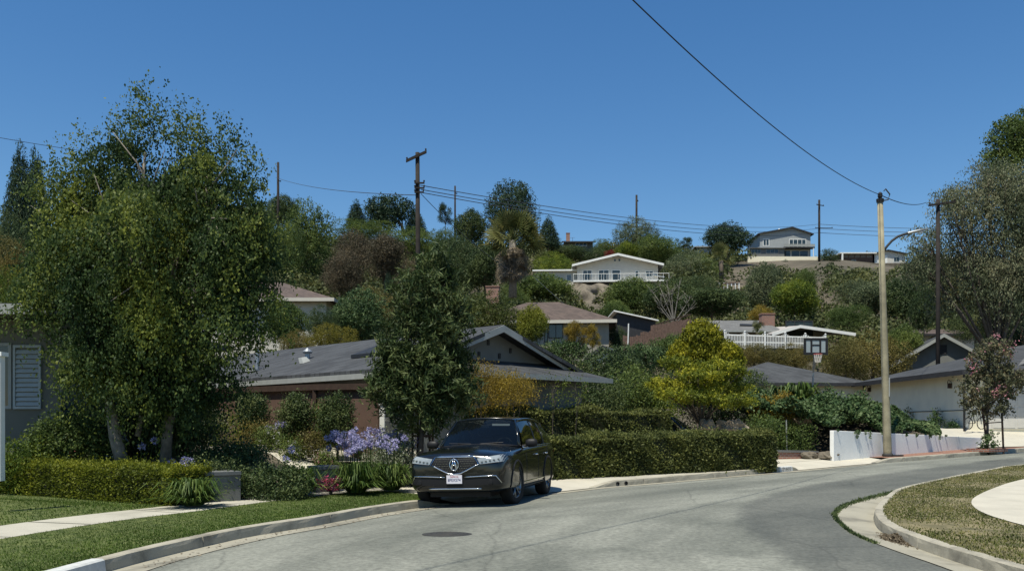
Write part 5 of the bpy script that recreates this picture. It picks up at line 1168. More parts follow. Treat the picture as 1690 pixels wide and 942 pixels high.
for l in L:
    for _ in range(9):
        u_ = Vector((rq.gauss(0, 1), rq.gauss(0, 1), rq.gauss(0, 1))).normalized()*rq.uniform(.45, .95); k_ = rq.uniform(.26, .42)
        LL.append((l[0]+u_.x*l[3], l[1]+u_.y*l[4], l[2]+u_.z*l[5], l[3]*k_, l[4]*k_, l[5]*k_*1.1))
link('crown', crown('crown', LL, 7000, 26, .070, 'birch_leaf', 11, L=.5, droop=.45, jit=.045, aspect=.62, rmin=.25, hang=.7), r)
T_ = plobes(b, D, [(239, 170, 5, 22, 0), (318, 215, 5, 20, 0), (292, 195, 6, 12, 0), (384, 235, 6, 14, 0), (360, 225, 5, 12, 0), (240, 215, 22, 45, 0), (285, 235, 24, 30, 0), (325, 250, 22, 40, 0), (355, 265, 30, 35, 0), (195, 235, 30, 30, .1), (150, 240, 14, 14, 0), (400, 300, 34, 45, 0), (120, 300, 40, 34, .1), (80, 330, 30, 40, .1)])
link('crown_top', crown('crown_top', T_, 620, 15, .062, 'birch_leaf', 12, L=.55, droop=.05, jit=.035, aspect=.6, rmin=.1, up=1.4, out=.6, hang=.5), r)
# --- dark street tree behind the car, with stakes
D = 20.6; b = Vector((XD(697, D), D, float(zr(D))+.16))
L = plobes(b, D, [(715, 440, 26, 32, 0), (705, 490, 52, 50, 0), (735, 530, 40, 50, .1), (680, 560, 48, 45, -.1), (700, 610, 68, 50, 0), (735, 640, 48, 45, 0), (660, 640, 46, 40, -.1), (692, 676, 50, 32, 0), (640, 590, 18, 26, 0), (752, 590, 16, 24, 0)])
r = tree('street_tree', 'dark glossy-leaved street tree with wooden stakes directly behind the parked car', b, L, 1700, 20, .17, 'evergreen_leaf', 'bark', .075, 4, trunk_top=(0, 0, 1.6), L=.3, droop=.06, jit=.05, aspect=.2, rmin=.45, hang=.2)
for k, (px, dd) in enumerate(((680, 0), (686, .35), (713, .05), (706, .4))):
    x = XD(px, D)-b.x; MB().tube([(x, dd, -.2), (x+.02, dd, 2.0)], .028, 7).build('stake', 'dark_brown_wood', r)
MB().box(XD(680, D)-b.x, XD(713, D)-b.x, -.04, -.0, 1.15, 1.2).build('stake_brace', 'dark_brown_wood', r)
# --- crape myrtle by the garage driveway
c = gp(1637, 744.5, .16); b = Vector((c.x, c.y+.35, c.z)); D = b.y
L = plobes(b, D, [(1637, 600, 34, 30, 0), (1622, 635, 36, 26, 0), (1655, 632, 34, 28, 0), (1640, 665, 36, 22, 0), (1640, 580, 26, 20, 0), (1678, 625, 16, 12, 0), (1610, 668, 18, 12, 0)])
r = tree('crape_myrtle', 'young staked tree with pink blossom in a brick ring by the garage driveway', b, L, 620, 14, .13, 'crepe_leaf', 'bark', .06, 6, trunk_top=(0, 0, 1.7), L=.25, droop=0, jit=.05, aspect=.5, rmin=.35, zmin=1.5)
L2 = plobes(b, D, [(1640, 565, 30, 14, 0), (1612, 585, 16, 16, 0), (1655, 580, 22, 14, 0), (1608, 610, 12, 12, 0), (1625, 640, 22, 12, -.5), (1650, 645, 20, 10, -.5)])
link('blossom', crown('blossom', L2, 42, 8, .07, 'pink_petal', 5, L=.12, jit=.06, aspect=.8, rmin=.6), r)
for k, (px, p2) in enumerate(((1626, 1620), (1652, 1652))):
    MB().tube([(XD(px+2, D)-b.x, -.1, -.1), (XD(p2, D)-b.x, -.05, ZD(672, D)-b.z)], .04, 7).build('stake', 'dark_brown_wood', r)
MB().tube([(XD(1622, D)-b.x, -.1, ZD(698, D)-b.z), (XD(1652, D)-b.x, -.1, ZD(696, D)-b.z)], .022, 5).build('stake_brace', 'dark_brown_wood', r)
r2 = thing('shrub', 'small leafy sprig at the foot of the pink-flowering young tree', 'shrub', b+Vector((0, -.2, .05))); link('foliage', crown('foliage', [(0, 0, .3, .3, .2, .3)], 60, 8, .11, 'ivy_leaf', 8, L=.3, up=1, jit=.04), r2)
# --- the yellow-topped conifer and the spreading tree below it
D = 33.5; b = Vector((XD(1162, D), D, gz(XD(1162, D), D)))
L = plobes(b, D, [(1160, 562, 28, 30, .2), (1162, 585, 52, 28, .4), (1203, 600, 26, 34, .6)])
tree('golden_conifer', 'rounded cone-shaped tree with bright yellow-green top in the centre right garden', b, L, 3000, 12, .12, 'yellow_leaf', 'bark', .16, 8, trunk_top=(0, .4, 2.4), L=.16, droop=.0, jit=.06, rmin=.85, aspect=.45, up=.4, cat='tree')
D = 30.3; b = Vector((XD(1157, D), D, gz(XD(1157, D), D)))
L = plobes(b, D, [(1120, 600, 36, 7, 0), (1185, 606, 38, 7, -.3), (1145, 622, 40, 6, -.8), (1100, 634, 34, 7, 0), (1213, 640, 26, 7, 0), (1130, 655, 46, 7, -.9), (1190, 662, 46, 7, -.9), (1150, 640, 44, 6, -.3), (1095, 650, 22, 6, -.5), (1218, 618, 16, 6, 0)])
tree('spreading_tree', 'broad layered tree with yellow-tipped leaf tiers over the front hedge', b, L, 1050, 15, .10, 'tier_leaf', 'bark', .09, 9, trunk_top=(0, 0, 1.35), L=.16, droop=.02, jit=.045, aspect=.45, rmin=.3, up=.3)
# ------- hedges
def hedge(name, label, A, B, za, zb, base, th, lm, n, size, seed, round_=.12, wav=.05):
    A = Vector((A[0], A[1], 0)); B = Vector((B[0], B[1], 0)); d = (B-A); Ln = d.length; d.normalize(); nn = Vector((-d.y, d.x, 0))
    r = thing(name, label, 'hedge', (A.x, A.y, base)); o = Vector((A.x, A.y, base)); c = MB(); k = .06
    q = [A+d*k+nn*k+Vector((0, 0, base-.2)), B-d*k+nn*k+Vector((0, 0, base-.2)), B-d*k+nn*k+Vector((0, 0, zb-k*1.2)), A+d*k+nn*k+Vector((0, 0, za-k*1.2))]
    c.prism([p-o for p in q], nn*(th-2*k)); c.build('branches', 'twig_core', r)
    rg = np.random.default_rng(seed); H = (za+zb)/2-base; ar = np.array([Ln*H, Ln*th, th*H, th*H, Ln*H*.35]); f = rg.choice(5, n, p=ar/ar.sum())
    u = rg.random(n)*Ln; v = rg.random(n)*th; w = rg.random(n); Nn = np.zeros((n, 3)); zt = (za+(zb-za)*u/Ln)-base
    low = rg.random(n)
    v = np.where(f == 0, 0, np.where(f == 4, th, v)); u = np.where(f == 2, 0, np.where(f == 3, Ln, u)); z = np.where(f == 1, zt, w*zt)
    wv = wav*(np.sin(u*2.1+seed)+np.sin(u*5.3+z*4)*.6+np.sin(z*7+u*3)*.5)
    nl = np.zeros((n, 3)); nl[f == 0] = (0, -1, 0); nl[f == 4] = (0, 1, 0); nl[f == 1] = (0, 0, 1); nl[f == 2] = (-1, 0, 0); nl[f == 3] = (1, 0, 0)
    pu = u+nl[:, 0]*wv; pv = v+nl[:, 1]*wv; pz = z+nl[:, 2]*wv
    # round the top edges
    ed = np.minimum(v, th-v); tz = zt-pz; rr = np.clip(1-(ed+tz)/round_, 0, 1); pz -= rr*round_*.35
    dpt = rg.normal(size=n)*.03+np.where(rg.random(n) < .05, np.abs(rg.normal(size=n))*.08, 0); P = np.stack([pu, pv, pz], 1)+nl*dpt[:, None]
    Wp = np.array(d)[None]*P[:, :1]+np.array(nn)[None]*P[:, 1:2]; Wp[:, 2] = P[:, 2]
    NW = np.array(d)[None]*nl[:, :1]+np.array(nn)[None]*nl[:, 1:2]; NW[:, 2] += nl[:, 2]
    T = rg.normal(size=(n, 3))*.8+NW*.9+np.array([0, 0, .3]); Nr = rg.normal(size=(n, 3))+NW*.3
    sz = size*(.6+.8*rg.random(n)); rv = np.clip(rg.random(n)*.8+.1+np.where(f == 1, .12, 0), 0, 1)  # top leaves shifted lighter: sun on the hedge top put into leaf colour
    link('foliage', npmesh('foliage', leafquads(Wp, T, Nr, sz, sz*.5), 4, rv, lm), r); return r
A = gp(903, 790.5, .16); B = gp(1279, 771.5, .17)
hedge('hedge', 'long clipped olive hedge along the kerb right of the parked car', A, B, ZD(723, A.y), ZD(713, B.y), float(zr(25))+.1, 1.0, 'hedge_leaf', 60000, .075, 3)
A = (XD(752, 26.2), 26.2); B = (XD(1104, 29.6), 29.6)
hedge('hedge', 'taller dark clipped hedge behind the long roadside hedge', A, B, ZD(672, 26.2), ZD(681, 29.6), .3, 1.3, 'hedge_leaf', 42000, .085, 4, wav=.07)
A = (-14.0, 20.3); B = (-6.15, 15.85)
hedge('hedge', 'low bright green box hedge at the left edge of the lawn', A, B, ZD(751, 18.4)-.02+.02, ZD(776, 15.9), .13, .95, 'box_leaf', 52000, .05, 5, wav=.02)
# ------- grass
def blades(name, x, y, z, h, lm, seed, lean=.5, w=.012):
    rg = np.random.default_rng(seed); n = len(x); a = rg.random(n)*6.283; hh = h*(.5+rg.random(n)); P = np.stack([x, y, z], 1)
    s = np.stack([np.cos(a), np.sin(a), np.zeros(n)], 1)*w*(.6+.8*rg.random((n, 1))); tip = P+np.stack([np.cos(a+1.3)*lean*hh, np.sin(a+1.3)*lean*hh, hh], 1)+rg.normal(size=(n, 3))*.005
    o = link(name, npmesh(name, np.stack([P-s, P+s, tip], 1).reshape(-1, 3), 3, rg.random(n), lm)); tag(o, kind='stuff'); return o
rg = np.random.default_rng(2)
n = 260000; q = 5+rg.random(n)**1.5*(sD0-5); o_ = .16+rg.random(n)*2.22; x, y = KL.at(q, 0); nx = np.interp(q, KL.s, KL.n[:, 0]); ny = np.interp(q, KL.s, KL.n[:, 1]); x = x+nx*o_; y = y+ny*o_
blades('grass', x, y, zr(y)+.15, .024, 'grass_blade', 21, w=.008)
n = 140000; q = 5+rg.random(n)*(KL.near(gp(590, 855))-5); o_ = 3.49+rg.random(n)*6; x, y = KL.at(q, 0); nx = np.interp(q, KL.s, KL.n[:, 0]); ny = np.interp(q, KL.s, KL.n[:, 1]); x = x+nx*o_; y = y+ny*o_
k = ((x+6.2)*.5+(y-15.85)*.87 < .1); x, y = x[k], y[k]; blades('grass', x, y, np.maximum(zr(y)+.17, G(x, y)+.02), .028, 'grass_blade', 22, w=.009)
n = 560000; x = 4.8+rg.random(n)*22; y = 6+rg.random(n)**1.3*28; dr_ = KR.sd(x, y); pt = np.sin(x*1.3+y*.7)+np.sin(x*.5-y*1.9+1)+np.sin(x*3.1+y*2.3)*.5
k = (dr_ > .14) & (dr_ < 8) & ~inpoly(x, y, SWP) & (pt+rg.normal(size=n)*.9 > -1.15); x, y = x[k], y[k]; blades('grass', x, y, zr(y)+.148, .024, 'dry_grass', 23, w=.011)
# weeds along the gutter edge on the right
i_ = (rg.random(7000)**.8*95+18); e0 = np.stack([np.interp(i_, np.arange(150), GE[:, 0]), np.interp(i_, np.arange(150), GE[:, 1])], 1)+rg.normal(size=(7000, 2))*(.015+.045*np.exp(-((i_-62)/22)**2))[:, None]
blades('gutter_weeds', e0[:, 0], e0[:, 1], roadz(e0[:, 0], e0[:, 1])+.004, .03, 'dark_leaf', 24)
# leaf litter against the right kerb
n = 1600; s_ = KR.near(gp(1475, 890))+rg.normal(size=n)*.28; o_ = -np.abs(rg.normal(size=n))*.13-.0; x, y = KR.at(s_, 0); nx = np.interp(s_, KR.s, KR.n[:, 0]); ny = np.interp(s_, KR.s, KR.n[:, 1]); x = x+nx*o_; y = y+ny*o_
P = np.stack([x, y, zr(y)+.02+np.maximum(0, .09+o_*.35)*rg.random(n)*np.exp(-((s_-s_.mean())/.3)**2)], 1); me = npmesh('leaf_litter', leafquads(P, rg.normal(size=(n, 3))*[1, 1, .3], rg.normal(size=(n, 3))*.5+[0, 0, 1], .05+.03*rg.random(n), .022*np.ones(n)), 4, rg.random(n), 'dead_frond')
tag(link('leaf_litter', me), 'heap of dry brown leaves in the gutter against the right-hand kerb', 'leaf litter', kind='stuff')
n = 260; q = sL1+rg.random(n)*12; o_ = -.1-rg.random(n)*.5; x, y = KL.at(q, 0); nx = np.interp(q, KL.s, KL.n[:, 0]); ny = np.interp(q, KL.s, KL.n[:, 1]); x = x+nx*o_; y = y+ny*o_
me = npmesh('leaf_litter', leafquads(np.stack([x, y, roadz(x, y)+.016], 1), rg.normal(size=(n, 3))*[1, 1, .1], rg.normal(size=(n, 3))*.3+[0, 0, 1], .03+.04*rg.random(n), .015+.015*rg.random(n)), 4, rg.random(n), 'dead_frond'); tag(link('leaf_litter', me), kind='stuff')
# ------- garden plants 
def strap_clump(name, label, base, rad, h, n, lm='strap_leaf', seed=1, flowers=0, fh=.9, petal='violet_petal', cat='plant', w=.017, group=None):
    n = int(n*1.9); r = thing(name, label, cat, base, group=group); rg = np.random.default_rng(seed); V = []; rv = []
    for i in range(n):
        a = rg.random()*6.283; b0 = np.array([math.cos(a), math.sin(a), 0])*rad*.35*rg.random(); ln = h*(.7+.6*rg.random()); out = rad*(.15+1.15*rg.random()); lo_ = rg.random() < .4; ln *= (.45 if lo_ else 1); out *= (1.15 if lo_ else 1); dv = np.array([math.cos(a+rg.normal()*.3), math.sin(a+rg.normal()*.3), 0]); sd_ = np.cross(dv, [0, 0, 1]); k = rg.random(); pr = None
        for s in (0, .25, .5, .75, 1.0):
            p = b0+dv*out*s**.95+np.array([0, 0, ln*(math.sin(s*2.5)*.95)]); ww = w*(1-s**3*.9)
            if pr is not None: V += [pr[0]-sd_*pr[1], pr[0]+sd_*pr[1], p+sd_*ww, p-sd_*ww]; rv.append(k)
            pr = (p, ww)
    link('leaves', npmesh('leaves', np.array(V), 4, np.array(rv), lm), r)
    if flowers:
        sk_ = MB(); fl = []
        for i in range(flowers):
            a = rg.random()*6.283; q = rad*(.1+.8*rg.random()); t_ = Vector((math.cos(a)*q, math.sin(a)*q, fh*(.8+.35*rg.random()))); sk_.tube([(t_.x*.3, t_.y*.3, 0), tuple(t_)], .006, 4); m_ = 60
            u = unit(rg.normal(size=(m_, 3))); fl.append((np.array(t_)+u*.075*(.6+.5*rg.random((m_, 1))), u))
        sk_.build('stalks', 'strap_leaf', r)
        for P, U in fl:
            n_ = len(P); link('flower_head', npmesh('flower_head', leafquads(P, U+rg.normal(size=(n_, 3))*.3, rg.normal(size=(n_, 3)), .055*np.ones(n_), .028*np.ones(n_)), 4, rg.random(n_), petal), r)
    return r
def onG(px, D, dz=0): x = XD(px, D); return Vector((x, D, gz(x, D)+dz))
LB = KL
def pb(px, py, off=.2): return gp(px, py, off)
strap_clump('agapanthus', 'bright green strap-leaved lily clump just right of the magenta flowers', pb(588, 812), .55, .55, 230, seed=1, flowers=8, fh=1.05)
strap_clump('agapanthus', 'strap-leaved lily clump with violet heads nearest the street tree stakes', pb(645, 808), .5, .5, 200, seed=2, flowers=9, fh=1.0)
strap_clump('agapanthus', 'strap-leaved clump left of the magenta flowers and the short planter wall', pb(492, 815), .5, .5, 220, seed=3, flowers=2, fh=.8)
strap_clump('agapanthus', 'glossy strap-leaved clump at the right end of the box hedge', pb(318, 833), .5, .42, 230, seed=4, flowers=0)
strap_clump('agapanthus', 'dark shaded strap-leaved clump behind the grey planter wall', onG(425, 18.2), .6, .55, 200, seed=5)
strap_clump('agapanthus', 'dark strap-leaved clump with one violet flower head just behind the box hedge', onG(225, 17.9), .5, .45, 120, seed=6, flowers=2, fh=.95)
strap_clump('agapanthus', 'shaded clump with several violet flower heads under the birch', onG(290, 17.2), .6, .4, 150, seed=7, flowers=5, fh=.8)
for k, (px, D, fl, fh, lab) in enumerate(((575, 20.2, 26, 1.15, 'left'), (612, 20.6, 26, 1.2, 'middle'), (648, 21.0, 18, 1.1, 'right'))):
    strap_clump('agapanthus', f'{lab} of the three tall violet agapanthus masses behind the kerbside lilies', onG(px, D), .7, .45, 160, seed=10+k, flowers=fl, fh=fh)
strap_clump('agapanthus', 'small violet agapanthus in front of the clipped column shrubs', onG(470, 22.9), .55, .4, 90, seed=15, flowers=12, fh=.62)
def bush(name, label, base, rad, lm, n, per, size, seed, cat='shrub', h=None, zc=None, group=None, **kw):
    rx, ry, rz = (rad, rad, rad) if not hasattr(rad, '__len__') else rad; zc = rz*.75 if zc is None else zc; rdm = random.Random(seed)
    lo = [(0, 0, zc, rx, ry, rz)]+[(rdm.uniform(-.5, .5)*rx, rdm.uniform(-.5, .5)*ry, zc+rdm.uniform(-.2, .35)*rz, rx*.6, ry*.6, rz*.6) for _ in range(4)]
    kk = dict(L=.2, jit=.05, droop=0, rmin=.6, zmin=.02); kk.update(kw)
    r = thing(name, label, cat, base, group=group); limbs(MB(), (0, 0, 0), lo[1:], min(.05, rx*.1), seed, nsub=2).build('stems', 'bark', r)
    link('foliage', crown('foliage', lo, n, per, size, lm, seed, **kk), r); return r
bush('flower_bush', 'low mound of magenta and pink flowers at the pavement edge', pb(546, 812), (.3, .22, .2), 'magenta_petal', 160, 8, .045, 31, cat='flowers', L=.05, jit=.02)
bush('flower_bush', 'small patch of dusty pink flowers under the shaded strap-leaved clump', pb(425, 812), (.45, .3, .32), 'crepe_leaf', 260, 8, .06, 32, cat='flowers', L=.08)
bush('silver_shrub', 'pale silvery white-flowered shrub beside the street tree stakes', onG(652, 20.6), (.5, .45, .7), 'silver_leaf', 520, 14, .055, 33)
bush('silver_shrub', 'whitish flowering shrub behind the violet agapanthus', onG(640, 21.9), (.6, .5, .8), 'silver_leaf', 400, 12, .055, 34)
for k, (px, lab, ln) in enumerate(((420, 'leftmost', 'left'), (487, 'middle', 'mid'), (557, 'rightmost', 'right'))):
    D = 23.4-.5*k; s = D/FP; b = onG(px, D); hh = (720-660)*s*.5
    bush('column_shrub', f'{lab} of the three clipped upright shrubs before the brown fence', b, (24*s, 24*s, .62), 'evergreen_leaf', 620, 14, .06, 40+k, zc=ZD(690, D)-b.z, group='upright shrubs before the brown fence', aspect=.5)
fb = [(0, 'white_petal', 'small white-flowered shrub at the foot of the left column shrub', 445, 22.2, .3), (1, 'olive_leaf', 'rounded olive shrub between the upper path and the left column shrub', 420, 22.6, .4), (2, 'olive_leaf', 'low olive-green mound below the middle column shrub', 510, 22.3, .38),
      (3, 'white_petal', 'patch of white flowers beside the upper garden path', 482, 21.9, .22), (4, 'pink_petal', 'patch of pale pink flowers at the right end of the upper garden path', 535, 22.0, .22), (5, 'bright_leaf', 'light green shrub under the low right boughs of the birch', 370, 23.0, .55), (6, 'silver_leaf', 'pale-leaved shrub against the left part of the brown fence', 345, 24.5, .6), (7, 'bright_leaf', 'yellow-green shrub between the middle and right column shrubs', 522, 23.4, .45), (8, 'magenta_petal', 'small reddish flower tuft beside the right column shrub', 527, 23.6, .16)]
for k, lm, lab, px, D, rd_ in fb:
    fl_ = 'petal' in lm; rb_ = bush('flower_shrub' if 'flower' in lab else 'garden_shrub', lab, onG(px, D), rd_, 'mid_leaf' if fl_ else lm, 240, 10, .05, 50+k, zc=rd_*.8 if k != 8 else .9)
    if fl_: link('blossom', crown('blossom', [(0, -.05, rd_*.95 if k != 8 else .95, rd_, rd_, rd_)], 34, 6, .04, lm, 50+k, L=.05, jit=.02, rmin=.8, zmin=.05), rb_)
bush('garden_shrub', 'bright-topped round shrub under the louvred shutter', onG(50, 18.6), (.85, .7, .6), 'bright_leaf', 1100, 12, .06, 60, zc=.62)
bush('garden_shrub', 'dark leafy shrub between the louvred shutter and the birch trunks', onG(118, 18.9), (.95, .7, .85), 'mid_leaf', 1100, 12, .075, 61, zc=.8)
bush('garden_shrub', 'deep shaded shrub behind the birch trunks', onG(215, 20.3), (1.35, .8, 1.0), 'dark_leaf', 1500, 12, .075, 62, zc=.7)
bush('garden_shrub', 'shaded shrub right of the birch trunks before the brown fence', onG(305, 20.0), (.8, .8, .75), 'dark_leaf', 900, 12, .07, 63, zc=.55)
bush('garden_shrub', 'dark spreading foliage behind the grey planter wall', onG(375, 19.2), (.9, .7, .55), 'dark_leaf', 900, 12, .07, 64, zc=.35)
bush('flower_bush', 'red-flowered geranium bush just behind the box hedge', onG(138, 18.7), (.55, .35, .35), 'crepe_leaf', 420, 9, .055, 65, cat='flowers', zc=.3)
bush('flower_bush', 'pale-leaved flowering bush left of the violet flower heads behind the box hedge', onG(170, 18.3), (.5, .35, .3), 'silver_leaf', 380, 9, .05, 66, cat='flowers', zc=.22)
bush('geranium', 'scarlet geranium heads above the box hedge', onG(134, 18.4), (.35, .2, .12), 'red_leaf', 30, 8, .035, 67, cat='flowers', zc=.62)
bush('ground_shrub', 'shaded ground plants between the box hedge end and the planter wall', onG(345, 17.4), (.8, .5, .5), 'dark_leaf', 700, 10, .06, 68, zc=.3)
bush('ground_shrub', 'shaded plants in front of the short planter wall', onG(455, 17.4), (.7, .5, .45), 'dark_leaf', 600, 10, .06, 69, zc=.25)
# stones
def stone(label, base, s, m='pale_stone', seed=1, name='stone'):
    from mathutils import noise
    mb = MB()
    def f(u, v):
        t, p = 2*math.pi*u, math.pi*v; d = Vector((math.sin(p)*math.cos(t), math.sin(p)*math.sin(t), math.cos(p)))
        k = 1+.55*noise.noise(d*1.6+Vector((seed*3.1, 0, 0)))+.16*noise.noise(d*3.4+Vector((0, seed*2.7, 0))); q = d*k
        return (s[0]*q.x, s[1]*q.y, s[2]*(q.z if q.z > 0 else q.z*.4)+s[2]*.3)
    mb.grid(f, 18, 10); return tag(mb.build(name, m, loc=base, smooth=False), label, name)
p = gp(44, 815, .17); stone('pale rounded stone lying in front of the box hedge', p, (.19, .14, .13)); p = gp(3, 812, .17); stone('small white stone at the left picture edge before the box hedge', p, (.1, .08, .07), seed=2)
for k, (px, py, D, sx, lab) in enumerate(((1163, 705, 30.2, .32, 'reddish rounded boulder just right of the spreading tree trunk, above the hedge'), (1205, 708, 30.4, .62, 'long flat pale boulder above the hedge in front of the dark shrubs'), (1308, 699, 34.0, .62, 'round tan boulder behind the staked shrub'))):
    z = ZD(py, D); stone(lab, (XD(px, D), D-.3, z-.08), (sx, .35, .3 if k != 2 else .36), 'boulder', k+3, 'boulder')
for k, (px, py, D, lab) in enumerate(((1335, 755, 31.3, 'rough rocks heaped at the left end of the white retaining wall'), (1366, 750, 31.05, 'tan rock pile under the ivy beside the white retaining wall'))):
    stone(lab, (XD(px, D), D, ZD(757, D)), (.30, .2, .22), 'rock_face', k+8, 'rock')
# yellow flowering shrub in front of the shingled house
for k, (px, py, hw, hh, D, lm, lab) in enumerate(((795, 635, 36, 38, 24.3, 'orange_leaf', 'tall orange-yellow shrub between the street tree and the gabled house'), (845, 640, 34, 26, 24.0, 'orange_leaf', 'lower orange-yellow shrub in front of the gabled house wall'))):
    s = D/FP; b = onG(px, D); r = thing('flowering_shrub', lab, 'shrub', b); Lb = plobes(b, D, [(px, py, hw, hh, 0), (px-hw*.4, py-hh*.2, hw*.6, hh*.7, .1), (px+hw*.5, py+hh*.1, hw*.6, hh*.6, 0)])
    limbs(MB(), (0, 0, 0), Lb, .022, k, nsub=5).build('stems', 'bark', r); link('foliage', crown('foliage', Lb, 520, 12, .055, lm, 70+k, L=.3, jit=.05, rmin=.3, aspect=.4), r)
for k, (px, lab) in enumerate(((912, 'thin bare-stemmed shrub before the gabled house wall'), (950, 'sparse twiggy shrub at the right corner of the gabled house'))):
    D = 27.5; b = onG(px, D); r = thing('sparse_shrub', lab, 'shrub', b); Lb = plobes(b, D, [(px, 635, 20, 24, 0), (px+6, 655, 16, 18, 0)]); limbs(MB(), (0, 0, 0), Lb, .014, k, nsub=8).build('stems', 'bark', r); link('foliage', crown('foliage', Lb, 55, 6, .06, 'bright_leaf', 75+k, L=.2), r)
# shrub masses in the middle garden
MS = [('dark_leaf', 'dark foliage standing in for the shaded lower conifer between the leaf tiers of the layered tree', 1162, 632, 70, 34, 34.8), ('dark_leaf', 'big dark shrub at the right corner of the gabled house', 985, 655, 48, 34, 32), ('mid_leaf', 'broad green shrub above the tall hedge, left of the layered tree', 1040, 640, 45, 46, 33.5), ('dark_leaf', 'dark ivy-clad bush behind the gable end', 1010, 605, 55, 34, 39),  # first entry: dark leaves added in place of the conifer's shaded lower part
      ('bright_leaf', 'bright green leafy bush left of the layered tree', 1085, 662, 42, 34, 33.8), ('brown_leaf', 'brownish clipped bush at the right end of the tall hedge', 1070, 690, 30, 14, 33.4), ('dark_leaf', 'black-green bush behind the spreading tree trunk', 1185, 668, 66, 36, 34.6), ('dark_leaf', 'dark bush between the layered tree and the ivy bank', 1245, 655, 30, 42, 36),
      ('ivy_leaf', 'flowering creeper mound below the beige house', 1050, 590, 50, 20, 48), ('mid_leaf', 'green shrub below the leaning fence panels', 1105, 578, 40, 22, 52), ('ivy_leaf', 'trailing shrubs on the bank left of the dark little roof', 925, 580, 46, 18, 50),
      ('orange_leaf', 'orange-tipped low shrub at the foot of the ivy bank', 1262, 672, 16, 14, 32.6), ('orange_leaf', 'orange-tipped upright shrub behind the two thin stakes', 1296, 665, 18, 16, 33.0), ('mid_leaf', 'green shrub tied to two thin stakes by the low brick edging', 1308, 722, 36, 26, 32.6), ('mid_leaf', 'small shrub at the right end of the roadside hedge', 1262, 700, 22, 14, 31.6)]
for k, (lm, lab, px, py, hw, hh, D) in enumerate(MS):
    b = onG(px, D); s = D/FP; r = thing('shrub', lab, 'shrub', b); rdm = random.Random(k); Lb = plobes(b, D, [(px, py, hw, hh, 0)]+[(px+rdm.uniform(-.6, .6)*hw, py+rdm.uniform(-.5, .5)*hh, hw*.5, hh*.55, rdm.uniform(-.5, .5)) for _ in range(5)])
    Lb.append((0, 0, max(.2, Lb[0][2]*.45), hw*s*.8, hw*s*.6, max(.3, Lb[0][2]*.5)))
    limbs(MB(), (0, 0, 0), Lb[1:4], .05, k, nsub=2).build('stems', 'bark', r); ar = hw*s*(hh*s+.6)
    link('foliage', crown('foliage', Lb, int(min(1500, 380*ar+160)), 11, .085 if D < 37 else .12, lm, 80+k, L=.22, jit=.07, rmin=.6, zmin=.05, aspect=.5), r)
for px in (1276, 1299):
    p = W(px, 750, 32.2); tag(MB().tube([(0, 0, -.3), (-.03, 0, ZD(692, 32.2)-p.z)], .025, 6).build('stake', 'offwhite_trim', loc=p), ['left of the two thin pale stakes in the shrub by the brick edging', 'right of the two thin pale stakes in the shrub by the brick edging'][px > 1280], 'stake')
# spiky plants on the bank
D = 43; b = onG(1320, D, .3)
strap_clump('spiky_plant', 'clump of upright green sword leaves on top of the ivy bank', b, 1.15, .9, 110, 'strap_leaf', 91, w=.05); strap_clump('spiky_plant', 'smaller sword-leaved clump left of the basketball pole', onG(1290, D+.6, .3), 1.1, .9, 160, 'ivy_leaf', 92, w=.05)
# ivy bank
n = 190000; x = 8.5+rg.random(n)*14.5; y = 32+rg.random(n)*15; dd = WB-WA; tt_ = ((x-WA.x)*dd.x+(y-WA.y)*dd.y)/(dd.x**2+dd.y**2); pd = ((x-WA.x)*-dd.y+(y-WA.y)*dd.x)/math.hypot(dd.x, dd.y)
px_ = CX+FP*x/y
k = (pd > np.where(tt_ > 0, .03, .1)) & (px_ < 1545-(y-39)*3) & (px_ > 1235) & (tt_ < .82+rg.normal(size=n)*.03) & ((x < 12.2) | (y > 33)) & ~((px_ > 1500) & (y > 43.5)) & (y < 47)
x, y = x[k], y[k]; px_ = px_[k]; pd = pd[k]; n = len(x); hgt = .62+.22*np.sin(x*1.7+y*.9)+.16*np.sin(x*3.3-y*2.2)+.12*np.sin(x*6+y*5); hgt *= (1-.55*sstep(1440, 1540, px_)); hgt = np.where(pd < .8, hgt*.75+.0, hgt)
wallz = ZD(710, WA.y)+(ZD(722, 38.7)-ZD(710, WA.y))*np.clip(((x-WA.x)*dd.x+(y-WA.y)*dd.y)/(dd.x**2+dd.y**2), 0, 1)
gzv = np.maximum(G(x, y), wallz-.12*0-.05+np.minimum(pd, 3)*.18); z = gzv+hgt*(.35+.65*rg.random(n)**.35)
P = np.stack([x, y, z], 1); sz = .10+.07*rg.random(n)
ivm = npmesh('ivy_bank', leafquads(P, rg.normal(size=(n, 3)), rg.normal(size=(n, 3))*.7+[-.1, -.5, .8], sz, sz*.75), 4, np.clip(rg.random(n)*.85+.1, 0, 1), 'ivy_leaf'); tag(link('ivy_bank', ivm), kind='stuff')
# trailing strands over the wall
tv = []; 
for i in range(16):
    t0 = rg.random()*.86; q0 = WA+dd*t0; ln = .06+.35*rg.random()**2*(1-t0*.7)
    for j in range(int(12+ln*50)):
        s_ = rg.random(); tv.append((q0.x+rg.normal()*.03+.02*j/30, q0.y-.035-rg.random()*.03, wallz.max()*0+(ZD(710, WA.y)+(ZD(722, 38.7)-ZD(710, WA.y))*t0)+.05-ln*s_))
tv = np.array(tv); n = len(tv); tag(link('ivy_trails', npmesh('ivy_trails', leafquads(tv, rg.normal(size=(n, 3))*.5+[0, 0, -1], rg.normal(size=(n, 3))*.4+[0, -1, 0], .07*np.ones(n), .045*np.ones(n)), 4, rg.random(n), 'ivy_leaf')), kind='stuff')
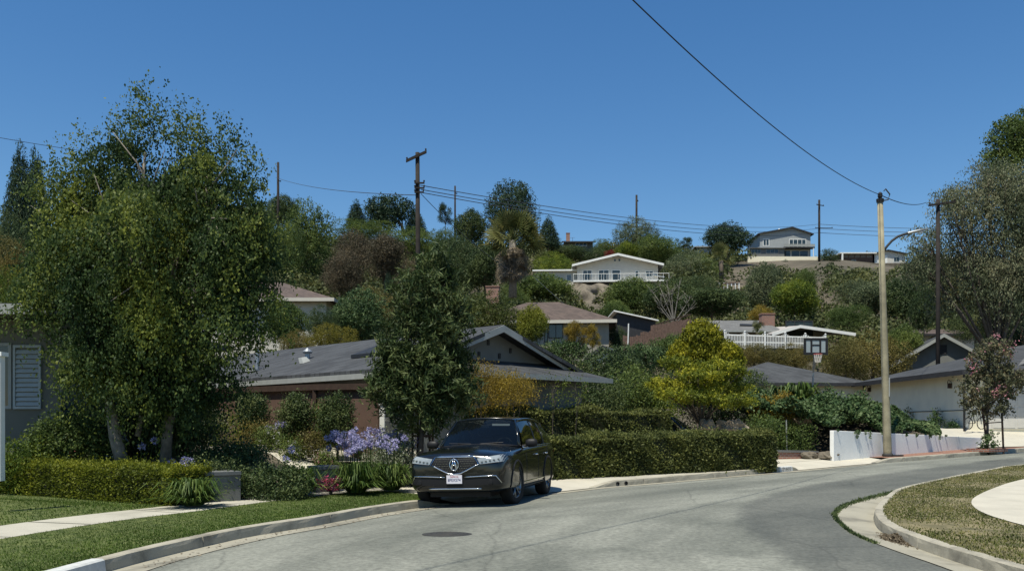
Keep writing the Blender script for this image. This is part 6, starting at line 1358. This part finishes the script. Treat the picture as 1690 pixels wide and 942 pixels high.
# climbers on the garage wall
for k, (yy, h_, lab) in enumerate(((50.0, 1.35, 'narrow climber on the cream garage wall, farther from the corner'), (46.6, 1.25, 'leafy climber on the cream garage wall, nearer the corner'), (44.9, .4, 'low twiggy plant at the foot of the garage wall corner'))):
    b = Vector((22.6-.1, yy, 1.42)); r = thing('climber', lab, 'climbing plant', b); lb = [(0, 0, h_*.5, .2, .22, h_*.5), (-.05, .25, h_*.35, .18, .25, h_*.3), (-.05, -.3, h_*.25, .18, .3, h_*.25)]; limbs(MB(), (0, 0, 0), lb, .025, k, nsub=3).build('stems', 'bark', r); link('foliage', crown('foliage', lb, 75, 9, .10, 'ivy_leaf', 95+k, L=.15, up=1, rmin=.2), r)

# ================================================ TREES ON THE HILL: a few crowns, copied with their own size and foliage
def proto(kind, seed):
    rd = random.Random(seed); L = []
    if kind == 'round':
        L = [(0, 0, .6, .36, .36, .34)]+[(math.cos(a)*.28*rd.uniform(.6, 1), math.sin(a)*.28*rd.uniform(.6, 1), rd.uniform(.42, .78), .2, .2, .17) for a in np.linspace(0, 6.28, 10)[:-1]]+[(rd.uniform(-.12, .12), rd.uniform(-.12, .12), .86, .17, .17, .13)]; n, per, sz, kw = 1500, 12, .030, dict(L=.06, jit=.022, rmin=.7)
    if kind == 'fine':
        L = [(rd.uniform(-.22, .22), rd.uniform(-.22, .22), rd.uniform(.35, .8), rd.uniform(.18, .28), rd.uniform(.18, .28), rd.uniform(.13, .2)) for a in range(12)]; n, per, sz, kw = 1900, 13, .020, dict(L=.07, jit=.02, rmin=.6)
    if kind == 'low':
        L = [(math.cos(a)*.3, math.sin(a)*.3, rd.uniform(.25, .6), .24, .24, .3) for a in np.linspace(0, 6.28, 9)[:-1]]+[(0, 0, .55, .3, .3, .38)]; n, per, sz, kw = 1800, 12, .024, dict(L=.06, jit=.022, rmin=.75)
    if kind == 'cone':
        L = [(0, 0, z, .42*(1-z)**.8+.05, .42*(1-z)**.8+.05, .09) for z in np.linspace(.12, .93, 11)]; n, per, sz, kw = 1500, 12, .030, dict(L=.06, jit=.018, rmin=.6)
    if kind == 'open':
        L = [(rd.uniform(-.34, .34), rd.uniform(-.3, .3), rd.uniform(.4, .92), rd.uniform(.08, .14), rd.uniform(.08, .14), rd.uniform(.05, .09)) for a in range(26)]; n, per, sz, kw = 1300, 12, .022, dict(L=.06, jit=.018, rmin=.3)
    if kind == 'upright':
        L = [(0, 0, z, .30*math.sin(math.pi*(z*.9+.08))+.1, .30*math.sin(math.pi*(z*.9+.08))+.1, .14) for z in np.linspace(.2, .86, 7)]+[(rd.uniform(-.2, .2), rd.uniform(-.2, .2), rd.uniform(.4, .85), .15, .15, .16) for _ in range(7)]; n, per, sz, kw = 1700, 12, .024, dict(L=.09, jit=.016, rmin=.75, up=1.2)
    cm = crown('crown_'+kind, L, n, per, sz, 'mid_leaf', seed, aspect=.55, **kw)
    tm = limbs(MB(), (0, 0, 0), [l for l in L][:9], .022, seed, trunk_top=(0, 0, .3), nsub=2, n=6); me = bpy.data.meshes.new('trunk'); me.from_pydata(tm.v, [], tm.f); me.materials.append(M['bark']); return cm, me
PR = {}
for kd, sds in (('round', (1, 2, 3)), ('fine', (4, 5, 6)), ('low', (7, 8)), ('cone', (9,)), ('open', (10, 11)), ('upright', (12, 13))): PR[kd] = [proto(kd, s) for s in sds]
def htree(kind, label, px, ytop, w, D, lm, ybot=None, name=None, seed=0, bm=None, cat='tree', group=None, depth=None):
    x = XD(px, D); zg = gz(x, D); z0 = zg if ybot is None else min(ZD(ybot, D), 1e9); s = D/FP; H_ = ZD(ytop, D)-z0; cm, tm = PR[kind][seed % len(PR[kind])]
    r = thing(name or {'cone': 'conifer', 'low': 'bushy_tree'}.get(kind, 'tree'), label, cat, (x, D, z0), seed*1.7, group)
    wd_ = {'round': .98, 'fine': .98, 'low': 1.1, 'cone': .9, 'open': .95, 'upright': .82}[kind]; k = w*s/wd_; r.scale = (k, depth or k, H_/.98)
    o = link('trunk', tm, r); 
    if bm: o.material_slots[0].link = 'OBJECT'; o.material_slots[0].material = M[bm]
    c = link('crown', cm, r); c.material_slots[0].link = 'OBJECT'; c.material_slots[0].material = M[lm]
    return r
T = [ # kind, label, px, ytop, width px, D, leaf, ybot
 ('cone','left of two thin dark firs on the far left skyline',33,243,60,110,'pine_leaf',400),('cone','right of two thin dark firs on the far left skyline',58,252,52,110,'pine_leaf',400),
 ('low','dark tree mass at the left picture edge below the firs',12,325,90,80,'dark_leaf',520),('fine','olive-brown tree behind the birch at the left edge',30,385,95,55,'olive_leaf',560),('round','dark green tree low behind the grey left house',60,440,90,45,'mid_leaf',600),('low','yellow-green tree above the grey left house roof',10,430,70,40,'bright_leaf',560),
 ('round','dark flat-topped tree beside the bare skyline pole',465,322,62,165,'dark_leaf',385),('fine','dark tree behind the right side of the birch crown',425,325,80,150,'dark_leaf',430),('upright','tall mid-green tree right of the birch crown',505,337,88,125,'mid_leaf',500),('fine','streaky green tree between the birch and the brown trees',472,360,70,120,'mid_leaf',500),
 ('fine','brownish half-bare tree left of the big utility pole',575,372,90,105,'brown_leaf',505),('fine','large rusty brown tree directly left of the big utility pole',635,385,100,100,'brown_leaf',500),('fine','dark brown tree below the rusty trees',560,410,80,95,'brown_leaf',510),
 ('cone','small dark cone-shaped tree on the skyline left of the umbrella tree',588,332,40,170,'pine_leaf',378),('cone','rounded dark conifer touching the big utility pole on the skyline',686,347,44,172,'pine_leaf',392),
 ('open','sparse slender pine on the skyline right of the big utility pole',735,336,26,172,'pine_leaf',385),('round','dark round tree behind the thin grey pole',776,345,64,150,'dark_leaf',420),('upright','tallest dark rounded tree on the skyline above the palm',843,302,92,150,'pine_leaf',415),
 ('cone','dark conical tree right of the palm on the skyline',905,359,44,165,'pine_leaf',410),('fine','dark shaded tree between the big pole and the palm',765,385,96,100,'dark_leaf',500),('round','deep dark tree behind the palm trunk',800,400,80,92,'dark_leaf',500),('round','dark green tree right behind the street tree top',730,400,70,90,'dark_leaf',510),
 ('low','yellow-green tree left of the white gabled house',913,412,70,148,'bright_leaf',455),('fine','dark hedge-like tree row under the skyline chimney house, left part',935,404,80,168,'dark_leaf',440),('low','dark hedge-like tree row under the skyline chimney house, right part',985,405,60,168,'dark_leaf',440),
 ('low','small light green tree right of the skyline chimney house',995,392,34,175,'mid_leaf',420),('low','grey-green round tree behind the thin dark pole',1050,354,80,172,'grey_leaf',416),('low','small dark red bush above the white gabled house',1011,411,30,158,'red_leaf',428),
 ('round','yellow-green tree behind the peak of the white gabled house',1035,398,46,156,'bright_leaf',440),('fine','broad green tree rising behind the white gabled house',1085,388,110,158,'mid_leaf',470),('low','grey-green wide tree right of the white gabled house',1135,408,90,150,'grey_leaf',470),('open','little sparse tree on the skyline left of the dark round tree',1130,392,26,178,'dark_leaf',420),
 ('round','very dark round tree beside the two-storey ridge house',1200,368,88,170,'pine_leaf',432),('low','green shrub mass under the very dark round tree',1165,425,70,150,'mid_leaf',475),('low','small dark round bush before the two-storey ridge house wall',1296,427,16,174,'pine_leaf',444),
 ('low','dark tree right of the long garden wall on the ridge',1368,408,36,178,'dark_leaf',440),('low','round dark bush below the right end of the garden wall',1369,432,18,160,'pine_leaf',450),
 ('round','dark green tree on the slope under the white gabled house, left of the rock face',893,452,125,108,'mid_leaf',512),('low','green tree at the left foot of the palm',850,470,60,100,'mid_leaf',520),
 ('round','large dark tree right of the rock face',1040,458,100,98,'mid_leaf',530),('round','large dark tree behind the bare grey tree',1105,462,110,94,'dark_leaf',535),('round','wide dark tree right of the bare grey tree',1175,475,125,88,'dark_leaf',535),('fine','dark tree behind the wide dark tree, below the small fan palm',1140,450,90,112,'dark_leaf',520),
 ('upright','grey-green upright tree below the two-storey ridge house',1262,436,66,112,'grey_leaf',515),('round','bright green tree above the brick chimney house',1312,462,90,100,'bright_leaf',540),('fine','slender green tree behind the bright green tree',1325,440,50,108,'mid_leaf',500),('low','yellowish shrub left of the brick chimney',1255,500,44,92,'orange_leaf',535),
 ('low','smooth dark green slope shrub under the ridge wall',1395,443,110,150,'dark_leaf',480),('fine','grey-green tree left of the street lamp on the slope',1410,460,70,125,'grey_leaf',520),('round','green tree directly behind the street lamp',1440,465,84,110,'grey_leaf',530),('fine','feathery grey-green tree left of the street lamp',1400,502,84,92,'mid_leaf',560),('round','dark tree right of the street lamp on the slope',1490,458,80,105,'dark_leaf',545),
 ('low','wide rust-green shrub mass behind the basketball backboard',1440,541,130,66,'olive_leaf',625),('low','reddish shrub row under the white picket fence, left part',1245,563,80,66,'olive_leaf',605),('low','reddish shrub row under the white picket fence, right part',1305,562,80,65,'olive_leaf',612),('round','round green tree between the lamp and the garage gable',1492,536,70,74,'mid_leaf',610),
 ('low','rust-tinted shrub mass right of the basketball backboard',1395,552,80,62,'olive_leaf',625),('round','ivy-green tree below the brown-roofed left house',590,478,105,60,'ivy_leaf',590),('low','orange-tinted bush above the ivy-green tree',610,468,90,66,'olive_leaf',545),('low','round yellow-olive bush above the long dark roof',548,531,92,46,'yellow_olive',590),('low','dull brown bush left of the yellow-olive bush',490,540,60,48,'olive_leaf',590),
 ('round','green tree right of the birch above the dark roof',470,495,80,50,'mid_leaf',590),('low','dark leafy bush between the left brown roof and the ivy-green tree',530,498,60,58,'dark_leaf',560),('upright','narrow dark cypress left of the street tree',641,452,14,75,'pine_leaf',510),
 ('upright','feathery green juniper above the gable ridge',805,487,120,50,'bright_dull',590),('round','bright lime-green tree beside the beige house',878,503,62,48,'yellow_leaf2',585),('open','small yellow-flowered tree before the beige house, left one',947,527,42,50,'orange_leaf',590),('open','small yellow-flowered tree before the beige house, right one',978,535,36,50,'orange_leaf',590),
 ('low','shaded shrub row right of the beige house',1018,535,40,73,'dark_leaf',575),('round','leafy dark tree above the blue-grey shed',1015,495,60,84,'mid_leaf',545),('low','mid-green shrub behind the spreading tree, at the foot of the board fence',1115,545,70,56,'mid_leaf',610),
 ('round','dark tree behind the garage house gable, left of the brown roof',1525,470,50,80,'dark_leaf',570),('low','deep shaded tree mass behind the pink-flowering tree',1670,500,110,66,'pine_leaf',600),('low','dark shrub under the gum tree left of the fan palm',1610,500,80,80,'dark_leaf',560),('low','ochre-green shrub under the gum tree beside the dark pole',1580,455,70,100,'olive_leaf',520),
 ('low','dark shrubs in front of the skyline low roof',1150,415,60,165,'mid_leaf',450),('fine','brownish tree in the hollow behind the street tree',690,420,90,98,'brown_leaf',520),('low','green shrubs along the left skyline below the cone tree',600,362,110,160,'mid_leaf',400),('low','green shrubs along the skyline under the umbrella tree',680,372,110,158,'mid_leaf',420),('low','light green shrubs below the sparse pine',735,372,60,150,'mid_leaf',430)]
leafmat('yellow_olive', (.06, .06, .012), (.13, .12, .018), (.22, .19, .025), .35, .5); leafmat('bright_dull', (.03, .045, .014), (.065, .085, .022), (.12, .13, .035), .35, .5); leafmat('yellow_leaf2', (.05, .07, .012), (.13, .15, .02), (.24, .24, .03), .4, .5)
for i, (kd, lab, px, yt, w, D, lm, yb) in enumerate(T): htree(kd, lab, px, yt, w, D, lm, yb, seed=i)
# umbrella-shaped tree on the skyline
D = 168; b = W(668, 382, D); r = thing('umbrella_tree', 'flat-topped umbrella tree leaning on the skyline left of the big utility pole', 'tree', b); Lb = plobes(b, D, [(630, 343, 26, 17, 0), (652, 340, 26, 15, 0), (620, 358, 16, 18, 0), (642, 358, 22, 16, 0), (670, 346, 14, 13, 0), (632, 368, 20, 12, 0)])
t = MB(); t.tube([(0, 0, -1), (-.6, 0, 1.2), (-1.6, 0, 2.2), (-3, 0, 3)], [.4, .3, .25, .1], 6); t.build('trunk', 'bark', r); link('crown', crown('crown', Lb, 900, 10, .42, 'pine_leaf', 7, L=.8, jit=.3, rmin=.7), r)
# palms
def palm(label, px, ytop, ytrunk, ybase, D, nf, fl, skirt=0, seed=1, lm='palm_leaf', rt=.35):
    s = D/FP; b = W(px, ybase, D); hc = ZD(ytrunk, D)-b.z; r = thing('palm_tree', label, 'palm', b); rg = np.random.default_rng(seed)
    MB().tube([(0, 0, -1), (.05, 0, hc*.5), (0, 0, hc)], [rt*1.2, rt, rt*.9], 10).build('trunk', 'pale_bark' if skirt else 'bark', r, smooth=True)
    def fan(n, elo, ehi, l0, m, nm, zc, hang):
        V = []; rv = []
        zc0 = zc
        for i in range(n):
            zc = zc0-(hang if nm == 'dead_skirt' else 0)*rg.random()
            a = rg.random()*6.283; e = elo+(ehi-elo)*rg.random(); ln = l0*(.75+.5*rg.random()); d = np.array([math.cos(a)*math.cos(e), math.sin(a)*math.cos(e), math.sin(e)]); sd_ = np.cross(d, [0, 0, 1]); sd_ /= np.linalg.norm(sd_)+1e-6; up = np.cross(sd_, d); ro_ = rg.normal()*.9; sd_, up = sd_*math.cos(ro_)+up*math.sin(ro_), up*math.cos(ro_)-sd_*math.sin(ro_); c = np.array([0, 0, zc])+d*ln*.5+np.array([0, 0, rg.normal()*.2]); k = rg.random()
            V += [np.array([0, 0, zc])-sd_*.03, np.array([0, 0, zc])+sd_*.03, c+sd_*.03, c-sd_*.03]; rv.append(k)
            for j in range(13):
                t = (j-6)/6*1.25; dd = d*math.cos(t)+sd_*math.sin(t); tip = c+dd*ln*.55*(1-.15*abs(t))+np.array([0, 0, -min(hang, .5)*ln*(.1+.12*abs(t))]); mid = c+dd*ln*.3; w_ = ln*.022
                q = np.cross(dd, up); V += [c-q*.01, mid-q*w_, tip, mid+q*w_]; rv.append(min(1, k+rg.random()*.2))
        link(nm, npmesh(nm, np.array(V), 4, np.array(rv), m), r)
    fan(nf, -.35, 1.45, fl, lm, 'crown', hc, .3)
    if skirt: fan(int(nf*1.5), -1.35, -.45, fl*.62, 'dead_frond', 'dead_skirt', hc-.1, 2.3)
    return r
palm('fan palm with a shaggy skirt of dead fronds above the brick chimney', 846, 358, 397, 474, 84, 80, 2.9, 1, 1)
palm('small fan palm on the slope below the very dark round tree', 1190, 412, 430, 462, 140, 26, 2.6, 0, 2)
palm('fan palm in deep shade behind the pink-flowering tree', 1650, 505, 530, 575, 64, 34, 2.1, 0, 3)
palm('small palm beside the brick chimney behind the picket fence', 1250, 537, 548, 565, 73, 16, .9, 0, 4, rt=.1)
# bare grey tree
D = 84; b = W(1112, 540, D); r = thing('bare_tree', 'bare grey-branched dead tree in front of the dark trees', 'tree', b); t = MB(); rd = random.Random(4); s = D/FP
for e in ((1075, 478), (1088, 470), (1100, 462), (1122, 468), (1108, 480), (1140, 490), (1150, 500), (1084, 500)):
    p = W(e[0], e[1], D)-b; m_ = Vector((p.x*.45, 0, p.z*.5)); t.tube([(0, 0, -1), (p.x*.1, 0, p.z*.2), tuple(m_), tuple(p)], [.10, .08, .045, .012], 5)
    for _ in range(9): q = m_.lerp(p, rd.random()); t.tube([tuple(q), (q.x+rd.uniform(-.8, .8), rd.uniform(-.5, .5), q.z+rd.uniform(.2, 1.0))], [.03, .01], 4)
t.build('trunk', 'grey_bark', r, smooth=True)
# big gum tree on the right, and the tall tree above it
D = 60; b = Vector((XD(1655, D), D, gz(XD(1655, D), D)))
Lg = plobes(b, D, [(1660, 310, 50, 40, 0), (1600, 335, 40, 30, 0), (1560, 350, 30, 26, -1), (1640, 370, 60, 40, 0), (1590, 400, 45, 34, 1), (1670, 430, 60, 50, 0), (1525, 395, 26, 20, 0), (1610, 450, 50, 36, 0), (1700, 340, 60, 60, 0), (1540, 440, 34, 26, 1), (1660, 490, 60, 40, 0), (1575, 490, 34, 22, 1), (1720, 450, 60, 70, 0), (1520, 430, 22, 26, 0), (1575, 325, 26, 20, 0), (1630, 285, 30, 18, 0)])
tree('gum_tree', 'big loose grey-green gum tree filling the right edge', b, Lg, 5600, 14, .18, 'gum_leaf', 'bark', .22, 21, trunk_top=(-.4, 0, 4.5), L=.75, droop=.25, jit=.13, rmin=.3, aspect=.35, nsub=5, hang=.7)
D = 88; b = Vector((XD(1690, D), D, gz(XD(1690, D), D)))
tree('tall_tree', 'tall deep green tree showing above the gum tree at the top right', b, plobes(b, D, [(1670, 225, 34, 26, 0), (1650, 260, 24, 20, 0), (1700, 220, 40, 34, 0), (1690, 290, 60, 50, 0), (1685, 205, 24, 16, 0)]), 1500, 14, .26, 'mid_leaf', 'bark', .4, 22, L=.7, droop=.1, jit=.2, rmin=.5)
# ------- brush covering the hill (nobody could count it)
rg = np.random.default_rng(77); nb = 3600; y = 46+rg.random(nb)**.9*172; x = (rg.random(nb)*1.25-.62)*y*1.02+0; z = G(x, y); px_ = CX+FP*x/y; sc = (.9+1.7*rg.random(nb))*(.55+y/230)
pyt = Y0-(z+sc*1.0-CH)*FP/y; pyb = Y0-(z-CH)*FP/y
keep = np.ones(nb, bool)
def clr(x0, x1, y0, y1, dmin, dmax): # keep view corridors and plots of houses clear
    global keep
    keep &= ~((px_ > x0) & (px_ < x1) & (pyt < y1) & (pyb > y0-8) & (y > dmin) & (y < dmax))
clr(925, 1110, 415, 465, 100, 165); clr(940, 1010, 462, 505, 88, 142); clr(1225, 1375, 380, 436, 80, 200); clr(1375, 1520, 408, 440, 80, 200); clr(1195, 1240, 430, 470, 120, 180); clr(1330, 1365, 436, 475, 110, 180)
clr(920, 985, 380, 408, 80, 200); clr(790, 1040, 495, 566, 44, 82); clr(1180, 1400, 515, 570, 44, 86); clr(1020, 1150, 515, 562, 44, 80); clr(440, 560, 462, 512, 44, 78); clr(1440, 1700, 545, 600, 44, 84); clr(1080, 1150, 460, 525, 44, 90); clr(790, 905, 350, 475, 60, 84)
keep &= ~((x > 8) & (x < 62) & (y < 66)) & ~((x < 8) & (x > -16) & (y < 50)); keep &= sc < 99
x, y, z, sc = x[keep], y[keep], z[keep], sc[keep]; nb = len(x); per = 130
u = unit(rg.normal(size=(nb, per, 3)).reshape(-1, 3)).reshape(nb, per, 3); u[..., 2] = np.abs(u[..., 2]); rr = (.75+.35*rg.random((nb, per, 1))); 
P = np.stack([x, y, z+.1*sc], 1)[:, None]+u*rr*(sc[:, None, None]*np.array([1.05, 1.05, .95])); P = P.reshape(-1, 3); n = len(P); sz = np.repeat(.2+.0022*y, per)*(.6+.7*rg.random(n))
rv = np.clip(np.repeat(rg.random(nb), per)*.5+rg.random(n)*.4, 0, 1)
tag(link('hillside_brush', npmesh('hillside_brush', leafquads(P, rg.normal(size=(n, 3)), rg.normal(size=(n, 3))*.6+u.reshape(-1, 3), sz, sz*.6), 4, rv, 'scrub_leaf')), kind='stuff')
# rock face under the white gabled house
D = 132; b = W(975, 500, D); mb = MB(); rg = np.random.default_rng(5)
def rk(u, v):
    k = 1+.35*math.sin(9*u+3*v)*math.sin(7*v+2); return ((u-.5)*7.2+.3*math.sin(v*9), (v-.5)*5-.9*k+1.2*math.sin(11*u), (v)*3.6+.35*math.sin(13*u+5*v)-.5)
mb.grid(rk, 26, 16); tag(mb.build('bare_slope', 'rock_face', loc=b, smooth=False), 'pale bare rock slope below the white gabled house', 'rock')
